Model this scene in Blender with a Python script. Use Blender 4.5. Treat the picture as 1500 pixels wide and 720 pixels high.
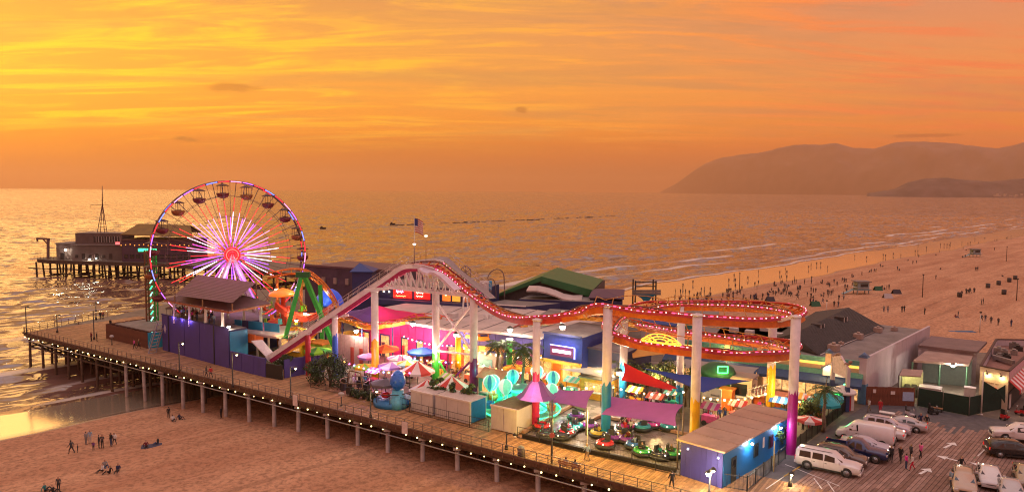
import bpy, bmesh, math, random
import numpy as np
from mathutils import Vector, Matrix, noise as mnoise
R=math.radians
random.seed(7)
sc=bpy.context.scene
for o in list(bpy.data.objects):
	bpy.data.objects.remove(o)
	# ---------------------------------------------------------------- camera
FPX, CAMZ, PITCH, ROLL=1050.0, 26.0, 4.36, 0.40
cam_d=bpy.data.cameras.new('camera')
cam_d.lens=36.0*FPX/1500.0
cam_d.sensor_width=36.0
cam_d.clip_start=0.5
cam_d.clip_end=200000
cam=bpy.data.objects.new('camera', cam_d)
sc.collection.objects.link(cam)
CAMROT=Matrix.Rotation(R(90-PITCH), 3, 'X')@Matrix.Rotation(R(ROLL), 3, 'Z')
cam.matrix_world=Matrix.Translation((0, 0, CAMZ))@CAMROT.to_4x4()
sc.camera=cam
def ray(px, py):
	return CAMROT@Vector(((px-750)/FPX, -(py-360)/FPX, -1.0))
def P(px, py, z=0.0):
	"""point of the place at height z seen at a photograph pixel"""
	d=ray(px, py)
	k=(z-CAMZ)/d.z
	return Vector((d.x*k, d.y*k, z))
def PY(px, py, Y):
	"""point of the place at distance Y seen at a photograph pixel"""
	d=ray(px, py)
	k=Y/d.y
	return Vector((d.x*k, Y, CAMZ+d.z*k))
	# ---------------------------------------------------------------- render settings
sc.view_settings.view_transform='Standard'
sc.view_settings.look='None'
sc.view_settings.exposure=0.84
sc.view_settings.gamma=1.0
sc.render.engine='CYCLES'
sc.cycles.use_denoising=True
sc.cycles.filter_width=1.15
sc.cycles.max_bounces=5
sc.cycles.diffuse_bounces=2
sc.cycles.glossy_bounces=3
sc.cycles.transmission_bounces=3
sc.cycles.transparent_max_bounces=10
sc.cycles.volume_bounces=1
sc.cycles.caustics_reflective=False
sc.cycles.caustics_refractive=False
sc.cycles.sample_clamp_indirect=6.0
sc.cycles.sample_clamp_direct=0.0
def lin(c):
	"""sRGB 0..255 to linear"""
	r=[]
	for v in c[:3]:
		v=v/255.0
		r.append(v/12.92 if v<=0.04045 else((v+0.055)/1.055)**2.4)
	return tuple(r)
	# ---------------------------------------------------------------- node helper
class NT:
	def __init__(self, tree):
		self.t=tree
		self.n=tree.nodes
		self.l=tree.links
	def node(self, typ, **kw):
		nd=self.n.new(typ)
		for k, v in kw.items():
			setattr(nd, k, v)
		return nd
	def put(self, sock, v):
		if hasattr(v, 'is_output'):
			self.l.new(v, sock)
		elif isinstance(v, (tuple, list, Vector))and sock.type=='RGBA' and len(v)==3:
			sock.default_value=(*v, 1)
		else:
			sock.default_value=v
	def math(self, op, a, b=None, c=None, clamp=False):
		nd=self.node('ShaderNodeMath', operation=op, use_clamp=clamp)
		for i, v in enumerate((a, b, c)):
			if v is not None:
				self.put(nd.inputs[i], v)
		return nd.outputs[0]
	def mix(self, f, a, b, blend='MIX'):
		nd=self.node('ShaderNodeMix', data_type='RGBA', blend_type=blend)
		self.put(nd.inputs[0], f)
		self.put(nd.inputs[6], a)
		self.put(nd.inputs[7], b)
		return nd.outputs[2]
	def ramp(self, f, stops, interp='LINEAR'):
		nd=self.node('ShaderNodeValToRGB')
		cr=nd.color_ramp
		cr.interpolation=interp
		while len(cr.elements)<len(stops):
			cr.elements.new(0.5)
		for e, (p, c)in zip(cr.elements, stops):
			e.position=p
			e.color=(*c[:3], 1)
		self.put(nd.inputs[0], f)
		return nd.outputs[0]
	def noise(self, vec, scale, detail=4, rough=0.55, dist=0.0):
		nd=self.node('ShaderNodeTexNoise')
		if vec is not None:
			self.l.new(vec, nd.inputs['Vector'])
		nd.inputs['Scale'].default_value=scale
		nd.inputs['Detail'].default_value=detail
		nd.inputs['Roughness'].default_value=rough
		nd.inputs['Distortion'].default_value=dist
		return nd.outputs[0]
	def rng(self, v, a, b, c=0.0, d=1.0, smooth=False):
		nd=self.node('ShaderNodeMapRange')
		if smooth:
			nd.interpolation_type='SMOOTHSTEP'
		self.put(nd.inputs[0], v)
		for i, q in enumerate((a, b, c, d)):
			self.put(nd.inputs[i+1], q)
		return nd.outputs[0]
	def mapping(self, vec, scale=(1, 1, 1), loc=(0, 0, 0), rot=(0, 0, 0)):
		nd=self.node('ShaderNodeMapping')
		self.l.new(vec, nd.inputs[0])
		nd.inputs['Location'].default_value=loc
		nd.inputs['Rotation'].default_value=rot
		nd.inputs['Scale'].default_value=scale
		return nd.outputs[0]
		# ---------------------------------------------------------------- sky (dusk)
SUN_AZ, SUN_EL=R(-41), R(4)
world=bpy.data.worlds.new('World')
sc.world=world
world.use_nodes=True
w=NT(world.node_tree)
w.n.clear()
tc=w.node('ShaderNodeTexCoord')
sep=w.node('ShaderNodeSeparateXYZ')
w.l.new(tc.outputs['Generated'], sep.inputs[0])
X, Yd, Z=sep.outputs
zc=w.math('MAXIMUM', Z, 0.0)
# azimuth factor: 0 toward the sunset, 1 well to the right of it
az=w.math('ARCTAN2', X, Yd)
azf=w.rng(w.math('ABSOLUTE', w.math('ADD', az, 0.72)), 0.0, 1.45, 0, 1, True)
elev=w.math('ARCSINE', zc)
ev=w.math('POWER', w.math('DIVIDE', elev, 1.5708), 0.5)
def e_(deg):
	return(deg/90.0)**0.5
stops_l=[(0.0, lin((196, 112, 52))), (e_(1.6), lin((200, 112, 40))), (e_(3.6), lin((212, 118, 26))), (e_(4.6), lin((248, 152, 36))), (e_(8), lin((252, 168, 46))), (e_(11), lin((238, 165, 52))), (e_(15), lin((226, 150, 62))), (e_(21), lin((204, 142, 104))), (e_(30), lin((176, 134, 116))), (e_(54), tuple(1.9*v for v in lin((206, 194, 222)))), (1.0, tuple(2.6*v for v in lin((194, 198, 248))))]
stops_r=[(0.0, lin((196, 112, 88))), (e_(1.6), lin((206, 116, 82))), (e_(3.2), lin((230, 122, 66))), (e_(4.6), lin((240, 138, 66))), (e_(8), lin((238, 148, 90))), (e_(11), lin((226, 142, 106))), (e_(15), lin((204, 138, 126))), (e_(21), lin((188, 130, 112))), (e_(30), lin((172, 136, 138))), (e_(54), tuple(1.9*v for v in lin((206, 194, 224)))), (1.0, tuple(2.6*v for v in lin((194, 198, 248))))]
stops_b=[(0.0, lin((150, 118, 140))), (e_(4), lin((186, 140, 158))), (e_(12), lin((206, 164, 182))), (e_(28), tuple(1.35*v for v in lin((196, 178, 208)))), (e_(50), tuple(1.9*v for v in lin((200, 194, 228)))), (1.0, tuple(2.6*v for v in lin((194, 198, 248))))]
azb=w.rng(w.math('ABSOLUTE', w.math('ADD', az, 0.72)), 1.5, 2.5, 0, 1, True)
azb=w.math('MAXIMUM', azb, w.rng(az, 2.2, 2.9, 0, 1, True))
base=w.mix(azb, w.mix(azf, w.ramp(ev, stops_l), w.ramp(ev, stops_r)), w.ramp(ev, stops_b))
# cirrus: streaks laid out on a flat layer high above
den=w.math('ADD', zc, 0.07)
cv=w.node('ShaderNodeCombineXYZ')
w.l.new(w.math('DIVIDE', X, den), cv.inputs[0])
w.l.new(w.math('DIVIDE', Yd, den), cv.inputs[1])
m1=w.mapping(cv.outputs[0], (0.42, 1.6, 1), (3.1, 0.7, 0), (0, 0, R(-24)))
n1=w.noise(m1, 1.35, 9, 0.68, 1.4)
m2=w.mapping(cv.outputs[0], (0.24, 1.2, 1), (1.3, 7.7, 0), (0, 0, R(14)))
n2=w.noise(m2, 1.2, 9, 0.66, 1.2)
fade=w.rng(zc, 0.035, 0.10, 0, 1, True)
bright=w.math('MULTIPLY', w.rng(n1, 0.45, 0.63, 0, 0.95, True), fade)
hot=w.mix(azf, tuple(1.3*v for v in lin((255, 200, 0))), tuple(0.98*v for v in lin((246, 114, 84))))
c1=w.mix(bright, base, hot)
dark=w.math('MULTIPLY', w.rng(n2, 0.44, 0.66, 0, 0.55, True), fade)
cool=w.mix(azf, lin((206, 150, 74)), lin((186, 128, 110)))
c2=w.mix(dark, c1, cool)
# small dark clouds low over the sea
def cloudlet(col, a0, z0, wa, wz, seed, amt, colr):
	da=w.math('DIVIDE', w.math('SUBTRACT', az, a0), wa)
	dz=w.math('DIVIDE', w.math('SUBTRACT', Z, z0), wz)
	r2=w.math('ADD', w.math('MULTIPLY', da, da), w.math('MULTIPLY', dz, dz))
	mm=w.mapping(tc.outputs['Generated'], (1, 1, 3.2), (seed, 0, 0))
	nn=w.noise(mm, 26, 6, 0.62)
	f=w.rng(w.math('SUBTRACT', w.math('MULTIPLY', nn, 2.4), r2), 0.55, 1.25, 0, amt, True)
	return w.mix(f, col, colr)
c3=cloudlet(c2, math.atan((280-750)/FPX), 72/FPX*0.90, 0.030, 0.0055, 2.0, 0.85, lin((96, 56, 36)))
c3=cloudlet(c3, math.atan((352-750)/FPX), 146/FPX*0.92, 0.055, 0.0095, 5.0, 0.6, lin((160, 96, 36)))
c3=cloudlet(c3, math.atan((762-750)/FPX), 116/FPX, 0.012, 0.006, 8.0, 0.5, lin((160, 84, 40)))
c3=cloudlet(c3, math.atan((1345-750)/FPX), 84/FPX*0.87, 0.06, 0.0035, 11.0, 0.5, lin((150, 76, 60)))
nish=w.node('ShaderNodeTexSky')
nish.sky_type='NISHITA'
nish.sun_disc=False
nish.sun_elevation=SUN_EL
nish.sun_rotation=SUN_AZ
nish.air_density=1.5
nish.dust_density=3.0
ns=w.mix(1.0, nish.outputs[0], (0.012, 0.012, 0.012), 'MULTIPLY')
tot=w.mix(1.0, w.mix(1.0, c3, (0.61, 0.58, 0.42), 'MULTIPLY'), ns, 'ADD')
SKY_STRENGTH=1.0
bg=w.node('ShaderNodeBackground')
w.l.new(tot, bg.inputs[0])
bg.inputs[1].default_value=SKY_STRENGTH
wo=w.node('ShaderNodeOutputWorld')
w.l.new(bg.outputs[0], wo.inputs[0])
# ---------------------------------------------------------------- sun, low over the sea, veiled
sun_d=bpy.data.lights.new('sun', 'SUN')
sun_d.energy=0.36
sun_d.angle=R(38)
sun_d.color=(1.0, 0.58, 0.24)
sun=bpy.data.objects.new('sun', sun_d)
sc.collection.objects.link(sun)
sd=Vector((math.sin(SUN_AZ)*math.cos(SUN_EL), math.cos(SUN_AZ)*math.cos(SUN_EL), math.sin(SUN_EL)))
sun.rotation_euler=sd.to_track_quat('Z', 'Y').to_euler()
# ---------------------------------------------------------------- materials
MATS={}
def M(name, col, rough=0.6, metal=0.0, var=0.18, scale=3.0, bump=0.15, bscale=None, spec=0.5, coat=0.0, dirt=0.0):
	"""painted / worn surface; col is linear base colour or an sRGB 0..255 triple (ints)"""
	if name in MATS:
		return MATS[name]
	if max(col)>1.0:
		col=lin(col)
	m=bpy.data.materials.new(name)
	m.use_nodes=True
	t=NT(m.node_tree)
	b=t.n['Principled BSDF']
	g=t.node('ShaderNodeTexCoord').outputs['Object']
	n=t.noise(g, scale, 5, 0.6)
	lo=tuple(c*(1-var)for c in col)
	hi=tuple(min(1, c*(1+var))for c in col)
	c=t.mix(t.rng(n, 0.3, 0.7), lo, hi)
	if dirt:
		d=t.noise(t.mapping(g, (1, 1, 0.25)), scale*1.7, 6, 0.7)
		c=t.mix(t.rng(d, 0.52, 0.75, 0, dirt), c, tuple(x*0.35+0.02 for x in col))
	t.put(b.inputs['Base Color'], c)
	b.inputs['Metallic'].default_value=metal
	t.put(b.inputs['Roughness'], t.rng(n, 0.2, 0.8, max(0.02, rough-0.08), min(1, rough+0.08)))
	b.inputs['Specular IOR Level'].default_value=spec
	if coat:
		b.inputs['Coat Weight'].default_value=coat
		b.inputs['Coat Roughness'].default_value=0.05
	if bump:
		bp=t.node('ShaderNodeBump')
		bp.inputs['Strength'].default_value=bump
		bp.inputs['Distance'].default_value=0.02
		t.l.new(t.noise(g, bscale or scale*9, 4), bp.inputs['Height'])
		t.l.new(bp.outputs[0], b.inputs['Normal'])
	MATS[name]=m
	return m
def E(name, col, strength, base=None, busy=False):
	"""something that gives off light"""
	if name in MATS:
		return MATS[name]
	if max(col)>1.0:
		col=lin(col)
	m=bpy.data.materials.new(name)
	m.use_nodes=True
	t=NT(m.node_tree)
	b=t.n['Principled BSDF']
	b.inputs['Base Color'].default_value=(*(base or col), 1)
	b.inputs['Roughness'].default_value=0.4
	g=t.node('ShaderNodeTexCoord').outputs['Object']
	n=t.noise(g, 5.0, 2)
	t.put(b.inputs['Emission Color'], (*col, 1))
	if busy:
		n=t.math('MULTIPLY', t.noise(g, 1.3, 5, 0.7), t.math('ADD', t.noise(g, 4.5, 3, 0.6), 0.5))
	t.put(b.inputs['Emission Strength'], t.rng(n, 0.3, 0.7, strength*(0.12 if busy else 0.8), strength*(1.5 if busy else 1.2)))
	if busy:
		t.put(b.inputs['Emission Color'], t.mix(t.noise(g, 2.2, 4, 0.7), tuple(c*0.6 for c in(col[0], col[1]*0.5, col[2]*0.3)), col))
	MATS[name]=m
	return m
	# ---------------------------------------------------------------- mesh builder
class MB:
	def __init__(s):
		s.v=[]
		s.f=[]
		s.m=[]
		s.sm=[]
	def add(s, vs, fs, mi=0, smooth=False, mat=None):
		o=len(s.v)
		if mat is not None:
			vs=[mat@Vector(p)for p in vs]
		s.v.extend([(p[0], p[1], p[2])for p in vs])
		for f in fs:
			s.f.append(tuple(i+o for i in f))
			s.m.append(mi)
			s.sm.append(smooth)
		return s
	def box(s, c, size, rz=0.0, mi=0, mat=None):
		hx, hy, hz=size[0]/2, size[1]/2, size[2]/2
		cs, sn=math.cos(rz), math.sin(rz)
		vs=[]
		for dz in(-hz, hz):
			for dx, dy in((-hx, -hy), (hx, -hy), (hx, hy), (-hx, hy)):
				vs.append((c[0]+dx*cs-dy*sn, c[1]+dx*sn+dy*cs, c[2]+dz))
		return s.add(vs, [(3, 2, 1, 0), (4, 5, 6, 7), (0, 1, 5, 4), (1, 2, 6, 5), (2, 3, 7, 6), (3, 0, 4, 7)], mi, False, mat)
	def bar(s, p, q, wd, h, mi=0, up=(0, 0, 1)):
		"""rectangular bar from p to q"""
		p, q=Vector(p), Vector(q)
		d=(q-p).normalized()
		u=Vector(up)
		if abs(d.dot(u))>0.98:
			u=Vector((0, 1, 0))
		a=d.cross(u).normalized()*wd/2
		b=a.cross(d).normalized()*h/2
		vs=[p-a-b, p+a-b, p+a+b, p-a+b, q-a-b, q+a-b, q+a+b, q-a+b]
		return s.add(vs, [(0, 1, 2, 3), (7, 6, 5, 4), (4, 5, 1, 0), (5, 6, 2, 1), (6, 7, 3, 2), (7, 4, 0, 3)], mi)
	def cyl(s, p, q, r0, r1=None, n=8, mi=0, caps=True, smooth=True):
		p, q=Vector(p), Vector(q)
		r1=r0 if r1 is None else r1
		d=(q-p).normalized()
		u=Vector((0, 0, 1))if abs(d.z)<0.95 else Vector((1, 0, 0))
		a=d.cross(u).normalized()
		b=d.cross(a).normalized()
		vs=[]
		for c, r in((p, r0), (q, r1)):
			for i in range(n):
				t=2*math.pi*i/n
				vs.append(c+(a*math.cos(t)+b*math.sin(t))*r)
		s.add(vs, [(i, i+n, (i+1)%n+n, (i+1)%n)for i in range(n)], mi, smooth)
		if caps:
			o=len(s.v)-2*n
			s.f.append(tuple(o+i for i in range(n)))
			s.f.append(tuple(o+n+i for i in reversed(range(n))))
			s.m+=[mi, mi]
			s.sm+=[False, False]
		return s
	def tube(s, pts, r, n=6, mi=0, closed=False, smooth=True):
		pts=[Vector(p)for p in pts]
		N=len(pts)
		vs=[]
		for i, p in enumerate(pts):
			if closed:
				d=pts[(i+1)%N]-pts[i-1]
			else:
				d=pts[min(i+1, N-1)]-pts[max(i-1, 0)]
			d.normalize()
			u=Vector((0, 0, 1))if abs(d.z)<0.95 else Vector((1, 0, 0))
			a=d.cross(u).normalized()
			b=a.cross(d).normalized()
			rr=r[i]if isinstance(r, (list, tuple))else r
			for k in range(n):
				t=2*math.pi*k/n
				vs.append(p+(a*math.cos(t)+b*math.sin(t))*rr)
		fs=[]
		for i in range(N if closed else N-1):
			j=(i+1)%N
			for k in range(n):
				fs.append((i*n+k, i*n+(k+1)%n, j*n+(k+1)%n, j*n+k))
		if not closed:
			fs.append(tuple(reversed(range(n))))
			fs.append(tuple((N-1)*n+k for k in range(n)))
		return s.add(vs, fs, mi, smooth)
	def prism(s, poly, z0, z1, mi=0, mi_top=None):
		"""vertical prism over a plan polygon (anticlockwise or not)"""
		n=len(poly)
		ar=sum(poly[i][0]*poly[(i+1)%n][1]-poly[(i+1)%n][0]*poly[i][1]for i in range(n))
		if ar<0:
			poly=list(reversed(poly))
		vs=[(p[0], p[1], z0)for p in poly]+[(p[0], p[1], z1)for p in poly]
		s.add(vs, [tuple(reversed(range(n)))]+[(i, (i+1)%n, (i+1)%n+n, i+n)for i in range(n)], mi)
		s.add([vs[n+i]for i in range(n)], [tuple(range(n))], mi if mi_top is None else mi_top)
		return s
	def poly(s, pts, th=0.0, mi=0):
		"""flat (or near flat) polygon with thickness along its normal"""
		pts=[Vector(p)for p in pts]
		n=len(pts)
		if not th:
			return s.add(pts, [tuple(range(n))], mi)
		nm=Vector((0, 0, 0))
		for i in range(n):
			nm+=pts[i].cross(pts[(i+1)%n])
		nm.normalize()
		o=nm*th/2
		vs=[p+o for p in pts]+[p-o for p in pts]
		return s.add(vs, [tuple(range(n)), tuple(reversed(range(n, 2*n)))]+[(i+n, (i+1)%n+n, (i+1)%n, i)for i in range(n)], mi)
	def lathe(s, c, prof, n=16, mi=0, smooth=True, axis=None, close=True):
		"""prof = [(r, z)] about a vertical axis at c"""
		vs=[]
		for r, z in prof:
			for k in range(n):
				t=2*math.pi*k/n
				vs.append(Vector((r*math.cos(t), r*math.sin(t), z)))
		if axis is not None:
			q=Vector(axis).to_track_quat('Z', 'Y').to_matrix()
			vs=[q@p for p in vs]
		vs=[p+Vector(c)for p in vs]
		fs=[]
		for i in range(len(prof)-1):
			for k in range(n):
				fs.append((i*n+k, i*n+(k+1)%n, (i+1)*n+(k+1)%n, (i+1)*n+k))
		if close:
			fs.append(tuple(reversed(range(n))))
			fs.append(tuple((len(prof)-1)*n+k for k in range(n)))
		return s.add(vs, fs, mi, smooth)
	def ball(s, c, r, n=8, m=5, mi=0, sc_=(1, 1, 1)):
		prof=[(max(1e-3, r*math.sin(math.pi*i/m)), -r*math.cos(math.pi*i/m))for i in range(m+1)]
		o=len(s.v)
		s.lathe((0, 0, 0), prof, n, mi)
		for i in range(o, len(s.v)):
			p=s.v[i]
			s.v[i]=(c[0]+p[0]*sc_[0], c[1]+p[1]*sc_[1], c[2]+p[2]*sc_[2])
		return s
	def mesh(s, name, mats, off=None):
		me=bpy.data.meshes.new(name)
		vs=s.v if off is None else[(p[0]-off[0], p[1]-off[1], p[2]-off[2])for p in s.v]
		me.from_pydata(vs, [], s.f)
		if not isinstance(mats, (list, tuple)):
			mats=[mats]
		for m in mats:
			me.materials.append(m)
		me.polygons.foreach_set('material_index', s.m)
		me.polygons.foreach_set('use_smooth', s.sm)
		me.update()
		return me
	def build(s, name, mats, parent=None, local=False):
		"""ONE mesh object; with a parent the coordinates are turned into the parent's own unless local"""
		off=None
		if parent is not None and not local:
			off=parent.get('_w')or(0, 0, 0)
		me=s.mesh(name, mats, off)
		return link(name, me, parent)
def link(name, me, parent=None):
	o=bpy.data.objects.new(name, me)
	sc.collection.objects.link(o)
	if parent is not None:
		o.parent=parent
		if parent.get('_w')is not None:
			o['_w']=parent['_w']
	return o
def tag(o, label=None, cat=None, group=None, kind=None):
	if label:
		o['label']=label
	if cat:
		o['category']=cat
	if group:
		o['group']=group
	if kind:
		o['kind']=kind
	return o
def thing(name, label, cat, loc=(0, 0, 0), rz=0.0, group=None):
	o=bpy.data.objects.new(name, None)
	sc.collection.objects.link(o)
	o.location=loc
	o.rotation_euler=(0, 0, rz)
	o.empty_display_size=0.3
	if rz==0.0:
		o['_w']=(float(loc[0]), float(loc[1]), float(loc[2]))
	return tag(o, label, cat, group)
CHILD={}
def kids(o):
	return[c for c in sc.objects if c.parent==o]
def copy_tree(root, loc=None, rz=None, label=None, group=None, recol=None, scale=None, tree=None):
	"""copy of a thing with copies of its parts; recol maps a material to another for this copy only"""
	def cp(o, par):
		c=o.copy()
		sc.collection.objects.link(c)
		if par is not None:
			c.parent=par
			c.matrix_parent_inverse=o.matrix_parent_inverse
		if recol and c.type=='MESH':
			for i, ms in enumerate(c.material_slots):
				if ms.material in recol:
					nm=recol[ms.material]
					ms.link='OBJECT'
					ms.material=nm
		for ch in(tree or TREE(root)).get(o, []):
			cp(ch, c)
		return c
	r=cp(root, None)
	if loc is not None:
		r.location=loc
	if rz is not None:
		r.rotation_euler=(0, 0, rz)
	if label:
		r['label']=label
	if group:
		r['group']=group
	if scale:
		r.scale=(scale,)*3
	return r
_TC={}
def TREE(root):
	if root.name not in _TC:
		d={}
		for o in sc.objects:
			if o.parent is not None:
				d.setdefault(o.parent, []).append(o)
		_TC[root.name]=d
	return _TC[root.name]
def lamp(name, loc, col, power, radius=0.25, parent=None, spot=None):
	"""point light, for lit lamps of the place and for added unseen fills"""
	d=bpy.data.lights.new(name, 'POINT')
	d.energy=power
	d.color=col
	d.shadow_soft_size=radius
	o=bpy.data.objects.new(name, d)
	sc.collection.objects.link(o)
	o.location=loc
	if parent is not None:
		o.parent=parent
		if parent.get('_w')is not None:
			o.location=Vector(loc)-Vector(parent['_w'])
	return o
U=Vector((0.827, -0.562, 0.0))
V=Vector((0.562, 0.827, 0.0))
UA=math.atan2(U.y, U.x)
ZUP=Vector((0, 0, 1))
# ================================================================ SETTING: sea, beach, hills
SEA=-6.3
S2=math.sqrt(2)
def shore_st(x, y):
	return(y-x-165)/S2, (x+y)/S2
def shore_xy(s, t):
	return(t-s)/S2-82.5, (t+s)/S2+82.5
def sst(a, b, x):
	k=np.clip((x-a)/(b-a), 0, 1)
	return k*k*(3-2*k)
def wiggle(t):
	return 1.6*np.sin(t*0.035)+0.9*np.sin(t*0.093+1.3)+0.5*np.sin(t*0.21+0.4)
def water_line(t):
	return 5+20*sst(40, 250, t)+wiggle(t)
def dry_line(t):
	return-9+5*sst(40, 250, t)+0.9*wiggle(t+31)
def beach_z(s, t):
	W, D=water_line(t), dry_line(t)
	k=(s-D)/(W-D)
	z=np.where(s>D, -5.9-0.42*k, 0)
	d=np.maximum(D-s, 0)
	up=0.075*d
	cap=3.0
	up=cap*np.tanh(up/cap)
	return np.where(s>D, np.maximum(z, -9.0), -5.9+up)
def grid_mesh(name, S, T, zf, attrs, mat):
	SS, TT=np.meshgrid(S, T, indexing='ij')
	X_=(TT-SS)/S2-82.5
	Y_=(TT+SS)/S2+82.5
	Z_=zf(SS, TT)
	n, m=SS.shape
	co=np.stack([X_, Y_, Z_], -1).reshape(-1, 3).astype(np.float32)
	idx=np.arange(n*m).reshape(n, m)
	q=np.stack([idx[:-1, :-1], idx[1:, :-1], idx[1:, 1:], idx[:-1, 1:]], -1).reshape(-1, 4)
	# upward facing
	a, b, c=co[q[0, 0]], co[q[0, 1]], co[q[0, 2]]
	if np.cross(b-a, c-a)[2]<0:
		q=q[:, ::-1]
	me=bpy.data.meshes.new(name)
	me.vertices.add(len(co))
	me.vertices.foreach_set('co', co.ravel())
	me.loops.add(q.size)
	me.polygons.add(len(q))
	me.loops.foreach_set('vertex_index', q.ravel().astype(np.int32))
	me.polygons.foreach_set('loop_start', np.arange(0, q.size, 4, dtype=np.int32))
	me.polygons.foreach_set('loop_total', np.full(len(q), 4, dtype=np.int32))
	me.polygons.foreach_set('use_smooth', np.ones(len(q), dtype=bool))
	me.update()
	for k, f in attrs.items():
		at_=me.attributes.new(k, 'FLOAT', 'POINT')
		at_.data.foreach_set('value', f(SS, TT).ravel().astype(np.float32))
	me.materials.append(mat)
	me.validate()
	return link(name, me)
def vnoise(S, T, seed):
	"""cheap smooth value noise on a grid"""
	def h(i, j):
		v=np.sin(i*127.1+j*311.7+seed*74.7)*43758.5453
		return v-np.floor(v)
	i, j=np.floor(S), np.floor(T)
	f, g=S-i, T-j
	f, g=f*f*(3-2*f), g*g*(3-2*g)
	return(h(i, j)*(1-f)+h(i+1, j)*f)*(1-g)+(h(i, j+1)*(1-f)+h(i+1, j+1)*f)*g
	# swell and breaker crests: distance offshore of the water line, height, sharpness, foam
CRESTS=[(1.0, 0.10, 1.0, 1.0), (10, 0.30, 1.5, 1.0), (23, 0.55, 2.2, 1.1), (37, 0.75, 2.6, 0.9), (54, 0.85, 3.4, 0.75), (76, 0.7, 4.5, 0.4), (101, 0.4, 7, 0.0), (130, 0.35, 8, 0.0)]
def crest_parts(s, t):
	d=s-water_line(t)
	z=np.zeros_like(s)
	fm=np.zeros_like(s)
	for i, (d0, h, wd, f)in enumerate(CRESTS):
		wob=5.0*(vnoise(t*0.018, t*0+i*9.1, i)-0.5)*min(1.0, d0/12)+1.8*(vnoise(t*0.07, t*0+i*3.3, i+20)-0.5)
		amp=np.clip(1.7*vnoise(t*0.022, t*0+i*5.7, i+40)-0.35, 0.1, 1.2)
		q=d-d0-wob
		prof=np.where(q>0, np.exp(-(q/(wd*1.9))**2), np.exp(-(q/(wd*0.75))**2))
		z+=h*amp*prof
		if f:
			tail=np.where(q>0, np.exp(-(q/(wd*2.2))**2), np.exp(-(q/(wd*0.45))**2))
			fm+=f*np.clip(amp*1.3-0.15, 0, 1)*tail
	return z, fm
def chop(s, t):
	"""wind waves: ridged noise in three sizes, dying out far off"""
	z=0
	for lam, amp, sd in((34, 0.55, 1), (15, 0.55, 2), (7.5, 0.34, 3)):
		a, b_=(s*0.94+t*0.34)/lam, (t*0.94-s*0.34)/(lam*1.7)
		z=z+amp*(1-np.abs(2*vnoise(a, b_, sd)-1))**1.5
	return z
def sea_z(s, t):
	z, _=crest_parts(s, t)
	d=s-water_line(t)
	ch=(chop(s, t)-0.55)*np.clip((d-8)/45, 0.04, 1)*np.clip((760-s)/120, 0, 1)*np.clip((t+165)/60, 0, 1)*np.clip((1290-t)/150, 0, 1)
	return SEA+np.where(d<260, z, 0)+np.where(d>0, ch, 0)+np.where(d<0, -0.02, 0)
def sea_foam(s, t):
	return np.clip(crest_parts(s, t)[1], 0, 1.3)
	# --- sea surface material
sea_m=bpy.data.materials.new('sea_water')
sea_m.use_nodes=True
t_=NT(sea_m.node_tree)
b_=t_.n['Principled BSDF']
g_=t_.node('ShaderNodeTexCoord').outputs['Object']
rot_=t_.mapping(g_, (1, 1, 1), (0, 0, 0), (0, 0, R(-45)))
def slope(vec, scale, detail, rough, amt):
	"""random surface slope of the waves: two independent channels of one noise"""
	nd=t_.node('ShaderNodeTexNoise')
	t_.l.new(vec, nd.inputs['Vector'])
	nd.inputs['Scale'].default_value=scale
	nd.inputs['Detail'].default_value=detail
	nd.inputs['Roughness'].default_value=rough
	v1=t_.node('ShaderNodeVectorMath', operation='SUBTRACT')
	t_.l.new(nd.outputs['Color'], v1.inputs[0])
	v1.inputs[1].default_value=(0.5, 0.5, 0.5)
	v2=t_.node('ShaderNodeVectorMath', operation='MULTIPLY')
	t_.l.new(v1.outputs[0], v2.inputs[0])
	v2.inputs[1].default_value=(amt, amt, 0)
	return v2.outputs[0]
def vadd(a, b):
	nd=t_.node('ShaderNodeVectorMath', operation='ADD')
	t_.l.new(a, nd.inputs[0])
	t_.l.new(b, nd.inputs[1])
	return nd.outputs[0]
geo_=t_.node('ShaderNodeNewGeometry')
msk_=t_.rng(t_.noise(t_.mapping(rot_, (0.6, 1, 1)), 0.13, 4, 0.65), 0.40, 0.62, 0.25, 1.7)
vm_=t_.node('ShaderNodeVectorMath', operation='SCALE')
t_.l.new(slope(t_.mapping(rot_, (0.55, 1, 1)), 0.27, 2, 0.5, 2.4), vm_.inputs[0])
t_.l.new(msk_, vm_.inputs['Scale'])
sl_=vadd(vadd(slope(t_.mapping(rot_, (0.5, 1, 1)), 0.04, 2, 0.5, 1.0), vm_.outputs[0]), slope(t_.mapping(rot_, (0.6, 1, 1)), 2.2, 2, 0.5, 0.06))
nrm_=t_.node('ShaderNodeVectorMath', operation='NORMALIZE')
t_.l.new(vadd(geo_.outputs['Normal'], sl_), nrm_.inputs[0])
bp_=nrm_
fa_=t_.node('ShaderNodeAttribute', attribute_name='foam')
fn_=t_.noise(t_.mapping(rot_, (0.35, 1.0, 1)), 0.9, 6, 0.7, 0.5)
ff_=t_.rng(t_.math('MULTIPLY', fa_.outputs['Fac'], t_.math('ADD', fn_, 0.42)), 0.30, 0.75, 0, 0.7, True)
t_.put(b_.inputs['Base Color'], t_.mix(ff_, (0.20, 0.105, 0.08), (0.70, 0.62, 0.58)))
t_.put(b_.inputs['Roughness'], t_.mix(ff_, (0.10, 0.10, 0.10), (0.8, 0.8, 0.8)))
b_.inputs["IOR"].default_value=2.1
t_.l.new(bp_.outputs[0], b_.inputs['Normal'])
S_near=np.concatenate([np.arange(-12, 150, 0.7)])
T_near=np.concatenate([np.arange(-170, 330, 1.5), np.arange(330, 1300, 6)])
sea=grid_mesh('sea', S_near, T_near, lambda s, t:np.where(s-water_line(t)<-1.0, SEA-0.35, sea_z(s, t)), {'foam':sea_foam}, sea_m)
tag(sea, kind='structure')
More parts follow.
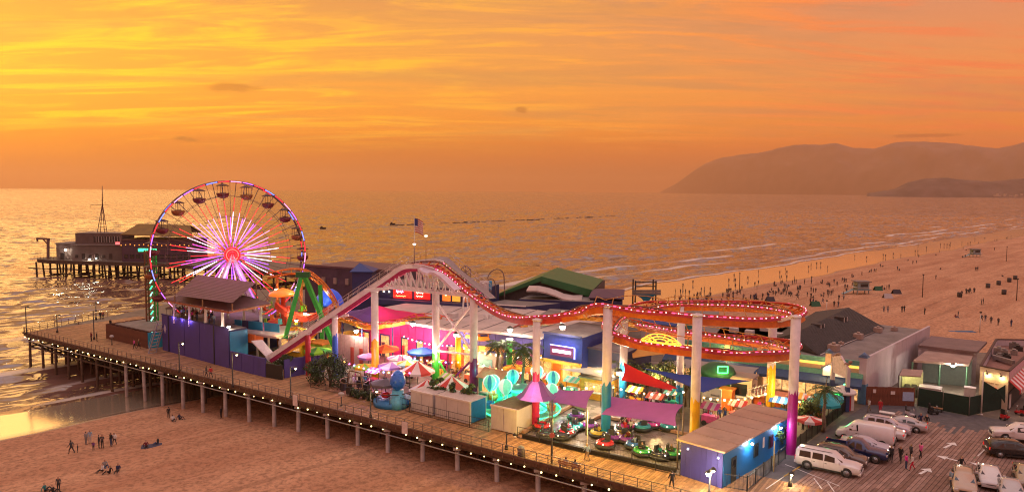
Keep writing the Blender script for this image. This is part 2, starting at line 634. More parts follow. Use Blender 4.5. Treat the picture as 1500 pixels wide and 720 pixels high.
# open water out to the horizon
S_far=np.geomspace(778, 42000, 26)
S_mid=np.arange(149.3, 781, 2.1)
T_mid=np.concatenate([np.arange(-170, 900, 2.6), np.linspace(905, 1300, 80)])
mid_sea=grid_mesh('middle_sea', S_mid, T_mid, sea_z, {'foam':lambda s, t:0*s}, sea_m)
tag(mid_sea, kind='structure')
T_far=np.concatenate([-np.geomspace(42000, 200, 22), np.linspace(-170, 1300, 40), np.geomspace(1500, 42000, 20)])
sea2=grid_mesh('open_sea', S_far, T_far, lambda s, t:SEA+0*s, {'foam':lambda s, t:0*s}, sea_m)
tag(sea2, kind='structure')
# water on either side beyond the detailed strip of surf
for T_ in(-np.geomspace(42000, 170, 20), np.geomspace(1297, 42000, 20)):
	o=grid_mesh('side_sea', np.array([-12.0, 20, 80, 149.3, 400, 778]), T_, lambda s, t:SEA-0.03+0*s, {'foam':lambda s, t:0*s}, sea_m)
	tag(o, kind='structure')
	# --- beach
sand_m=bpy.data.materials.new('beach_sand')
sand_m.use_nodes=True
t_=NT(sand_m.node_tree)
b_=t_.n['Principled BSDF']
g_=t_.node('ShaderNodeTexCoord').outputs['Object']
rot_=t_.mapping(g_, (1, 1, 1), (0, 0, 0), (0, 0, R(-45)))
wet_=t_.node('ShaderNodeAttribute', attribute_name='wet').outputs['Fac']
big_=t_.noise(t_.mapping(rot_, (0.25, 1, 1)), 0.16, 5, 0.6)
med_=t_.noise(g_, 0.9, 5, 0.65)
grain_=t_.noise(g_, 1.7, 5, 0.72)
tone_=t_.mix(t_.rng(big_, 0.35, 0.68), (0.47, 0.23, 0.135), (0.65, 0.365, 0.225))
tone_=t_.mix(t_.rng(grain_, 0.45, 0.64, 0, 0.75), tone_, (0.22, 0.115, 0.07))
trk_=t_.noise(t_.mapping(rot_, (0.012, 0.55, 1)), 1.0, 3, 0.6)
tone_=t_.mix(t_.rng(trk_, 0.60, 0.66, 0, 0.35), tone_, (0.66, 0.38, 0.24))
tone_=t_.mix(t_.rng(trk_, 0.40, 0.34, 0, 0.40), tone_, (0.25, 0.13, 0.08))
wetc_=(0.16, 0.105, 0.075)
wv_=t_.rng(t_.math('ADD', wet_, t_.math('MULTIPLY', t_.math('SUBTRACT', big_, 0.5), 0.55)), 0.30, 0.62, 0, 1, True)
wl_=t_.rng(wet_, 0.45, 1.0, 0, 0.62, True)
t_.put(b_.inputs['Metallic'], wl_)
t_.put(b_.inputs['Base Color'], t_.mix(wl_, t_.mix(wv_, tone_, wetc_), (0.92, 0.74, 0.54)))  # golden sky sheen put into the wet sand's colour
t_.put(b_.inputs['Roughness'], t_.mix(wv_, (0.93, 0.93, 0.93), (0.09, 0.09, 0.09)))
t_.put(b_.inputs['IOR'], t_.rng(wv_, 0, 1, 1.3, 2.6))
bp_=t_.node('ShaderNodeBump')
t_.put(bp_.inputs['Strength'], t_.rng(wv_, 0, 1, 1.0, 0.02))
bp_.inputs['Distance'].default_value=0.8
t_.l.new(t_.math('ADD', t_.math('MULTIPLY', med_, 0.5), t_.math('MULTIPLY', grain_, 0.42)), bp_.inputs['Height'])
t_.l.new(bp_.outputs[0], b_.inputs['Normal'])
def wetness(s, t):
	D=dry_line(t)
	return np.clip(0.5+(s-D)/5.0, 0, 1.5)
def sand_z(s, t):
	z=beach_z(s, t)
	dry=np.clip((dry_line(t)-s)/6, 0, 1)
	return z+dry*(0.20*(vnoise(s*0.35, t*0.3, 3)-0.5)+0.12*(vnoise(s*0.9, t*0.8, 5)-0.5)+0.25*(vnoise(s*0.08, t*0.06, 9)-0.5))
S_b=np.concatenate([np.linspace(-700, -170, 24), np.arange(-160, 34, 0.8)])
T_b=np.concatenate([np.arange(-170, 330, 1.3), np.linspace(332, 1400, 170)])
beach=grid_mesh('beach', S_b, T_b, sand_z, {'wet':wetness}, sand_m)
tag(beach, kind='structure')
def ground(x, y):
	"""height of the sand at a point"""
	s, t=shore_st(x, y)
	return float(sand_z(np.array([s]), np.array([t]))[0])
def Pbeach(px, py):
	"""point of the sand seen at a photograph pixel"""
	z=-4.0
	for _ in range(8):
		p=P(px, py, z)
		z=ground(p.x, p.y)
	return Vector((p.x, p.y, z))
	# --- hills across the bay
hill_m=M('hill_scrub', (0.22, 0.15, 0.13), 0.95, var=0.22, scale=0.0022, bump=0.0)  # paler base colour carries part of the distance haze
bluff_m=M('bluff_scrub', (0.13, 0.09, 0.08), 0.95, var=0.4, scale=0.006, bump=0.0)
def ridge(name, prof, dist, depth, mat, rows=30, rough=0.20, seed=0.0):
	px=np.array([p[0]for p in prof], float)
	py=np.array([p[1]for p in prof], float)
	cols=260
	bx=np.linspace(px[0], px[-1], cols)
	by=np.interp(bx, px, py)
	vs, fs=[], []
	for j in range(rows):
		q=j/(rows-1)
		for i in range(cols):
			d=ray(bx[i], by[i])
			D0=dist[0]+(dist[1]-dist[0])*(i/(cols-1))**0.35
			Yr=D0+depth*0.6
			ztop=CAMZ+d.z/d.y*Yr
			x=d.x/d.y
			Y=D0+depth*q
			prof_h=math.sin(min(1.0, q/0.6)*math.pi/2)**0.85 if q<0.6 else math.cos((q-0.6)/0.4*math.pi/2)
			nz=mnoise.fractal(Vector((x*26+seed, q*5, 0.3)), 0.9, 2.1, 6)
			h=(ztop-SEA)*prof_h
			edge=min(1.0, (1-prof_h)*3.0+0.12)
			h*=1+rough*nz*edge
			vs.append((x*Y, Y, SEA-4+max(h, -2)+(4 if q>0.02 else 0)))
	for j in range(rows-1):
		for i in range(cols-1):
			a=j*cols+i
			fs.append((a, a+1, a+cols+1, a+cols))
	mb=MB()
	mb.add(vs, fs, 0, True)
	o=mb.build(name, mat)
	return tag(o, kind='structure')
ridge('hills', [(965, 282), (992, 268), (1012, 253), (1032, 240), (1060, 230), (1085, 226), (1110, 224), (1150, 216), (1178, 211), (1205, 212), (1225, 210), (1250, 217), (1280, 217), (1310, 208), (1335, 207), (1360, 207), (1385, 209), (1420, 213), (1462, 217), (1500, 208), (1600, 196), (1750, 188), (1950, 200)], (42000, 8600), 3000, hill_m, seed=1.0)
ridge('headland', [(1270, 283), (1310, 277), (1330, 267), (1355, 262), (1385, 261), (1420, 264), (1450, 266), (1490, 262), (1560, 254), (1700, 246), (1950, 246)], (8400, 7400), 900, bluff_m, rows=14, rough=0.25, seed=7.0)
# ================================================================ THE PIER DECK
O0, Om, O1=P(36, 487), P(590, 625), P(938, 716)
OE=[Vector(O0), Vector(Om), Vector(O1), O1+(O1-Om).normalized()*26]
deck_dark=M('old_timber_dark', (0.075, 0.05, 0.036), 0.85, var=0.4, scale=1.2, bump=0.4)
slab_m=M('pier_surface', (0.16, 0.125, 0.10), 0.8, var=0.35, scale=0.5, bump=0.2, dirt=0.5)
PLAT=[OE[0], OE[1], OE[2], OE[3], Vector((60, 38, 0)), Vector((150, 38, 0)), Vector((150, 96, 0)), Vector((78, 117, 0)), Vector((50, 130, 0)), Vector((30, 146, 0)), Vector((-48, 186, 0)), Vector((-72, 186, 0)), Vector((-82, 146, 0))]
mb=MB()
mb.prism([(p.x, p.y)for p in PLAT], -0.75, -0.03, 0, 1)
plat=tag(mb.build('pier_deck', [deck_dark, slab_m]), kind='structure')
def edge_pt(k, inset=0.0, z=0.0):
	"""point k metres along the outer edge of the pier, inset metres in from it"""
	for a, b in zip(OE[:-1], OE[1:]):
		L=(b-a).length
		if k<=L or b is OE[-1]:
			d=(b-a).normalized()
			n=Vector((-d.y, d.x, 0))
			p=a+d*k+n*inset
			return Vector((p.x, p.y, z)), d
		k-=L
EDGE_L=sum((b-a).length for a, b in zip(OE[:-1], OE[1:]))
wood=[M('boardwalk_plank_a', (0.32, 0.165, 0.078), 0.75, var=0.3, scale=1.6, bump=0.35, dirt=0.4), M('boardwalk_plank_b', (0.39, 0.205, 0.098), 0.75, var=0.3, scale=1.6, bump=0.35, dirt=0.4), M('boardwalk_plank_c', (0.25, 0.13, 0.062), 0.75, var=0.3, scale=1.6, bump=0.35, dirt=0.4)]
mb=MB()
k=0.1
rnd=random.Random(3)
while k<EDGE_L-0.2:
	wid=9.2 if k>30 else 21.0
	a, d=edge_pt(k)
	n=Vector((-d.y, d.x, 0))
	q=0.02
	first=rnd.uniform(2.2, 4.8)
	while q<wid:
		L=min(first, wid-q)
		first=4.8
		c=a+n*(q+L/2)+Vector((0, 0, 0.012+rnd.uniform(-0.006, 0.006)))
		mb.box(c, (0.245, L-0.02, 0.05), math.atan2(d.y, d.x)+rnd.uniform(-0.002, 0.002), rnd.randrange(3))
		q+=L
	k+=0.275
o=mb.build('boardwalk_planking', wood, plat, local=True)
tag(o, kind='stuff')
# fascia, beams and lower walers along the outer edge
mb=MB()
for a, b in zip(OE[:-1], OE[1:]):
	for off, z, h, wd in((-0.10, -0.22, 0.46, 0.16), (-0.28, 0.10, 0.26, 0.20)):
		d=(b-a).normalized()
		n=Vector((-d.y, d.x, 0))
		mb.bar(a+n*off+ZUP*z, b+n*off+ZUP*z, wd, h)
mb.build('edge_beam', M('fascia_timber', (0.11, 0.062, 0.04), 0.8, var=0.4, scale=2, bump=0.4), plat, local=True)
mb=MB()
for a, b in zip(OE[:-1], OE[1:]):
	d=(b-a).normalized()
	n=Vector((-d.y, d.x, 0))
	mb.cyl(a-n*0.35+ZUP*-1.15, b-n*0.35+ZUP*-1.15, 0.07, n=6)
mb.build('service_pipe', M('pipe_grey', (0.30, 0.28, 0.27), 0.5), plat, local=True)
pile_c=M('pile_concrete', (0.40, 0.34, 0.32), 0.85, var=0.25, scale=1.2, bump=0.3, dirt=0.7)
pile_w=M('pile_timber', (0.10, 0.058, 0.036), 0.85, var=0.4, scale=1.2, bump=0.4, dirt=0.6)
pm_w=MB()
pm_w.cyl((0, 0, -9.5), (0, 0, -0.6), 0.24, 0.20, 9)
pme_w=pm_w.mesh('pile', pile_w)
pm_c=MB()
pm_c.cyl((0, 0, -9.5), (0, 0, -0.95), 0.27, 0.25, 10)
pm_c.box((0, 0, -0.85), (0.8, 0.8, 0.25))
pme_c=pm_c.mesh('pile', pile_c)
k=1.2
row=0
while k<EDGE_L-2:
	step=4.6 if k<30 else 5.0
	for j in range(5 if k<75 else 3):
		p, d=edge_pt(k, 0.35+j*3.6)
		o=link('pile', pme_w if(k<33 or j>0)else pme_c, plat)
		o.location=(p.x+rnd.uniform(-0.15, 0.15), p.y, 0)
		o.rotation_euler=(rnd.uniform(-0.02, 0.02), rnd.uniform(-0.02, 0.02), 0)
		# pile cap beam and cross braces of the bent
	p, d=edge_pt(k, 0.0)
	n=Vector((-d.y, d.x, 0))
	mb=MB()
	mb.bar(p+ZUP*-0.93, p+n*16+ZUP*-0.93, 0.32, 0.34)
	mb.build('cap_beam', deck_dark, plat, local=True)
	if k<36:
		mb=MB()
		mb.bar(p+n*0.3+ZUP*-2.3+d*0.3, p+n*14+ZUP*-2.3+d*0.3, 0.12, 0.25)
		mb.bar(p+n*0.3+ZUP*-1.4-d*0.3, p+n*4.2+ZUP*-4.2-d*0.3, 0.10, 0.22)
		mb.bar(p+n*7.5+ZUP*-1.4-d*0.3, p+n*3.9+ZUP*-4.2-d*0.45, 0.10, 0.22)
		mb.build('cross_brace', deck_dark, plat, local=True)
		if k>2:
			mb=MB()
			mb.bar(p+n*0.35+ZUP*-2.4, p+n*0.35-d*4.6+ZUP*-2.4, 0.12, 0.25)
			mb.build('waler', deck_dark, plat, local=True)
	k+=step
	# end of the pier toward the sea
ea, eb=OE[0], Vector((-82, 146, 0))
for q in np.linspace(0.28, 1, 4):
	p=ea.lerp(eb, q)
	for j in range(4):
		o=link('pile', pme_w, plat)
		o.location=(p.x+0.6+j*4.0, p.y-j*2.4, 0)
for q in range(6):
	for j in range(3):
		o=link('pile', pme_w, plat)
		o.location=(-78+q*4.5+j*2, 150+q*6-j*5, 0)
		# ---------------------------------------------------------------- railing with its row of bulbs under the deck edge
rail_m=M('railing_galvanised', (0.22, 0.17, 0.15), 0.5, metal=0.3, var=0.25)
bulb_m=E('bulb_warm', (1.0, 0.72, 0.28), 4.5)
rail=thing('pier_railing', 'long thin metal railing with lit bulbs along the outer edge of the boardwalk', 'railing', edge_pt(60)[0])
post=MB()
post.box((0, 0, 0.36), (0.07, 0.07, 1.38))
post_me=post.mesh('post', rail_m)
bulb=MB()
bulb.cyl((0, 0, 0.10), (0, 0, 0.2), 0.05, 0.05, 6)
bulb.ball((0, 0, 0.0), 0.08, 8, 5, 1)
bulb_me=bulb.mesh('bulb', [M('lamp_holder', (0.05, 0.05, 0.05), 0.5), bulb_m])
offs=Vector(rail['_w'])
k=0.3
i=0
while k<EDGE_L-0.5:
	p, d=edge_pt(k, -0.22)
	o=link('post', post_me, rail)
	o.location=p-offs
	o.rotation_euler.z=math.atan2(d.y, d.x)
	k+=1.32
k=0.9
while k<EDGE_L-0.5:
	p, d=edge_pt(k, -0.34)
	o=link('bulb', bulb_me, rail)
	o.location=p-offs+ZUP*(-0.62+rnd.uniform(-0.10, 0.06))
	o.scale=(rnd.choice((0.7, 0.9, 1.0, 1.1)),)*3
	k+=1.75+rnd.uniform(-0.25, 0.25)+(1.75 if rnd.random()<0.08 else 0)
for zz, rr in((1.05, 0.04), (0.72, 0.022), (0.40, 0.022)):
	mb=MB()
	for a, b in zip(OE[:-1], OE[1:]):
		d=(b-a).normalized()
		n=Vector((-d.y, d.x, 0))
		mb.cyl(a-n*0.22+ZUP*zz, b-n*0.22+ZUP*zz, rr, n=6)
	mb.build('rail', rail_m, rail)
end_rail=thing('end_railing', 'weathered metal railing across the seaward end of the boardwalk', 'railing', ea)
mb=MB()
L=(eb-ea).length
for zz in(1.05, 0.72, 0.40):
	mb.cyl(ea+ZUP*zz, eb+ZUP*zz, 0.035, n=6)
mb.build('rail', rail_m, end_rail)
for q in range(int(L/1.5)+1):
	p=ea.lerp(eb, min(1, q*1.5/L))
	o=link('post', post_me, end_rail)
	o.location=p-ea
	# ---------------------------------------------------------------- parking deck of diagonal boards
PB, PC=Vector((0.685, 0.729, 0)), Vector((0.729, -0.685, 0))
PO=P(1078, 716)
pk=[M('parking_plank_a', (0.255, 0.15, 0.118), 0.8, var=0.3, scale=1.2, bump=0.35, dirt=0.45), M('parking_plank_b', (0.305, 0.187, 0.15), 0.8, var=0.3, scale=1.2, bump=0.35, dirt=0.45), M('parking_plank_c', (0.21, 0.115, 0.085), 0.8, var=0.3, scale=1.2, bump=0.35, dirt=0.45)]
mb=MB()
q=3.4
while q<52:
	a=-18+rnd.uniform(-3, 0)
	while a<30:
		L=rnd.uniform(5.4, 6.4)
		c=PO+PC*q+PB*(a+L/2)+ZUP*(0.008+rnd.uniform(-0.008, 0.008))
		if c.y>42:
			mb.box(c, (L-0.03, 0.30, 0.05), math.atan2(PB.y, PB.x), rnd.randrange(3))
		a+=L
	q+=0.345
pd=mb.build('parking_planking', pk, plat, local=True)
tag(pd, kind='stuff')
asph=M('asphalt', (0.10, 0.088, 0.092), 0.85, var=0.3, scale=1.5, bump=0.3, dirt=0.3)
mb=MB()
a=PO-PB*18
mb.poly([a+ZUP*0.006, a+PC*3.3+ZUP*0.006, a+PC*3.3+PB*60+ZUP*0.006, a+PB*60+ZUP*0.006])
mb.poly([PO+PC*3.3+PB*30.2+ZUP*0.006, PO+PC*62+PB*30.2+ZUP*0.006, PO+PC*62+PB*40+ZUP*0.006, PO+PC*3.3+PB*40+ZUP*0.006])
tag(mb.build('asphalt_path', asph), kind='structure')
paint_w=M('road_paint_white', (0.72, 0.68, 0.66), 0.7, var=0.2, scale=4, bump=0.1, dirt=0.7)
paint_y=M('road_paint_yellow', (0.70, 0.42, 0.04), 0.7, var=0.2, scale=4, bump=0.1, dirt=0.5)
def ground_strip(pts, wd, mat, name, z=0.055):
	mb=MB()
	for a, b in zip(pts[:-1], pts[1:]):
		d=(b-a).normalized()
		n=Vector((-d.y, d.x, 0))*wd/2
		mb.poly([a-n+ZUP*z, b-n+ZUP*z, b+n+ZUP*z, a+n+ZUP*z])
	return tag(mb.build(name, mat), kind='structure')
ground_strip([P(1148, 698), P(1172, 683)], 0.16, paint_y, 'painted_line')
for a, b in(((1122, 716), (1166, 686)), ((1166, 686), (1230, 712)), ((1192, 700), (1204, 716)), ((1212, 706), (1222, 720)), ((1166, 686), (1150, 680))):
	ground_strip([P(*a), P(*b)], 0.10, paint_w, 'painted_line')
ground_strip([P(1432, 668), P(1447, 654)], 0.12, paint_w, 'painted_line')
def arrow(tip, tail, name='painted_arrow'):
	tip, tail=P(*tip), P(*tail)
	d=(tip-tail).normalized()
	n=Vector((-d.y, d.x, 0))
	L=(tip-tail).length
	z=ZUP*0.056
	mb=MB()
	mb.poly([tail-n*0.13+z, tip-d*0.9-n*0.13+z, tip-d*0.9+n*0.13+z, tail+n*0.13+z])
	mb.poly([tip-d*0.95-n*0.55+z, tip+z, tip-d*0.95+n*0.55+z])
	return tag(mb.build(name, paint_w), kind='structure')
arrow((1399, 648), (1383, 656))
arrow((1371, 667), (1403, 675))
arrow((1420, 677), (1432, 680))
arrow((1363, 686), (1347, 694))
arrow((1452, 631), (1474, 631))
# ---------------------------------------------------------------- haze over the bay
hz_m=bpy.data.materials.new('haze')
hz_m.use_nodes=True
t_=NT(hz_m.node_tree)
t_.n.clear()
pv=t_.node('ShaderNodeVolumePrincipled')
pv.inputs['Color'].default_value=(0.98, 0.68, 0.42, 1)
pv.inputs['Density'].default_value=HAZE_D if 'HAZE_D' in globals()else 3.8e-5
pv.inputs['Anisotropy'].default_value=0.6
ot=t_.node('ShaderNodeOutputMaterial')
t_.l.new(pv.outputs[0], ot.inputs['Volume'])
mb=MB()
mb.box((0, 0, 330), (130000, 130000, 700))
for i, v in enumerate(mb.v):
	mb.v[i]=(v[0], v[1], 1300 if v[2]>0 else-11)
tag(mb.build('haze', hz_m), kind='stuff')
# ================================================================ ROLLER COASTER
white_steel=M('coaster_white', (0.70, 0.62, 0.64), 0.45, var=0.12, scale=1.2, bump=0.1, dirt=0.35)
orange_steel=M('track_orange', (0.62, 0.15, 0.015), 0.4, var=0.2, scale=1.5, bump=0.05, dirt=0.3)
yellow_steel=M('track_amber', (0.66, 0.27, 0.02), 0.4, var=0.2, scale=1.5, bump=0.05, dirt=0.3)
red_steel=M('track_red', (0.55, 0.05, 0.03), 0.4, var=0.2, scale=1.5, bump=0.05, dirt=0.3)
rail_dark=M('rail_dark', (0.16, 0.07, 0.05), 0.35, metal=0.4)
pink_led=E('led_pink', (1.0, 0.10, 0.28), 1.1)
white_led=E('led_white', (1.0, 0.62, 0.60), 1.8)
magenta_st=M('beam_magenta', (0.45, 0.03, 0.13), 0.4, var=0.2)
def catmull(pts, step=0.6):
	pts=[Vector(p)for p in pts]
	out=[]
	for i in range(len(pts)-1):
		p0=pts[max(i-1, 0)]
		p1, p2=pts[i], pts[i+1]
		p3=pts[min(i+2, len(pts)-1)]
		n=max(2, int((p2-p1).length/step))
		for k in range(n):
			t=k/n
			out.append(0.5*((2*p1)+(p2-p0)*t+(2*p0-5*p1+4*p2-p3)*t*t+(3*p1-p0-3*p2+p3)*t**3))
	out.append(pts[-1])
	# even spacing
	res=[out[0]]
	acc=0
	for a, b in zip(out[:-1], out[1:]):
		L=(b-a).length
		while acc+L>=step:
			q=(step-acc)/L
			a=a.lerp(b, q)
			res.append(a.copy())
			L=(b-a).length
			acc=0
		acc+=L
	return res
lift=[PY(394, 521, 100.6), PY(440, 490, 100), PY(500, 449.5, 99), PY(560, 409, 98), PY(590, 390, 97.4)]
crest=[PY(606, 385.5, 97.2), PY(624, 385, 96.8), PY(642, 388, 96)]
drop=[PY(664, 402, 93.6), PY(690, 424, 90.6), PY(715, 443, 87.4), PY(745, 458, 84), PY(785, 464.5, 79.6), PY(820, 459, 78), PY(850, 451, 77)]
helix=[P(882, 446, 14.1), P(940, 451, 14), P(1000, 458, 13.8), P(1060, 463, 13.6), P(1120, 465, 13.4), P(1153, 463, 13.3), P(1170, 456, 13.3), P(1155, 449, 13.3), P(1110, 444, 13.2), P(1050, 442, 13), P(990, 442, 12.8), P(945, 446, 12.4), P(912, 456, 11.8), P(896, 469, 11.1), P(893, 480, 10.7), P(908, 490, 10.4), P(940, 497, 10.2), P(1000, 506, 10), P(1060, 512, 9.8), P(1115, 516, 9.6), P(1148, 513, 9.5), P(1163, 506, 9.4), P(1145, 500, 9.3), P(1100, 494, 9.1), P(1040, 488, 8.9), P(980, 480, 8.7), P(935, 471, 8.6)]
ret=[P(890, 463, 8.5), P(840, 460, 8.2), P(790, 466, 7.6), P(755, 478, 6.6), P(725, 488, 5.7), P(700, 490, 5.5), P(675, 482, 5.8), P(650, 467, 6.6), P(620, 462, 7.0), P(580, 469, 6.8), P(540, 474, 6.7), P(508, 464, 6.8), P(486, 463, 6.3), P(468, 478, 4.6), P(440, 498, 3.2), P(412, 512, 2.8)]
path=catmull(lift+crest+drop+helix+ret, 0.6)
coaster=thing('roller_coaster', 'white columned roller coaster with a long lift hill and a pink lit orange double helix', 'roller coaster', P(700, 560))
co_off=Vector(coaster['_w'])
def frames(path):
	fr=[]
	n=len(path)
	for i, p in enumerate(path):
		a, b=path[max(i-3, 0)], path[min(i+3, n-1)]
		t=(b-a).normalized()
		t0=(p-a)
		t1=(b-p)
		bank=0
		if t0.length>0.1 and t1.length>0.1:
			cr=t0.normalized().cross(t1.normalized()).z/(0.5*(t0.length+t1.length))
			bank=max(-0.45, min(0.45, cr*2.6))
		lat=t.cross(ZUP).normalized()
		up=lat.cross(t).normalized()
		q=Matrix.Rotation(-bank, 3, t)
		fr.append((p, t, q@lat, q@up))
	return fr
FR=frames(path)
def seg_index(pt):
	return min(range(len(path)), key=lambda i:(path[i]-pt).length)
i_l, i_c=seg_index(lift[-1]), seg_index(crest[-1])
i_d=seg_index(drop[-2])
i_h=seg_index(helix[-1])
def sweep(lo, hi, prof, mi=0, step=1):
	"""sweep a closed cross section [(lateral, up)] along the track"""
	idx=list(range(lo, hi+1, step))
	vs=[]
	for i in idx:
		p, t, la, up=FR[i]
		for a, b in prof:
			vs.append(p+la*a+up*b)
	n=len(prof)
	fs=[]
	for i in range(len(idx)-1):
		for k in range(n):
			fs.append((i*n+k, i*n+(k+1)%n, (i+1)*n+(k+1)%n, (i+1)*n+k))
	fs.append(tuple(range(n)))
	fs.append(tuple((len(idx)-1)*n+k for k in reversed(range(n))))
	return vs, fs
def rect(cx, cy, wd, h):
	return[(cx-wd/2, cy-h/2), (cx-wd/2, cy+h/2), (cx+wd/2, cy+h/2), (cx+wd/2, cy-h/2)]
def circ(cx, cy, r, n=6):
	return[(cx+r*math.cos(2*math.pi*k/n), cy+r*math.sin(2*math.pi*k/n))for k in range(n)]
NP=len(path)-1
for s_ in(-1, 1):
	mb=MB()
	mb.add(*sweep(0, NP, circ(s_*0.58, 0.0, 0.085)), 0, True)
	mb.build('rail', rail_dark if s_<0 else red_steel, coaster)
for lo, hi, mt, h in((i_c, i_d, red_steel, 0.62), (i_d, i_h, orange_steel, 0.72), (i_h, NP, yellow_steel, 0.5)):
	mb=MB()
	mb.add(*sweep(lo, hi, rect(0, -0.32-h/2, 0.62, h)), 0, False)
	mb.build('spine', mt, coaster)
	# cross ties
tie=MB()
tie.box((0, 0, -0.14), (0.16, 1.36, 0.14))
tie.box((0, 0.36, -0.26), (0.14, 0.2, 0.22))
tie.box((0, -0.36, -0.26), (0.14, 0.2, 0.22))
tie_me=tie.mesh('tie', orange_steel)
for i in range(2, NP, 2):
	if len([1])and i%2==0:
		p, t, la, up=FR[i]
		o=link('tie', tie_me, coaster)
		m=Matrix((t, la, up)).transposed().to_4x4()
		m.translation=p-co_off
		o.matrix_local=m
		# pink light strips with white points along the near rail
mb=MB()
for i in range(i_c, i_h, 1):
	p, t, la, up=FR[i]
	s_=1
	for s_ in(-0.78, 0.78):
		c=p+la*s_+up*-0.10
		q=p+la*s_+up*-0.10+t*0.30
		mb.bar(c, q if i%2 else c+t*0.12, 0.05, 0.12 if i%2 else 0.09, 0 if i%2 else 1)
o=mb.build('light_strip', [pink_led, white_led], coaster)
o['kind']='stuff'
mb=MB()
for s_ in(-0.80, 0.80):
	mb.add(*sweep(i_c, i_h, rect(s_, -0.30, 0.06, 0.26)), 0, False)
mb.build('side_plate', M('plate_crimson', (0.42, 0.035, 0.06), 0.45), coaster)
# handrail of the upper and lower loops, on the outside of the track
mb=MB()
hr=M('handrail_amber', (0.50, 0.20, 0.03), 0.4)
for lo, hi in((i_d+6, i_h),):
	pts=[FR[i][0]+FR[i][2]*-1.45+ZUP*0.95 for i in range(lo, hi, 2)]
	mb.tube(pts, 0.045, 5)
	for i in range(lo, hi, 4):
		p, t, la, up=FR[i]
		mb.cyl(p+la*-0.6+up*-0.2, p+la*-1.45+ZUP*0.95, 0.05, n=5)
mb.build('handrail', hr, coaster)
# lift hill: side plates, chain trough, underside and walkway with railing
mb=MB()
mb.add(*sweep(0, i_c, rect(0.95, -0.20, 0.14, 0.62)), 0)
mb.add(*sweep(0, i_c, rect(-0.95, -0.20, 0.14, 0.62)), 0)
mb.build('lift_side_beam', white_steel, coaster)
mb=MB()
mb.add(*sweep(0, i_c, rect(0.0, -0.75, 1.1, 0.55)), 0)
mb.build('lift_truss_box', magenta_st, coaster)
mb=MB()
mb.add(*sweep(4, i_l+26, rect(-1.55, -0.05, 1.0, 0.06)), 0)
mb.build('walkway', M('grating', (0.32, 0.25, 0.25), 0.6, metal=0.3), coaster)
mb=MB()
for dz in(0.55, 1.1):
	mb.tube([FR[i][0]+FR[i][2]*-2.05+ZUP*dz for i in range(4, i_l+26, 2)], 0.035, 5)
	mb.tube([FR[i][0]+FR[i][2]*1.08+ZUP*dz for i in range(4, i_l+4, 2)], 0.03, 5)
for i in range(4, i_l+26, 3):
	p, t, la, up=FR[i]
	mb.cyl(p+la*-2.05-ZUP*0.05, p+la*-2.05+ZUP*1.1, 0.03, n=5)
	if i<i_l+4:
		mb.cyl(p+la*1.08-ZUP*0.05, p+la*1.08+ZUP*1.1, 0.03, n=5)
mb.build('walkway_railing', M('railing_pale', (0.5, 0.40, 0.38), 0.5, metal=0.3), coaster)
# drop walkway: wide pale panels beside the first drop
iw=seg_index(drop[1])
mb=MB()
for i in range(i_c-4, iw-2, 3):
	vs, fs=sweep(i, min(i+3, iw), rect(1.55, -0.25, 1.35, 0.10))
	mb.add([v+ZUP*0.004*(i%2)for v in vs], fs, 0)
mb.add(*sweep(i_c-4, iw, rect(2.24, -0.15, 0.08, 0.4)), 0)
mb.build('drop_panel', M('panel_lilac', (0.62, 0.50, 0.58), 0.5, var=0.15, scale=1), coaster)
# arch truss under the crest
b0, b1, b2=PY(566, 419, 97.8), PY(640, 427, 96.2), PY(692, 432, 90.9)
mb=MB()
for off in(-0.9, 0.9):
	o_=Vector((0.25*off, off, 0))
	mb.bar(b0+o_, b1+o_, 0.24, 0.30)
	mb.bar(b1+o_, b2+o_, 0.24, 0.30)
	n=9
	for q in range(n+1):
		lo=b0.lerp(b1, q/n)+o_
		j=seg_index(Vector((lo.x, lo.y, 15)))
		tp=FR[j][0]+Vector((0, off, -1.0))
		if tp.z-lo.z>0.5:
			mb.bar(lo, tp, 0.14, 0.14)
			lo2=b0.lerp(b1, min(1, (q+1)/n))+o_
			if q<n:
				mb.bar(tp, lo2, 0.11, 0.11)
	n=5
	for q in range(n+1):
		lo=b1.lerp(b2, q/n)+o_
		j=min(range(i_c-6, iw+4), key=lambda i:(FR[i][0].xy-lo.xy).length)
		tp=FR[j][0]+Vector((0, 0, -0.9))
		if tp.z-lo.z>0.4:
			mb.bar(lo, tp, 0.12, 0.12)
for q in np.linspace(0, 1, 8):
	c=b0.lerp(b1, q)
	mb.bar(c+Vector((-0.2, -0.9, 0)), c+Vector((0.2, 0.9, 0)), 0.12, 0.12)
mb.build('arch_truss', white_steel, coaster)
# ---- columns: (x, y of the top, y where the paint ends, y of the base, sleeve colour, diameter)
COLS=[(450.5, 489, 480, 549, 'red', 0.72), (490, 466, 490, 551, 'blue', 0.80), (548, 427, 498, 560, 'yellow', 0.98), (637.5, 428, 516, 557, 'green', 1.02), (693, 433, 526, 579, 'plum', 1.0), (785, 469, 543, 626, 'crimson', 0.82), (824, 461, 492, 556, 'violet', 0.80), (889, 449, 560, 640, 'azure', 1.0), (913.5, 470, 530, 592, 'azure', 0.95), (997, 463, 563, 600, 'azure', 0.88), (1020, 462, 585, 664, 'yellow', 0.94), (1131, 471, 536, 608, 'yellow', 0.95), (1164, 464, 573, 664, 'magenta', 0.95)]
SLEEVE=dict(red=(0.42, 0.02, 0.04), blue=(0.02, 0.10, 0.55), yellow=(0.75, 0.40, 0.01), green=(0.03, 0.36, 0.03), plum=(0.20, 0.02, 0.14), crimson=(0.50, 0.015, 0.10), violet=(0.30, 0.03, 0.30), azure=(0.01, 0.20, 0.46), magenta=(0.34, 0.006, 0.20))
col_pos=[]
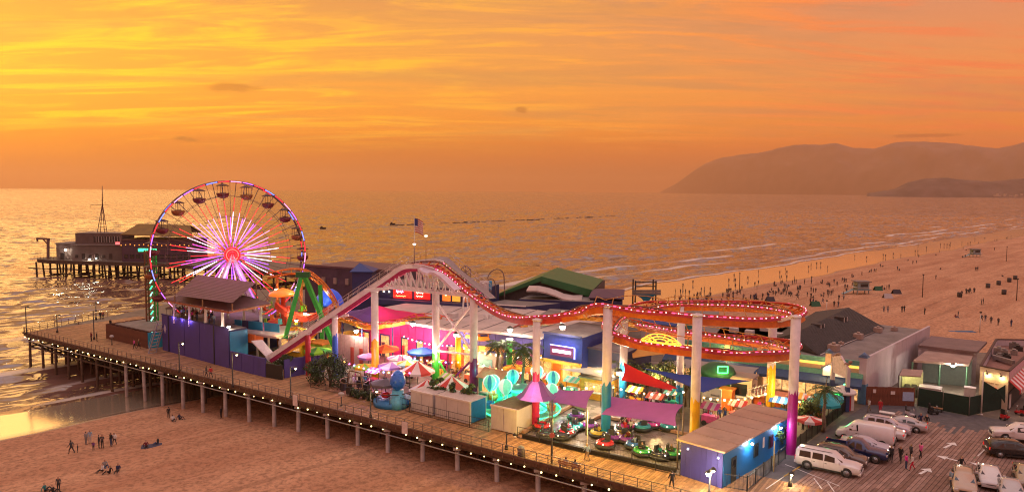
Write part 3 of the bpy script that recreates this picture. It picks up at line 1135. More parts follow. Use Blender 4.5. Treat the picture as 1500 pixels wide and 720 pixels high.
for ci, (px, yt, yp, yb, cn, dia)in enumerate(COLS):
	base=P(px-(yb-yt)*(px-750)/13600*0.9, yb)
	top=PY(px, yt, base.y)
	zp=PY(px, yp, base.y).z
	r=dia/2
	mb=MB()
	mb.cyl((base.x, base.y, 0), (base.x, base.y, top.z), r, r, 20)
	mb.cyl((base.x, base.y, top.z-0.02), (base.x, base.y, top.z+0.14), r*1.12, r*1.12, 20)
	o=mb.build('column', white_steel, coaster)
	mb=MB()
	n=20
	vs=[]
	rs=random.Random(ci)
	for k in range(n):
		t=2*math.pi*k/n
		vs.append((base.x+(r+0.012)*math.cos(t), base.y+(r+0.012)*math.sin(t), 0.0))
	for k in range(n):
		t=2*math.pi*k/n
		zz=min(zp, top.z-0.05)+rs.uniform(-0.35, 0.35)
		vs.append((base.x+(r+0.012)*math.cos(t), base.y+(r+0.012)*math.sin(t), zz))
	mb.add(vs, [(k, (k+1)%n, (k+1)%n+n, k+n)for k in range(n)], 0, True)
	mb.build('painted_sleeve', M('sleeve_'+cn, SLEEVE[cn], 0.4, var=0.15, scale=1.0, dirt=0.25), o)
	j=min(range(len(path)), key=lambda i:(path[i].xy-base.xy).length+abs(path[i].z-top.z)*0.6)
	tp=path[j]
	mb=MB()
	c=Vector((base.x, base.y, top.z+0.1))
	mb.bar(c, Vector((tp.x, tp.y, tp.z-0.45))if(tp-c).length<4 else c+ZUP*0.5, 0.4, 0.34)
	if ci in(0, 1, 2):
		mb.bar(c+Vector((-1.3, -0.2, 0.1)), c+Vector((1.9, 0.2, 0.35)), 0.35, 0.35)
	mb.build('saddle', white_steel, o)
	col_pos.append((base, top))
	# braces between the two columns under the crest
A, B=col_pos[3][0], col_pos[4][0]
mb=MB()
zA=lambda y:PY(637, y, A.y).z
zB=lambda y:PY(693, y, B.y).z
for p, q in(((A, 440), (B, 517)), ((B, 442), (A, 512)), ((A, 513), (B, 519))):
	mb.bar((p[0].x, p[0].y, PY(650, p[1], p[0].y).z), (q[0].x, q[0].y, PY(650, q[1], q[0].y).z), 0.22, 0.22)
mb.build('brace', white_steel, coaster)
mid=A.lerp(B, 0.42)
mb=MB()
mb.bar((A.x, A.y, PY(650, 520, A.y).z), (mid.x, mid.y, 0.6), 0.22, 0.22)
mb.build('brace', MATS['sleeve_green'], coaster)
mb=MB()
mb.bar((B.x, B.y, PY(650, 524, B.y).z), (mid.x-0.4, mid.y, 0.4), 0.22, 0.22)
mb.build('brace', MATS['sleeve_plum'], coaster)
A, B=col_pos[7][0], col_pos[8][0]
mb=MB()
zz=PY(900, 502, A.y).z
mb.bar((A.x, A.y, zz), (B.x, B.y, zz), 0.35, 0.4)
mb.build('brace', white_steel, coaster)
# lit sunburst sign fixed to the lower loop
amber_led=E('led_amber', (1.0, 0.38, 0.03), 1.7)
sp=P(968, 502, 10.4)
sg=thing('sunburst_sign', 'glowing amber sunburst neon sign on the lower loop of the orange helix', 'neon sign', sp)
for k, rr in enumerate((1.7, 1.2, 0.75)):
	mb=MB()
	for sx in((-1.0, 0, 1.0)if k==2 else(0,)):
		pts=[sp+U*(sx*1.35+rr*1.15*math.cos(a))+ZUP*(rr*0.55*math.sin(a))for a in np.linspace(0.05, math.pi-0.05, 14)]
		mb.tube(pts, 0.05, 5)
	mb.build('neon_arc', amber_led, sg)
mb=MB()
mb.bar(sp-U*2.1, sp+U*2.1, 0.14, 0.16)
for a in np.linspace(0.3, math.pi-0.3, 6):
	mb.bar(sp+U*1.1*math.cos(a)+ZUP*0.55*math.sin(a), sp+U*1.9*math.cos(a)+ZUP*0.9*math.sin(a), 0.05, 0.05)
mb.build('neon_ray', amber_led, sg)
# coaster train standing in the station at the foot of the lift
tr=thing('coaster_train', 'orange and red roller coaster train waiting low beside the foot of the lift', 'train', FR[NP-12][0])
for k in range(4):
	p, t, la, up=FR[NP-6-k*4]
	mb=MB()
	m=Matrix((t, la, up)).transposed().to_4x4()
	m.translation=p
	prof=[(-1.0, 0.15), (-0.95, 0.75), (-0.55, 0.95), (-0.2, 0.55), (0.35, 0.5), (0.75, 0.62), (1.05, 0.3), (0.95, 0.1)]
	vs=[(x, y, z)for y in(-0.55, 0.55)for x, z in prof]
	n=len(prof)
	mb.add(vs, [tuple(range(n)), tuple(reversed(range(n, 2*n)))]+[(i, i+n, (i+1)%n+n, (i+1)%n)for i in range(n)], 0, False, m)
	mb.box((-0.45, 0, 0.75), (0.25, 0.9, 0.6), 0, 1, m)
	mb.build('train_car', [M('train_orange', (0.7, 0.16, 0.02), 0.3, coat=0.4), M('seat_black', (0.03, 0.03, 0.03), 0.6)], tr)
	# American flag on a pole at the crest
fp=PY(607, 386, 98.2)
fl=thing('flag_pole', 'white flagpole with a striped flag standing on top of the lift hill', 'flag', fp)
mb=MB()
h=PY(607, 318, 98.2).z
mb.cyl(fp, (fp.x, fp.y, h), 0.07, 0.04, 8)
mb.ball((fp.x, fp.y, h+0.06), 0.10)
mb.build('pole', M('pole_pale', (0.6, 0.55, 0.5), 0.5), fl)
cloth=MB()
W_, H_=1.15, 1.9
nx=8
for r_ in range(13):
	vs=[]
	for i in range(nx+1):
		x=i/nx
		droop=0.9*x*x
		for z in(r_/13, (r_+1)/13):
			vs.append((fp.x+0.05+x*W_, fp.y+0.12*math.sin(x*7)*x, h-0.15-H_*(1-z)-droop*0.55))
	cloth.add(vs, [(2*i, 2*i+2, 2*i+3, 2*i+1)for i in range(nx)], 0 if r_%2==0 else 1, True)
vs=[]
for i in range(4):
	x=i/nx
	for z in(6/13, 1.0):
		vs.append((fp.x+0.05+x*W_, fp.y+0.12*math.sin(x*7)*x-0.012, h-0.15-H_*(1-z)-0.9*x*x*0.55))
cloth.add(vs, [(2*i, 2*i+2, 2*i+3, 2*i+1)for i in range(3)], 2, True)
cloth.build('flag_cloth', [M('flag_red', (0.36, 0.03, 0.04), 0.8), M('flag_white', (0.6, 0.55, 0.5), 0.8), M('flag_blue', (0.03, 0.04, 0.18), 0.8)], fl)
# lamp posts at the crest
for n_, (px, py, y2)in enumerate(((607, 385, 358), (624, 385, 346))):
	p=PY(px, py, 97.0)
	t=PY(px, y2, 97.0)
	lp=thing('crest_lamp', ['thin lamp post on the lift hill crest, below the flag', 'thin lamp post on the lift hill crest, right of the flag'][n_], 'lamp post', p)
	mb=MB()
	mb.cyl(p, t, 0.045, 0.035, 6)
	mb.build('post', rail_m, lp)
	mb=MB()
	mb.box((t.x, t.y, t.z+0.06), (0.35, 0.25, 0.14))
	mb.build('lamp_head', E('lamp_white', (1.0, 0.86, 0.66), 5.0), lp)
	# ================================================================ FERRIS WHEEL
WC=PY(337.5, 372, 125.0)
WR=106.5*125/1050
led_red=E('led_red', (1.0, 0.02, 0.03), 1.6)
led_pw=E('led_pinkwhite', (1.0, 0.26, 0.50), 1.7)
led_w=E('led_purewhite', (1.0, 0.60, 0.78), 2.4)
led_vio=E('led_violet', (0.40, 0.10, 1.0), 1.8)
led_blue=E('led_blue', (0.14, 0.20, 1.0), 1.8)
led_mag=E('led_magenta', (1.0, 0.07, 0.55), 1.8)
wheel_steel=M('wheel_steel', (0.16, 0.10, 0.10), 0.45, metal=0.2)
wheel_white=M('wheel_white', (0.62, 0.55, 0.55), 0.5)
wax=Vector((WC.x, WC.y, 0)).normalized()
wax=Matrix.Rotation(R(9), 3, 'Z')@wax
wlat=Vector((wax.y, -wax.x, 0))
wh=thing('ferris_wheel', 'giant ferris wheel with red, violet and white light strips on its spokes', 'ferris wheel', (WC.x, WC.y, 0))
def wp(ang, r, off=0.0):
	return WC+wlat*(r*math.cos(ang))+ZUP*(r*math.sin(ang))+wax*off
HALF=1.15
NS=20
for off in(-HALF, HALF):
	mb=MB()
	mb.tube([wp(2*math.pi*k/80, WR, off)for k in range(80)], 0.17, 6, closed=True)
	mb.build('rim', wheel_steel, wh)
	mb=MB()
	mb.tube([wp(2*math.pi*k/60, WR*0.80, off)for k in range(60)], 0.035, 5, closed=True)
	mb.tube([wp(2*math.pi*k/60, WR*0.52, off)for k in range(60)], 0.035, 5, closed=True)
	mb.build('ring_cable', wheel_steel, wh)
	# light tubes on the rims, in runs of colour
order=[led_red, led_vio, led_red, led_blue, led_pw, led_red, led_red, led_blue]
n=40
for k in range(n):
	mb=MB()
	a0, a1=2*math.pi*(k+0.06)/n, 2*math.pi*(k+0.94)/n
	mb.tube([wp(a0+(a1-a0)*q/4, WR-0.03, -HALF-0.19)for q in range(5)], 0.07, 6)
	mb.build('rim_light', order[(k*3+k//5)%8], wh)
for k in range(n):
	if k%3==0:
		mb=MB()
		a0, a1=2*math.pi*(k+0.06)/n, 2*math.pi*(k+0.9)/n
		mb.tube([wp(a0+(a1-a0)*q/4, WR-0.05, HALF-0.19)for q in range(5)], 0.075, 6)
		mb.build('rim_light', order[(k*5)%8], wh)
rs=random.Random(5)
for k in range(NS):
	for off in(-HALF, HALF):
		a=2*math.pi*(k+0.5)/NS+(0.075 if off>0 else-0.075)
		a_r=2*math.pi*(k+0.5)/NS
		# structural spoke
		mb=MB()
		p0, p1=wp(a, 1.0, off*0.9), wp(a_r+(a-a_r)*0.6, WR, off)
		mb.cyl(p0, p1, 0.065, 0.065, 6)
		sp_=mb.build('spoke', wheel_steel, wh)
		# light strip: white and pink inside, red at its end
		w1=rs.choice([0.54, 0.58, 0.63])
		f=-0.12
		for a_, b_, mt, rr in((0.10, 0.20, rs.choice([led_mag, led_vio, led_red]), 0.10), (0.20, w1, rs.choice([led_w, led_pw, led_w, led_vio, led_mag]), 0.12), (w1, w1+0.20, led_red, 0.085)):
			q0, q1=p0.lerp(p1, (a_-0.076)/0.924), p0.lerp(p1, (b_-0.076)/0.924)
			mb=MB()
			mb.cyl(q0+wax*f, q1+wax*f, rr*0.42, rr*0.42, 6)
			mb.build('light_strip', mt, sp_)
			# mid spokes
	a=2*math.pi*k/NS
	mb=MB()
	p0, p1=wp(a, 1.0, -HALF*0.8), wp(a, WR, -HALF)
	mb.cyl(p0, p1, 0.04, 0.04, 5)
	sp_=mb.build('spoke', wheel_steel, wh)
	mb=MB()
	mb.cyl(p0.lerp(p1, 0.10)-wax*0.1, p0.lerp(p1, 0.47)-wax*0.1, 0.05, 0.05, 6)
	mb.build('light_strip', [led_vio, led_mag, led_red, led_vio][k%4], sp_)
	# cross member between the two rims
	mb=MB()
	mb.cyl(wp(a, WR, -HALF-0.15), wp(a, WR, HALF+0.15), 0.07, 0.07, 6)
	mb.cyl(wp(a, WR*0.80, -HALF), wp(a, WR*0.80, HALF), 0.04, 0.04, 5)
	mb.build('cross_member', wheel_steel, wh)
	# hub
mb=MB()
mb.cyl(WC-wax*1.7, WC+wax*1.7, 0.8, 0.8, 20)
mb.build('axle', wheel_steel, wh)
mb=MB()
mb.lathe(WC-wax*1.72, [(0.01, 0.28), (1.1, 0.26), (1.35, 0.14), (1.4, 0.0), (0.9, -0.05)], 28, axis=-wax)
hub=mb.build('hub', M('hub_red', (0.5, 0.02, 0.03), 0.4), wh)
for r_, mt in((1.3, led_red), (0.98, E('led_coral', (1.0, 0.10, 0.08), 1.6)), (0.62, led_red)):
	mb=MB()
	mb.tube([WC-wax*2.03+wlat*r_*math.cos(t)+ZUP*r_*math.sin(t)for t in np.linspace(0, 2*math.pi, 25)[:-1]], 0.10, 6, closed=True)
	mb.build('hub_light', mt, hub)
mb=MB()
for k in range(12):
	t=2*math.pi*k/12
	mb.bar(WC-wax*2.04, WC-wax*2.04+wlat*0.6*math.cos(t)+ZUP*0.6*math.sin(t), 0.06, 0.06)
mb.build('hub_light', led_red, hub)
# legs
for off in(-2.3, 2.3):
	for s_ in(-1, 1):
		mb=MB()
		mb.bar(WC+wax*off*0.75, (WC.x+wlat.x*s_*6.2+wax.x*off*1.8, WC.y+wlat.y*s_*6.2+wax.y*off*1.8, 0), 0.55, 0.55)
		lg=mb.build('leg', wheel_white, wh)
		mb=MB()
		p, q=WC+wax*off*0.75, Vector((WC.x+wlat.x*s_*6.2+wax.x*off*1.8, WC.y+wlat.y*s_*6.2+wax.y*off*1.8, 0))
		side=wax*(-0.32 if off<0 else 0.32)
		mb.bar(p.lerp(q, 0.12)+side, p.lerp(q, 0.98)+side, 0.12, 0.12)
		mb.build('leg_light', [led_pw, led_vio][s_>0], lg)
		# gondolas
gond_m=M('gondola_maroon', (0.17, 0.03, 0.035), 0.4, var=0.2)
gond_y=M('gondola_orange', (0.30, 0.10, 0.03), 0.4, var=0.2)
can_m=M('gondola_canopy', (0.10, 0.05, 0.05), 0.6)
gp=None
for k in range(NS):
	a=2*math.pi*(k+0.26)/NS
	hang=wp(a, WR-0.15, 0)
	if gp is None:
		g=MB()
		g.lathe((0, 0, 0), [(0.35, -2.75), (0.80, -2.55), (1.02, -2.15), (1.08, -1.85), (1.0, -1.83), (0.85, -2.2), (0.4, -2.4)], 14)
		gp=g.mesh('gondola', gond_m)
		c_=MB()
		c_.lathe((0, 0, 0), [(1.15, -0.62), (0.95, -0.48), (0.4, -0.28), (0.06, -0.22)], 12)
		cp_=c_.mesh('canopy', can_m)
		h_=MB()
		h_.cyl((0, 0, 0.1), (0, 0, -2.5), 0.06, 0.06, 6)
		for q in range(4):
			t=math.pi/4+q*math.pi/2
			h_.cyl((0.98*math.cos(t), 0.98*math.sin(t), -1.85), (0.9*math.cos(t), 0.9*math.sin(t), -0.5), 0.035, 0.035, 5)
		h_.tube([(0.5*math.cos(t), 0.5*math.sin(t), -1.75)for t in np.linspace(0, 6.28, 9)[:-1]], 0.05, 5, closed=True)
		hp_=h_.mesh('hanger', wheel_steel)
	o=link('gondola', gp, wh)
	o.location=hang-Vector(wh['_w'])
	if k%3==1:
		o.material_slots[0].link='OBJECT'
		o.material_slots[0].material=gond_y
	link('canopy', cp_, o)
	link('hanger', hp_, o)
for q, colr in((0.3, (1, 0.4, 0.55)), (-0.3, (0.7, 0.35, 1.0))):
	lamp('wheel_glow', WC-wax*3.0+ZUP*q*12, colr, 380, 1.5, wh)
	# ================================================================ BUILDINGS
navy=M('wall_navy', (0.035, 0.035, 0.12), 0.7, var=0.25, scale=0.8, dirt=0.3)
purple=M('wall_purple', (0.065, 0.05, 0.25), 0.65, var=0.15, scale=0.6, dirt=0.3)
violet_d=M('wall_dusky_violet', (0.09, 0.055, 0.085), 0.8, var=0.25, scale=0.6, dirt=0.4)
bluepanel=M('panel_blue', (0.015, 0.21, 0.44), 0.5, var=0.15, scale=0.8, dirt=0.25)
teal_p=M('panel_teal', (0.05, 0.24, 0.23), 0.6, var=0.15)
white_w=M('wall_white', (0.56, 0.50, 0.50), 0.75, var=0.12, scale=0.8, dirt=0.4)
cream_w=M('wall_cream', (0.62, 0.46, 0.34), 0.75, var=0.12, scale=0.8, dirt=0.2)
magenta_w=M('wall_magenta', (0.46, 0.015, 0.14), 0.6, var=0.15, scale=0.8, dirt=0.2)
orange_p=M('panel_orange', (0.62, 0.13, 0.02), 0.5, var=0.15)
brownroof=M('roof_purple_brown', (0.15, 0.075, 0.085), 0.7, var=0.2, scale=0.8, dirt=0.3)
greyroof=M('roof_grey', (0.20, 0.17, 0.165), 0.85, var=0.25, scale=0.5, dirt=0.5)
tanroof=M('roof_tan', (0.36, 0.24, 0.20), 0.8, var=0.2, scale=0.5, dirt=0.4)
shingle_m=M('shingle_dark', (0.055, 0.046, 0.046), 0.9, var=0.45, scale=2.5, bump=0.5)
paleroof=M('roof_pale', (0.50, 0.40, 0.38), 0.75, var=0.15, scale=0.4, dirt=0.4)
black_m=M('black_paint', (0.018, 0.018, 0.02), 0.5, var=0.2)
glass_d=M('window_glass', (0.02, 0.025, 0.03), 0.08, var=0.1, bump=0.0, spec=0.8)
lit_win=E('lit_window', (1.0, 0.60, 0.24), 0.9, (0.2, 0.12, 0.06), True)
lit_warm=E('lit_interior', (1.0, 0.60, 0.20), 0.85, (0.25, 0.14, 0.06), True)
trim_w=M('trim_white', (0.66, 0.60, 0.58), 0.6, var=0.1)
fence_br=M('fence_brown', (0.13, 0.05, 0.032), 0.8, var=0.3, scale=1.2, bump=0.3, dirt=0.3)
greensh=M('shade_net_green', (0.010, 0.032, 0.022), 0.85, var=0.3)
steel_d=M('steel_dark', (0.05, 0.045, 0.045), 0.5, metal=0.4)
WHITE_LAMP=E('floodlight', (1.0, 0.90, 0.72), 60.0)
def v3(p, z):
	return Vector((p.x, p.y, z))
def wallbox(poly, z0, z1, name, mat, parent, roofmat=None):
	mb=MB()
	mb.prism([(p[0], p[1])for p in poly], z0, z1, 0, 1 if roofmat else None)
	return mb.build(name, [mat, roofmat]if roofmat else mat, parent)
def panel_on(a, b, z0, z1, off, th, name, mat, parent):
	"""upright panel from plan point a to b standing off metres in front (to the right hand of a->b is front)"""
	d=(b-a)
	d.z=0
	d.normalize()
	n=Vector((d.y, -d.x, 0))
	mb=MB()
	p, q=a+n*(off+th/2), b+n*(off+th/2)
	mb.bar((p.x, p.y, (z0+z1)/2), (q.x, q.y, (z0+z1)/2), th, z1-z0)
	return mb.build(name, mat, parent)
def lerp(a, b, t):
	return a+(b-a)*t
def floodlamp(loc, label, power, col=(1.0, 0.86, 0.62), r=0.2, name='floodlight', arm=None):
	"""a lit lamp with its housing, bracket and light"""
	t=thing(name, label, 'floodlight', loc)
	mb=MB()
	mb.ball(loc, r, 10, 6)
	mb.build('bulb', WHITE_LAMP, t)
	mb=MB()
	mb.lathe((loc[0], loc[1], loc[2]), [(r*1.3, 0.1), (r*1.1, r*0.9), (0.05, r*1.4)], 10)
	if arm is not None:
		mb.cyl((loc[0], loc[1], loc[2]+r), arm, 0.035, n=6)
	mb.build('housing', steel_d, t)
	lamp('flood_light', (loc[0], loc[1]-r*1.6, loc[2]-r*0.6), col, power, r, t)
	return t
	# ---- purple arcade wall and the pavilion on its terrace
a, b=P(239, 512), P(337, 539)
H=5.85
dr=(b-a).normalized()
nb=Vector((-dr.y, dr.x, 0))
if nb.y<0:
	nb=-nb
arc=thing('purple_arcade', 'tall violet walled arcade block with a people-filled terrace under the ferris wheel', 'building', a)
wallbox([a, b, b+nb*2.9, a+nb*2.9], 0, H-0.25, 'core', navy, arc, greyroof)
wallbox([a+nb*2.95, lerp(a, b, 0.62)+nb*2.95, lerp(a, b, 0.62)+nb*13, a+nb*13], 0, H-0.9, 'terrace', navy, arc, greyroof)
cuts=[0, 0.115, 0.36, 0.59, 0.80, 1.0]
for i in range(5):
	panel_on(lerp(a, b, cuts[i]+0.004), lerp(a, b, cuts[i+1]-0.004), 0.0, H, 0.0, 0.12, 'wall_panel', purple, arc)
panel_on(lerp(a, b, 0.0), lerp(a, b, 1.0), H+0.005, H+0.11, -0.05, 0.25, 'coping', navy, arc)
for t in(0.115, 0.80):
	p=lerp(a, b, t)-nb*0.16
	mb=MB()
	mb.bar((p.x, p.y, 0), (p.x, p.y, H), 0.16, 0.16)
	mb.build('joint_post', black_m, arc)
panel_on(b+nb*0.05, b+nb*2.9, 0.0, H-0.5, 0.0, 0.12, 'end_panel', bluepanel, arc)
mb=MB()
c=lerp(a, b, 0.055)-nb*0.14+ZUP*3.6
mb.poly([c+ZUP*0.75, c-dr*0.42, c-ZUP*0.75, c+dr*0.42], 0.04)
mb.build('diamond_emblem', M('emblem_pale', (0.45, 0.42, 0.6), 0.6), arc)
# violet wash lamps along the coping
for t in(0.20, 0.33, 0.46):
	p=lerp(a, b, t)-nb*0.35
	lamp('wash_light', (p.x, p.y, H-0.15), (0.36, 0.22, 1.0), 26, 0.1, arc)
	# pavilion
pav=thing('terrace_pavilion', 'two tier purple brown roofed pavilion above the violet arcade wall', 'pavilion', a+nb*4)
e0, e1, e2=P(241, 438, 8.5), P(335, 455, 8.5), P(397, 444, 8.5)
e3=e0+(e2-e1)
u0, u1=P(256, 432, 9.9), P(340, 443.5, 9.9)
u2, u3=PY(375, 414, 110.5), PY(290, 402, 120.5)
mb=MB()
cen=(e0+e1+e2+e3)/4
inner=[p.lerp(v3(cen, 9.6), 0.42)for p in(e0, e1, e2, e3)]
for p in inner:
	p.z=9.45
L4=[e0, e1, e2, e3]
for i in range(4):
	j=(i+1)%4
	mb.poly([L4[i], L4[j], inner[j], inner[i]], 0.10)
mb.build('lower_roof', brownroof, pav)
mb=MB()
for i in range(4):
	j=(i+1)%4
	mb.bar(L4[i]-ZUP*0.22, L4[j]-ZUP*0.22, 0.14, 0.26)
mb.build('eave_board', M('eave_orange', (0.40, 0.14, 0.08), 0.6), pav)
mb=MB()
n=16
for i in range(n):
	p, q=i/n, (i+1)/n
	l0, r0=u0.lerp(u3, p), u1.lerp(u2, p)
	l1, r1=u0.lerp(u3, q), u1.lerp(u2, q)
	up=ZUP*0.028
	mb.poly([l0+up, r0+up, r1, l1], 0.03)
mb.build('upper_roof', brownroof, pav)
mb=MB()
bk=(u3-u0)
bk=Vector((bk.x, bk.y, 0)).normalized()
mb.poly([u3, u2, u2+bk*5-ZUP*1.7, u3+bk*5-ZUP*1.7], 0.05)
mb.build('back_roof', brownroof, pav)
for p in(u0, u1, u0.lerp(u1, 0.5), u2, u3):
	mb=MB()
	mb.bar(v3(p, 8.7), p-ZUP*0.08, 0.14, 0.14)
	mb.build('upper_post', wood[2], pav)
for i, t in enumerate((0.08, 0.36, 0.64, 0.92)):
	for s_ in(0, 1):
		p=e0.lerp(e1, t)if s_==0 else e3.lerp(e2, t)
		p=p.lerp(cen, 0.10)
		mb=MB()
		mb.bar((p.x, p.y, H-1.0), (p.x, p.y, 8.4), 0.32, 0.32)
		mb.build('post', trim_w, pav)
floodlamp(PY(335, 478, 103.2), 'bright white floodlight at the right corner of the pavilion eave', 260)
# low purple wall to the right with its dark gate
c0, c1, c2=P(339, 539.5), P(391, 552), P(415, 556)
lw=thing('low_purple_wall', 'long low violet wall beside the foot of the lift hill', 'wall', c0)
for i in range(3):
	panel_on(c0.lerp(c1, i/3+0.005), c0.lerp(c1, (i+1)/3-0.005), 0, 2.65, 0, 0.2, 'wall_panel', purple, lw)
panel_on(c1+(c2-c1)*0.02, c2, 0, 2.0, 0, 0.2, 'gate_panel', black_m, lw)
d0=P(416, 553.5)
d1, d2=P(449, 547), P(475, 543)
panel_on(d0, d1, 0, 2.6, 0, 0.2, 'wall_panel', purple, lw)
panel_on(d1, d2, 0, 2.4, 0, 0.2, 'wall_panel', purple, lw)
# loading platform with blue and orange panels
ld=thing('loading_platform', 'raised coaster loading platform with blue and orange side panels', 'platform', P(370, 540))
ldY=109.5
mb=MB()
q0, q1=PY(338, 478, ldY), PY(405, 492, ldY-3.5)
q0.z=q1.z=4.1
mb.prism([(q0.x, q0.y), (q1.x, q1.y), (q1.x+3.2, q1.y+7), (q0.x+2, q0.y+7)], 3.75, 4.1)
mb.build('deck', paleroof, ld)
for x0, x1 in((0.0, 0.16), (0.17, 0.30), (0.31, 0.62), (0.66, 0.98)):
	p, q=q0.lerp(q1, x0), q0.lerp(q1, x1)
	panel_on(p, q, 4.55, 5.85, -0.9, 0.1, 'blue_panel', bluepanel if x0!=0.17 else navy, ld)
r0, r1=PY(352, 486, 106.5), PY(387, 497, 104.0)
for i in range(3):
	p, q=r0.lerp(r1, i/3+0.01), r0.lerp(r1, (i+1)/3-0.01)
	panel_on(p, q, r0.z-1.2-i*0.12, r0.z+0.1-i*0.12, 0.1, 0.1, 'orange_panel', orange_p, ld)
for i in range(5):
	p=q0.lerp(q1, i/4)+Vector((0.4, 0.5, 0))
	mb=MB()
	mb.bar((p.x, p.y, 0), (p.x, p.y, 3.75), 0.25, 0.25)
	mb.build('post', trim_w, ld)
	# white sloping end plate of the lift
mb=MB()
mb.poly([PY(368, 499, 101.4), PY(384, 497.5, 102.5), PY(408, 526, 101.6), PY(392, 524.5, 100.2)], 0.15)
tag(mb.build('lift_end_plate', white_steel), 'white sloping plate below the end of the lift hill', 'ramp')
# ---- brown fence enclosure by the end of the boardwalk
f0, f1=P(156, 495.5), P(216, 510)
fd=(f1-f0).normalized()
fn=Vector((-fd.y, fd.x, 0))
if fn.y<0:
	fn=-fn
fe=thing('board_fence', 'dark brown board fence enclosing a yard near the pier end', 'fence', f0)
Lf=(f1-f0).length
bd=MB()
bd.box((0, 0, 1.3), (0.40, 0.06, 2.6))
bme=bd.mesh('board', fence_br)
i=0
while i*0.42<Lf:
	o=link('board', bme, fe)
	o.location=f0+fd*(i*0.42+0.2)-f0+Vector((0, 0, rnd.uniform(-0.08, 0.04)))
	o.rotation_euler.z=math.atan2(fd.y, fd.x)
	i+=1
while i*0.42<Lf+9:
	k=i*0.42-Lf
	o=link('board', bme, fe)
	o.location=fn*k+Vector((0, 0, rnd.uniform(-0.08, 0.04)))
	o.rotation_euler.z=math.atan2(fn.y, fn.x)
	i+=1
yr=thing('yard_roof', 'flat grey roof over the yard behind the brown board fence', 'shed roof', f0+fn*2)
wallbox([f0+fd*2+fn*0.5, f1+fn*0.5, f1+fn*6.5, f0+fd*2+fn*6.5], 2.62, 2.78, 'roof', greyroof, yr)
for p in(f0+fd*2.3+fn*0.8, f1-fd*0.3+fn*0.8, f1-fd*0.3+fn*6.2, f0+fd*2.3+fn*6.2):
	mb=MB()
	mb.bar((p.x, p.y, 0), (p.x, p.y, 2.62), 0.15, 0.15)
	mb.build('post', fence_br, yr)
bw=thing('blue_booth', 'bright blue booth wall at the end of the brown fence', 'booth', f1)
b1_=P(239, 508)
wallbox([f1+fd*0.1, f1+fd*0.1+fn*4, b1_+fn*4, b1_], 0, 2.6, 'wall', M('booth_blue', (0.01, 0.33, 0.50), 0.5), bw, greyroof)
st=thing('terrace_stairs', 'grey open stairs climbing beside the blue booth to the arcade terrace', 'stairs', P(226, 517))
s0, s1=P(223, 517), v3(P(238, 512), 4.6)
for i in range(9):
	p=s0.lerp(s1, i/9)
	mb=MB()
	mb.box((p.x, p.y, p.z+0.05), (0.34, 1.2, 0.08), UA)
	mb.build('step', M('stair_grey', (0.3, 0.26, 0.25), 0.7), st)
mb=MB()
for s_ in(-0.6, 0.6):
	mb.bar(s0+nb*s_, s1+nb*s_, 0.10, 0.22)
	mb.bar(s0+nb*s_+ZUP*1.0, s1+nb*s_+ZUP*1.0, 0.05, 0.05)
mb.build('stringer', MATS['stair_grey'], st)
# netting heap with orange ropes on the yard roof
mb=MB()
n_, m_=26, 12
c0_, c1_, w_=f0+fd*1+fn*8.2, f1+fd*4+fn*8.6, 4.2
vs=[]
for i in range(n_+1):
	for j in range(m_+1):
		p=c0_.lerp(c1_, i/n_)+fn*(w_*(j/m_))
		e=min(1, 4*min(i/n_, 1-i/n_, j/m_, 1-j/m_)+0.02)
		vs.append((p.x, p.y, 0.0+e*(3.9+1.6*mnoise.fractal(Vector((i*0.5, j*0.6, 2)), 1.0, 2.0, 4))))
mb.add(vs, [(i*(m_+1)+j, (i+1)*(m_+1)+j, (i+1)*(m_+1)+j+1, i*(m_+1)+j+1)for i in range(n_)for j in range(m_)])
tag(mb.build('rock_mound', M('rockwork_rust', (0.20, 0.085, 0.04), 0.9, var=0.5, scale=1.5, bump=0.8)), 'rust coloured rockwork mound behind the brown board fence', 'rockwork')
# ---- far end of the pier
fpz=PY(55, 378, 262)
far=thing('far_pier', 'long far wooden pier end standing on piles out in the sea', 'pier', (-140, 262, 0))
A0, A1=Vector((PY(38, 378, 263).x, 263, 0)), Vector((PY(236, 378, 250).x, 250, 0))
wallbox([A0+Vector((2, 3, 0)), A0+Vector((5, -1, 0)), lerp(A0, A1, 0.2)+Vector((0, -2, 0)), A1, A1+Vector((60, -30, 0)), A1+Vector((70, -12, 0)), A1+Vector((12, 30, 0)), A0+Vector((20, 22, 0))], -1.3, 0, 'deck', deck_dark, far, slab_m)
pm_f=MB()
pm_f.cyl((0, 0, -10), (0, 0, -1.2), 0.36, 0.3, 8)
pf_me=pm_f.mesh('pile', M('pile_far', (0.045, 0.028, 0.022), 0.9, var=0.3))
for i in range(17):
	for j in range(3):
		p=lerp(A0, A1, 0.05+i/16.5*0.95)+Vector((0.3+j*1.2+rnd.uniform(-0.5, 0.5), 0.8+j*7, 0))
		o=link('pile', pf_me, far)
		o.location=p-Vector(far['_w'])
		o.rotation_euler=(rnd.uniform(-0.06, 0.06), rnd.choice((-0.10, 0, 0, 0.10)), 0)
for i in range(14):
	p=lerp(A1, A1+Vector((60, -30, 0)), i/13.0)+Vector((0.5, 1.0, 0))
	o=link('pile', pf_me, far)
	o.location=p-Vector(far['_w'])
mb=MB()
mb.bar(lerp(A0, A1, 0.02)+Vector((0, -0.2, -3.4)), A1+Vector((0, -0.2, -3.4)), 0.25, 0.35)
mb.bar(lerp(A0, A1, 0.3)+Vector((0, -0.4, -5.2)), lerp(A0, A1, 0.8)+Vector((0, -0.4, -5.2)), 0.25, 0.3)
mb.build('waler', pf_me.materials[0], far)
mb=MB()
for z in(0.5, 1.0):
	mb.cyl(A0+Vector((3, 0, z)), lerp(A0, A1, 0.35)+Vector((0, -1, z)), 0.05, n=5)
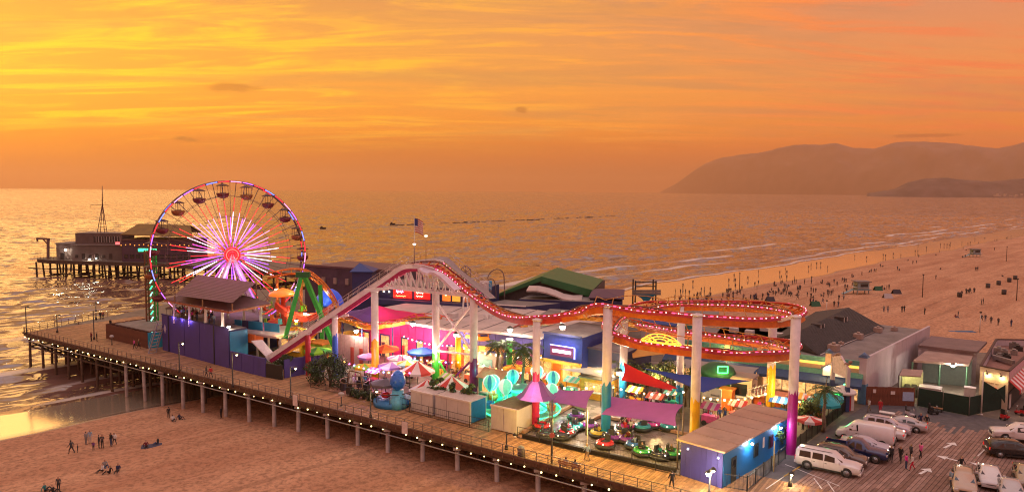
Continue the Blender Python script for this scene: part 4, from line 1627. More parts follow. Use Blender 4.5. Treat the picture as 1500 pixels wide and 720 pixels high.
for i in range(12):
	p=lerp(A0+Vector((3, 0, 0)), lerp(A0, A1, 0.35)+Vector((0, -1, 0)), i/11)
	mb.bar(p, p+ZUP*1.0, 0.07, 0.07)
mb.build('railing', steel_d, far)
def far_block(px0, px1, ytop, Y, depth, name, label, mat, roof, z0=0.0, cat='building'):
	p, q=PY(px0, ytop, Y), PY(px1, ytop, Y)
	t=thing(name, label, cat, (p.x, p.y, z0))
	wallbox([(p.x, Y), (q.x, Y-0.0), (q.x, Y+depth), (p.x, Y+depth)], z0, p.z, 'wall', mat, t, roof)
	wallbox([(p.x-0.3, Y-0.3), (q.x+0.3, Y-0.3), (q.x+0.3, Y+depth+0.3), (p.x-0.3, Y+depth+0.3)], p.z+0.01, p.z+0.35, 'roof', roof, t)
	return t, p, q
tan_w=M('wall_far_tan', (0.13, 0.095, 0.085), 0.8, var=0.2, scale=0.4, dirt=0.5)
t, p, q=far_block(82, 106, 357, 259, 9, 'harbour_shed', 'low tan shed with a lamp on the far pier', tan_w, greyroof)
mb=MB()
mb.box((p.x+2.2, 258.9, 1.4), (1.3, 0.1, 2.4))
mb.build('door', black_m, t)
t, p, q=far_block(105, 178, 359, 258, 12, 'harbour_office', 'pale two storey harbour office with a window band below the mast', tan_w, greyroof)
wallbox([(p.x+0.5, 259.5), (q.x-0.5, 259.5), (q.x-0.5, 268), (p.x+0.5, 268)], p.z+0.35, PY(105, 341, 259).z, 'upper_storey', tan_w, t, greyroof)
for i in range(10):
	x=PY(138+i*3.9, 350, 259).x
	mb=MB()
	mb.box((x, 259.42, PY(138, 350.5, 259).z), (0.78, 0.12, 2.0))
	f=mb.build('window', glass_d, t)
	mb=MB()
	mb.box((x+0.48, 259.38, PY(138, 350.5, 259).z), (0.10, 0.16, 2.1))
	mb.build('mullion', trim_w, f)
for i in range(6):
	x=PY(112+i*10, 370, 258).x
	mb=MB()
	mb.box((x, 257.95, 1.5), (1.1, 0.1, 2.0 if i%2 else 1.1))
	mb.build('window' if i%2==0 else 'door', glass_d, t)
mb=MB()
mb.box((PY(173, 357, 258).x, 257.7, PY(173, 356, 258).z), (1.5, 0.2, 0.9))
mb.build('lit_sign', E('sign_rose', (1.0, 0.16, 0.16), 0.9), t)
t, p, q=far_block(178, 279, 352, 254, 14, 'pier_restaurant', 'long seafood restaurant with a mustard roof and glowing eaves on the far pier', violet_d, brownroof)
e0_, e1_, e2_, e3_=PY(176, 343.5, 252.5), PY(282, 346, 252.5), PY(279, 330, 262), PY(203, 328, 262)
mb=MB()
mb.poly([e0_, e1_, e2_, e3_], 0.25)
mb.poly([e3_, e2_, e2_+Vector((0, 9, -3)), e3_+Vector((-5, 9, -3))], 0.25)
mb.build('hip_roof', M('roof_mustard', (0.20, 0.12, 0.03), 0.8, var=0.2, scale=0.4), t)
mb=MB()
mb.poly([e0_, e3_, e3_+Vector((-5, 9, -3)), e0_+Vector((0, 18, 0))], 0.2)
mb.build('roof_end', MATS['roof_mustard'], t)
for i in range(16):
	x0=lerp(e0_, e1_, (i+0.1)/16)
	mb=MB()
	mb.ball((x0.x, 252.6, PY(180, 359-(i%3)*0.7, 252.6).z), 0.17, 6, 4)
	mb.build('eave_bulb', E('bulb_orange', (1.0, 0.34, 0.04), 1.6), t)
for i in range(12):
	x0=lerp(e0_, e1_, (i+0.5)/12)
	mb=MB()
	mb.box((x0.x, 253.9, 2.0), (1.3, 0.14, 1.4))
	mb.build('window', glass_d, t)
ms=thing('signal_mast', 'tall thin signal mast with a lattice foot above the harbour office', 'mast', PY(150, 340, 262))
mb=MB()
tp=PY(149.7, 272, 262)
mb.cyl(PY(150, 300, 262), tp, 0.20, 0.10, 6)
for x in(142.5, 147, 153, 157):
	mb.bar(PY(x, 341, 262), PY(150, 298, 262), 0.18, 0.18)
for y, w_ in((332, 5.2), (322, 3.4), (312, 2.0)):
	mb.bar(PY(150-w_, y, 261.9), PY(150+w_, y, 261.9), 0.14, 0.14)
mb.build('lattice', wheel_steel, ms)
mb=MB()
mb.bar(PY(133, 300, 262), PY(160, 299.5, 262), 0.12, 0.12)
mb.bar(PY(133, 300, 262), PY(133, 304, 262), 0.1, 0.1)
mb.build('yard', wheel_steel, ms)
cr=thing('boat_hoist', 'dark boat hoist with a bent arm at the seaward end of the far pier', 'crane', PY(70, 378, 260))
mb=MB()
mb.bar(PY(70.5, 379, 260), PY(70.5, 350, 260), 0.7, 0.7)
mb.bar(PY(72.5, 350, 260), PY(54, 349, 260), 0.6, 0.7)
mb.bar(PY(54, 348, 260), PY(55, 354, 260), 0.4, 0.5)
mb.bar(PY(70, 358, 260), PY(63, 350, 260), 0.3, 0.3)
mb.build('boom', wheel_steel, cr)
floodlamp(PY(96, 365.5, 257.6), 'white lamp on the wall of the tan shed on the far pier', 160, (1, 0.9, 0.7), 0.3)
floodlamp(PY(131, 379, 256), 'greenish lamp at the deck edge of the far pier', 80, (0.8, 1.0, 0.8), 0.26)
# ---- back row: long dusky building, blue pyramid roof, navy club with red neon windows
def facade(name, label, pts, ybase_z, ztop, depth, mat, roof, cat='building'):
	t=thing(name, label, cat, (pts[0].x, pts[0].y, 0))
	d=(pts[-1]-pts[0]).normalized()
	n=Vector((-d.y, d.x, 0))
	if n.y<0:
		n=-n
	wallbox([(p.x, p.y)for p in pts]+[(pts[-1].x+n.x*depth, pts[-1].y+n.y*depth), (pts[0].x+n.x*depth, pts[0].y+n.y*depth)], ybase_z, ztop, 'wall', mat, t, roof)
	return t, d, n
g0, g1=PY(446, 388, 150), PY(563, 402, 141)
t, d_, n_=facade('dusky_hall', 'long windowless dusky violet hall behind the blue pyramid roof', [v3(g0, 0), v3(g1, 0)], 0, 10.0, 14, violet_d, brownroof)
panel_on(v3(g0, 0), v3(g1, 0), 10.0, 10.4, -0.1, 0.3, 'coping', brownroof, t)
for x in(0.25, 0.4, 0.55, 0.7):
	p=lerp(g0, g1, x)
	mb=MB()
	mb.box((p.x, p.y-0.15, 7.4), (0.9, 0.3, 1.2), UA)
	mb.build('wall_box', M('box_tan', (0.34, 0.25, 0.22), 0.7), t)
ap, q0, q1=PY(529, 384, 138), PY(512, 398, 134), PY(547, 398, 134)
py_=thing('pyramid_kiosk', 'small kiosk with a steep royal blue pyramid roof at the back', 'kiosk', v3(lerp(q0, q1, 0.5), 0))
zz=q0.z
bs=[Vector((q0.x, 134, zz)), Vector((q1.x, 134, zz)), Vector((q1.x, 139.5, zz)), Vector((q0.x, 139.5, zz))]
apx=Vector((ap.x, 136.7, ap.z))
mb=MB()
for i in range(4):
	mb.poly([bs[i], bs[(i+1)%4], apx], 0.08)
mb.build('roof', M('roof_royal', (0.012, 0.035, 0.20), 0.5), py_)
wallbox([(q0.x+0.4, 134.4), (q1.x-0.4, 134.4), (q1.x-0.4, 139), (q0.x+0.4, 139)], 0, zz-0.05, 'wall', navy, py_)
k0, k1=PY(556, 424, 127), PY(706, 440, 121)
club, d_, n_=facade('navy_club', 'navy two storey club with glowing red neon windows under the coaster crest', [v3(k0, 0), v3(k1, 0)], 0, 9.2, 9, navy, greyroof)
panel_on(v3(k0, 0), v3(k1, 0), 8.9, 9.3, 0.15, 0.5, 'fascia', violet_d, club)
panel_on(v3(k0, 0), v3(k1, 0), 6.05, 6.9, 0.15, 1.6, 'balcony_slab', navy, club)
redglow=E('neon_red_glow', (1.0, 0.012, 0.01), 0.9, (0.5, 0.01, 0.01))
def neon_script(p, d, up, w_, h_, seed, mat, parent, name='neon_script', r=0.05):
	"""handwritten looking neon stroke: loops along a line"""
	rs_=random.Random(seed)
	mb=MB()
	pts=[]
	n=40
	fr_=rs_.uniform(3.2, 4.6)
	for i in range(n+1):
		x=i/n
		pts.append(p+d*(w_*(x+0.05*math.sin(x*fr_*12.56)))+up*(h_*(0.5+0.42*math.sin(x*fr_*6.28)*(0.6+0.4*math.sin(x*9)))))
	mb.tube(pts, r, 5)
	return mb.build(name, mat, parent)
for i, (x0, x1)in enumerate(((577, 605), (609, 632))):
	p, q=lerp(k0, k1, (x0-556)/150), lerp(k0, k1, (x1-556)/150)
	w_o=panel_on(v3(p, 0), v3(q, 0), 7.05, 8.75, 0.02, 0.06, 'neon_window', redglow, club)
	base=v3(p, 0)-n_*0.25
	if i==0:
		neon_script(base+d_*0.7+ZUP*7.9, d_, ZUP, 1.3, 0.6, 3, E('neon_blue', (0.20, 0.45, 1.0), 4.0), w_o, 'neon_stroke', 0.06)
		neon_script(base+d_*0.6+ZUP*7.3, d_, ZUP, 1.9, 0.3, 4, E('neon_orange', (1.0, 0.30, 0.10), 3.0), w_o, 'neon_stroke')
	else:
		neon_script(base+d_*0.4+ZUP*7.95, d_, ZUP, 1.4, 0.5, 6, E('neon_peach', (1.0, 0.42, 0.25), 3.5), w_o, 'neon_stroke', 0.06)
		neon_script(base+d_*0.4+ZUP*7.4, d_, ZUP, 1.3, 0.35, 8, MATS['neon_peach'], w_o, 'neon_stroke')
lamp('neon_light', v3(lerp(k0, k1, 0.3), 7.9)-n_*1.2, (1, 0.06, 0.05), 60, 0.5, club)
for x0 in(563, 571, 655, 672, 690):
	p=lerp(k0, k1, (x0-556)/150)
	mb=MB()
	c=v3(p, 8.1)-n_*0.12
	mb.box(c, (0.25, 0.15, 0.25), UA)
	mb.build('wall_lamp', E('lamp_small', (1.0, 0.75, 0.45), 4.0), club)
for x0, c_ in((650, (0.7, 0.15, 0.02)), (664, (0.6, 0.25, 0.03)), (679, (0.25, 0.06, 0.02))):
	p=lerp(k0, k1, (x0-556)/150)
	panel_on(v3(p, 0), v3(p+d_*1.5, 0), 7.0, 8.1, 0.02, 0.06, 'window', E('lit_orange_%d'%x0, c_, 0.9), club)
	# ---- main arcade under the pale flat roof
M0, M1, M2, M3, M4=P(588, 526), P(668, 541), P(738, 549), P(795, 561), P(852, 572)
pr=[P(586, 462, 6.4), P(655, 468, 6.4), P(778, 476, 6.2), P(786, 470, 6.2), PY(702, 448, 118), PY(604, 452, 121)]
for p in pr[-2:]:
	p.z=6.5
hall=thing('amusement_hall', 'magenta and blue fronted amusement hall under one wide pale flat roof', 'building', M1)
hn=V
HB=[M0-U*9, M0, M1, M2, M3, M3+V*18, M0-U*9+V*18]
wallbox(HB, 0, 6.1, 'core', navy, hall)
mb=MB()
rp=[M0-U*9.5-V*1.5, M0-V*2.0, M1-V*2.4, M2-V*1.6, M3-V*0.6, M3+U*1.0+V*18, M0-U*9+V*18.5]
mb.prism([(p.x, p.y)for p in rp], 6.15, 6.5)
mb.build('roof', paleroof, hall)
mb=MB()
for k in range(1, 8):
	p, q=lerp(rp[1], rp[4], k/8), lerp(rp[6], rp[5], k/8)
	mb.bar(v3(p, 6.53), v3(q, 6.53), 0.14, 0.07)
mb.build('roof_seam', greyroof, hall)
for k in range(6):
	x, y=rnd.uniform(0.15, 0.85), rnd.uniform(0.2, 0.9)
	p=lerp(lerp(rp[1], rp[4], x), lerp(rp[6], rp[5], x), y)
	mb=MB()
	mb.box((p.x, p.y, 6.85), (rnd.uniform(0.7, 1.6), rnd.uniform(0.7, 1.2), 0.7), UA)
	mb.build('roof_unit', white_w, hall)
	# magenta front with lit doorways
warm_y=M('front_amber', (0.62, 0.30, 0.03), 0.5)
for(pa, pb, n)in((M0-U*9, M0, 4), (M0, M1, 7)):
	for i in range(n):
		p, q=lerp(pa, pb, (i+0.02)/n), lerp(pa, pb, (i+0.98)/n)
		panel_on(p, q, 3.6, 6.1, 0.03, 0.10, 'front_panel', magenta_w, hall)
		if i%2==0:
			dm=panel_on(lerp(p, q, 0.12), lerp(p, q, 0.88), 0.1, 3.3, 0.02, 0.05, 'lit_doorway', lit_warm, hall)
			panel_on(lerp(p, q, 0.3), lerp(p, q, 0.5), 0.1, 2.3, 0.09, 0.3, 'game_cabinet', M('cabinet_%d'%(i%3), [(0.5, 0.02, 0.05), (0.05, 0.1, 0.45), (0.1, 0.08, 0.08)][i%3], 0.5), dm)
		else:
			panel_on(p, q, 0.0, 3.55, 0.03, 0.10, 'front_panel', magenta_w, hall)
for(pa, pb, n, mats)in((M1, M2, 6, (orange_p, purple, warm_y)), (M2, M3, 6, (purple, orange_p, magenta_w))):
	for i in range(n):
		p, q=lerp(pa, pb, (i+0.02)/n), lerp(pa, pb, (i+0.98)/n)
		panel_on(p, q, 4.0, 6.1, 0.03, 0.10, 'front_panel', purple, hall)
		if i%2:
			panel_on(p, q, 0.1, 3.4, 0.02, 0.05, 'lit_doorway', lit_warm, hall)
		else:
			panel_on(p, q, 0.0, 3.9, 0.05, 0.15, 'front_panel', mats[i%3], hall)
		panel_on(p, q, 3.42, 3.95, 0.2, 0.12, 'sign_band', M('band_amber', (0.75, 0.34, 0.03), 0.5)if i%2 else mats[(i+1)%3], hall)
lamp('hall_glow', (M1+M0)/2-V*3+ZUP*3.2, (1.0, 0.45, 0.40), 560, 0.8, hall)
lamp('hall_glow', (M1+M2)/2-V*3+ZUP*3.0, (1.0, 0.55, 0.25), 560, 0.8, hall)
# blue shop block with the neon framed sign and the yellow front
shop=thing('blue_shop', 'deep blue shop block with a neon framed sign over a yellow lit front', 'shop', M3)
S0, S1=M3+U*0.1, M4
wallbox([S0, S1, S1+V*10, S0+V*10], 0, 7.0, 'wall', M('wall_blue', (0.02, 0.035, 0.23), 0.6, var=0.2), shop, greyroof)
panel_on(S0, S1, 6.95, 7.2, 0.05, 0.3, 'coping', navy, shop)
panel_on(lerp(S0, S1, 0.0), lerp(S0, S1, 0.98), 0.1, 3.5, 0.02, 0.08, 'front_panel', warm_y, shop)
for i in range(4):
	p, q=lerp(S0, S1, (i+0.1)/4), lerp(S0, S1, (i+0.9)/4)
	panel_on(p, q, 0.9, 3.1, 0.12, 0.05, 'lit_window', lit_warm if i!=1 else orange_p, shop)
panel_on(S0, S1, 3.3, 3.6, 0.1, 0.7, 'canopy', M('canopy_yellow', (0.7, 0.40, 0.05), 0.5), shop)
sgn=panel_on(lerp(S0, S1, 0.2), lerp(S0, S1, 0.8), 4.2, 5.6, 0.1, 0.12, 'sign_board', M('sign_maroon', (0.14, 0.02, 0.10), 0.5), shop)
panel_on(lerp(S0, S1, 0.26), lerp(S0, S1, 0.74), 4.65, 5.05, 0.25, 0.05, 'sign_stroke', E('sign_white', (1.0, 0.72, 0.85), 2.0), sgn)
bl=E('neon_blue_violet', (0.28, 0.30, 1.0), 3.0)
panel_on(lerp(S0, S1, 0.2), lerp(S0, S1, 0.84), 5.55, 5.66, 0.25, 0.06, 'neon_edge', bl, sgn)
panel_on(lerp(S0, S1, 0.82), lerp(S0, S1, 0.85), 4.1, 5.55, 0.25, 0.06, 'neon_edge', bl, sgn)
lamp('shop_glow', lerp(S0, S1, 0.5)-V*2.5+ZUP*2.4, (1.0, 0.7, 0.3), 200, 0.5, shop)
lamp('sign_glow', lerp(S0, S1, 0.6)-V*1.5+ZUP*5.6, (0.3, 0.3, 1.0), 50, 0.3, shop)
# ---- green gabled hall with the wave roof and the navy wall with white windows
gY=131.0
gr_=thing('green_gable_hall', 'large hall with a bright green gable roof and a pale wave shaped awning', 'building', (2, gY, 0))
la, lt, ra=PY(728, 431, gY), PY(793, 405, gY), PY(868, 425, gY-2)
grm=M('roof_green', (0.015, 0.11, 0.035), 0.5, var=0.2, scale=0.6)
bk_=Vector((4, 16, 0))
mb=MB()
mb.poly([la, lt, lt+bk_, la+bk_], 0.12)
mb.poly([lt, ra, ra+bk_, lt+bk_], 0.12)
mb.build('roof', grm, gr_)
mb=MB()
mb.poly([la-ZUP*0.1, lt, lt-ZUP*0.8, la-ZUP*0.5], 0.15)
mb.poly([lt, ra, ra-ZUP*1.35, lt-ZUP*1.15], 0.15)
mb.build('barge_board', grm, gr_)
gw=MB()
f_=Vector((0.3, 1.2, 0))
gw.poly([v3(la+f_, 0), v3(ra+f_, 0), ra+f_-ZUP*0.3, lt+f_-ZUP*0.3, la+f_-ZUP*0.2], 0.3)
gw.build('gable_wall', M('wall_dark_taupe', (0.085, 0.062, 0.06), 0.8, var=0.3), gr_)
for s_ in(la+f_, ra+f_):
	mb=MB()
	mb.poly([v3(s_, 0), v3(s_, s_.z-0.2), v3(s_+bk_, s_.z-0.2), v3(s_+bk_, 0)], 0.3)
	mb.build('side_wall', MATS['wall_dark_taupe'], gr_)
	# wave awning
wv=[PY(x, y, gY-6)for x, y in((771, 426), (785, 426), (800, 429), (812, 433), (824, 438), (838, 440.5), (852, 440))]
mb=MB()
for i in range(len(wv)-1):
	p, q=wv[i], wv[i+1]
	mb.poly([p, q, q+Vector((0.6, 4.5, 0.25)), p+Vector((0.6, 4.5, 0.25))], 0.25)
mb.build('wave_awning', paleroof, gr_)
nv0, nv1=PY(760, 436, gY-5), PY(868, 446, gY-8)
nvb=thing('navy_annex', 'navy annex with a row of white framed windows below the wave awning', 'building', v3(nv0, 0))
wallbox([(nv0.x, nv0.y), (nv1.x, nv1.y), (nv1.x+2, nv1.y+5.5), (nv0.x+2, nv0.y+4.6)], 0, 7.0, 'wall', navy, nvb, greyroof)
wd_=(v3(nv1, 0)-v3(nv0, 0))
for i, x in enumerate((0.14, 0.24, 0.34, 0.45)):
	p=v3(nv0, 0)+wd_*x
	w_o=panel_on(p, p+wd_*0.075, 5.3, 6.5, 0.05, 0.1, 'window', trim_w, nvb)
	panel_on(p+wd_*0.01, p+wd_*0.065, 5.42, 6.38, 0.16, 0.03, 'pane', glass_d, w_o)
mb=MB()
p=v3(nv0, 4.6)-Vector((0.3, 0.6, 0))+wd_*0.06
mb.lathe(p, [(0.05, 0), (0.5, 0.12), (0.75, 0.3)], 14, axis=(-0.3, -1, 0.5), close=False)
mb.build('satellite_dish', M('dish_tan', (0.45, 0.33, 0.28), 0.6), nvb)
lowb=thing('navy_terrace_block', 'long low navy terrace wall behind the dip of the coaster track', 'building', PY(690, 452, 122))
ta, tb=PY(704, 440, 120.5), PY(770, 452, 118)
wallbox([(ta.x, ta.y), (tb.x, tb.y), (tb.x+6, tb.y+4), (ta.x+4, ta.y+5)], 0, 6.9, 'wall', navy, lowb, greyroof)
panel_on(v3(ta, 0), v3(tb, 0), 6.9, 7.05, -0.1, 0.3, 'coping', trim_w, lowb)
wb0, wb1=PY(790, 468, 112), PY(824, 472, 111)
wb=thing('white_service_wall', 'white service wall with dark openings behind the white and violet column', 'building', v3(wb0, 0))
wallbox([(wb0.x, wb0.y), (wb1.x, wb1.y), (wb1.x+2, wb1.y+6), (wb0.x+2, wb0.y+6)], 0, 6.6, 'wall', white_w, wb, greyroof)
for x in(0.15, 0.55):
	p=lerp(v3(wb0, 0), v3(wb1, 0), x)
	panel_on(p, p+(v3(wb1, 0)-v3(wb0, 0))*0.3, 4.4, 6.2, 0.03, 0.06, 'opening', black_m, wb)
pu=thing('purple_hip_roof', 'small hall with a dusky purple hip roof right of the green gable', 'building', PY(885, 440, 126))
h0, h1, h2, h3=PY(862, 436, 125), PY(914, 438, 121), PY(885, 424.5, 128), PY(868, 424, 130)
mb=MB()
mb.poly([h0, h1, h2, h3], 0.15)
mb.poly([h1, h1+Vector((2, 12, 0)), h2], 0.15)
mb.poly([h3, h2, h1+Vector((2, 12, 0)), h0+Vector((2, 12, 0))], 0.15)
mb.build('roof', M('roof_plum', (0.10, 0.045, 0.085), 0.7), pu)
wallbox([(h0.x+0.3, h0.y+0.4), (h1.x-0.3, h1.y+0.4), (h1.x+1.5, h1.y+11), (h0.x+2, h0.y+11)], 0, min(h0.z, h1.z)-0.1, 'wall', navy, pu)
# white service roofs with machinery, blue sloping canopy and navy box behind the sails
sv0, sv1=PY(843, 489, 108), PY(880, 490, 106)
sv=thing('service_roof', 'white service block with roof machines behind the white and azure column', 'building', v3(sv0, 0))
wallbox([(sv0.x, sv0.y), (sv1.x, sv1.y), (sv1.x+2, sv1.y+6), (sv0.x+2, sv0.y+6)], 0, 5.0, 'wall', white_w, sv, greyroof)
for i in range(4):
	p=lerp(sv0, sv1, (i+0.5)/4)
	mb=MB()
	mb.box((p.x, p.y+1.6, 5.0+0.7), (0.85, 1.6, 1.4), UA)
	mb.cyl((p.x, p.y+1.6, 6.4), (p.x, p.y+1.6, 6.6), 0.3, n=10)
	mb.build('air_unit', white_w, sv)
mb=MB()
mb.poly([PY(836, 488, 100), PY(862, 490, 99), PY(858, 498, 96), PY(836, 497, 97)], 0.12)
tag(mb.build('peach_awning', M('awning_peach', (0.60, 0.30, 0.18), 0.7)), 'small peach awning left of the blue sloping canopy', 'awning')
mb=MB()
mb.poly([PY(845, 510, 98), PY(868, 489, 103), PY(905, 489, 101), PY(905, 508, 96)], 0.12)
tag(mb.build('blue_canopy', bluepanel), 'blue sloping canopy behind the white service roof', 'canopy')
nx0, nx1=P(852, 566), P(912, 579)
nb_=thing('navy_food_hall', 'plain navy food hall wall behind the cream shade sail', 'building', nx0)
wallbox([nx0, nx1, nx1+V*9, nx0+V*9], 0, 5.4, 'wall', navy, nb_, greyroof)
panel_on(nx0, nx1, 5.4, 5.6, -0.1, 0.4, 'coping', violet_d, nb_)
panel_on(lerp(nx0, nx1, 0.15), lerp(nx0, nx1, 0.95), 0.4, 2.9, 0.03, 0.08, 'lit_counter', lit_win, nb_)
# ================================================================ RIGHT HAND BUILDINGS
seafoam=M('fascia_seafoam', (0.12, 0.34, 0.27), 0.6, var=0.15, dirt=0.2)
awn_navy=M('awning_slate_blue', (0.04, 0.07, 0.16), 0.7, var=0.2)
peach_w=M('wall_peach', (0.62, 0.40, 0.27), 0.75, var=0.12, scale=0.6, dirt=0.25)
lilac_w=M('wall_lilac', (0.50, 0.42, 0.46), 0.75, var=0.12, scale=0.5, dirt=0.45)
cR=P(1263, 590)
zR=5.3
FL=cR+Vector((-0.862, 0.507, 0)).normalized()*8.0
FM=FL-U*17.5
SIDE=PB
rb=thing('seafoam_arcade', 'wide white walled arcade with seafoam fascias, navy awnings and a dark shingle roof', 'building', cR)
BL=30.0
rpoly=[FM, FL, cR, cR+SIDE*BL, cR+SIDE*BL-PC*20, FM+V*16]
wallbox(rpoly, 0, zR-0.45, 'core', peach_w, rb)
wallbox(rpoly, zR-0.44, zR-0.25, 'flat_roof', greyroof, rb)
# parapets
panel_on(cR, cR+SIDE*BL, 0.0, zR+0.45, 0.0, 0.30, 'side_wall', lilac_w, rb)
for pa, pb in((FM, FL), (FL, cR)):
	panel_on(pa, pb, zR-0.62, zR, 0.03, 0.30, 'fascia', seafoam, rb)
	panel_on(pa, pb, zR-1.0, zR-0.63, 0.03, 0.14, 'cornice_light', E('cove_light', (1.0, 0.60, 0.10), 0.75), rb)
	panel_on(pa, pb, 3.15, 3.75, 0.12, 0.5, 'lower_fascia', seafoam, rb)
n_=Vector(((cR-FL).y, -(cR-FL).x, 0)).normalized()
# navy awnings in bays
bays=[(lerp(FM, FL, i/4), lerp(FM, FL, (i+1)/4))for i in range(4)]+[(lerp(FL, cR, i/2), lerp(FL, cR, (i+1)/2))for i in range(2)]
for i, (p, q)in enumerate(bays):
	d=(q-p).normalized()
	m_=Vector((d.y, -d.x, 0))
	mb=MB()
	mb.poly([p+m_*0.65+ZUP*3.14+d*0.04, q+m_*0.65+ZUP*3.14-d*0.04, q+m_*2.0+ZUP*2.45-d*0.04, p+m_*2.0+ZUP*2.45+d*0.04], 0.08)
	mb.poly([p+m_*2.0+ZUP*2.43+d*0.04, q+m_*2.0+ZUP*2.43-d*0.04, q+m_*2.0+ZUP*2.15-d*0.04, p+m_*2.0+ZUP*2.15+d*0.04], 0.05)
	mb.build('awning', awn_navy, rb)
	lw_=panel_on(lerp(p, q, 0.1), lerp(p, q, 0.9), 0.3, 2.7, 0.02, 0.08, 'shop_window', lit_win if i%2 else lit_warm, rb)
	for k in(0.35, 0.65):
		c=lerp(p, q, k)
		panel_on(c-d*0.06, c+d*0.06, 0.3, 2.7, 0.11, 0.06, 'mullion', trim_w, lw_)
		# column with a little slate blue hat
	c=p+m_*0.2
	mb=MB()
	mb.box((c.x, c.y, zR/2+0.3), (0.7, 0.7, zR+0.6), UA)
	co_=mb.build('pier_column', peach_w, rb)
	mb=MB()
	mb.box((c.x, c.y, zR+0.68), (0.9, 0.9, 0.14), UA)
	mb.lathe((c.x, c.y, zR+0.75), [(0.55, 0), (0.02, 0.45)], 4)
	mb.build('column_cap', M('cap_slate_blue', (0.10, 0.16, 0.28), 0.6), co_)
mb=MB()
mb.box((cR.x, cR.y, 2.9), (0.85, 0.85, 5.8), math.atan2(SIDE.y, SIDE.x))
co_=mb.build('pier_column', lilac_w, rb)
mb=MB()
mb.box((cR.x, cR.y, 1.25), (0.92, 0.92, 2.5), math.atan2(SIDE.y, SIDE.x))
mb.build('column_base', M('column_blue', (0.08, 0.20, 0.36), 0.6), co_)
mb=MB()
mb.box((cR.x, cR.y, 5.88), (1.05, 1.05, 0.14), math.atan2(SIDE.y, SIDE.x))
mb.lathe((cR.x, cR.y, 5.95), [(0.65, 0), (0.02, 0.5)], 4)
mb.build('column_cap', MATS['cap_slate_blue'], co_)
# entrance gable standing off the front at the right
gp_=lerp(FL, cR, 0.62)+n_*1.0
dg=(cR-FL).normalized()
mb=MB()
mb.poly([gp_-dg*1.5+ZUP*3.2, gp_+dg*1.5+ZUP*3.2, gp_+dg*1.5+ZUP*4.1, gp_+ZUP*4.9, gp_-dg*1.5+ZUP*4.1], 0.3)
mb.build('gable_sign', E('gable_lit', (1.0, 0.80, 0.55), 0.35, (0.6, 0.5, 0.4)), rb)
mb=MB()
mb.bar(gp_-dg*1.7+ZUP*4.05, gp_+ZUP*5.0, 0.5, 0.12)
mb.bar(gp_+ZUP*5.0, gp_+dg*1.7+ZUP*4.05, 0.5, 0.12)
mb.build('gable_trim', awn_navy, rb)
# entrance sign frame on two blue posts (pale board, seen from the back)
ew=thing('entrance_frame', 'tall pale sign frame on two navy posts at the parking entrance', 'sign frame', P(1226, 596))
p, q=P(1218, 590), P(1240, 602)
for c in(p, q):
	mb=MB()
	mb.bar(c, c+ZUP*3.0, 0.45, 0.45)
	mb.build('post', M('post_navy', (0.03, 0.05, 0.14), 0.5), ew)
	mb=MB()
	mb.bar(c+ZUP*3.0, c+ZUP*5.2, 0.4, 0.4)
	mb.build('upper_post', lilac_w, ew)
mb=MB()
mb.poly([p+ZUP*4.0, q+ZUP*4.0, q+ZUP*5.3, p.lerp(q, 0.5)+ZUP*6.4, p+ZUP*5.9], 0.25)
mb.build('board', M('board_pinkish', (0.6, 0.47, 0.48), 0.6), ew)
mb=MB()
for k in range(5):
	c=p.lerp(q, k/4)+ZUP*(6.0+0.4*math.sin(k*1.6))+Vector((0.1, -0.25, 0))
	mb.ball(c, 0.22, 8, 5, 0, (1.2, 1, 1))
mb.tube([p.lerp(q, t)+ZUP*(6.0+0.5*math.sin(t*6))+Vector((0.1, -0.2, 0))for t in np.linspace(0, 1, 10)], 0.10, 6)
mb.build('ornament', M('ornament_brown', (0.25, 0.13, 0.10), 0.6), ew)
# red and white striped kiosk under the frame
kk=thing('candy_kiosk', 'small red and white kiosk standing under the pale entrance frame', 'kiosk', P(1234, 600))
c=P(1233, 598)
for i in range(6):
	mb=MB()
	mb.box((c.x-0.9+i*0.36, c.y, 1.0), (0.35, 1.6, 2.0), 0)
	mb.build('stripe_panel', M('stripe_red', (0.5, 0.02, 0.03), 0.5)if i%2==0 else trim_w, kk)
mb=MB()
mb.lathe((c.x, c.y, 2.02), [(1.6, 0), (1.5, 0.3), (0.1, 0.9)], 12)
mb.build('roof', trim_w, kk)
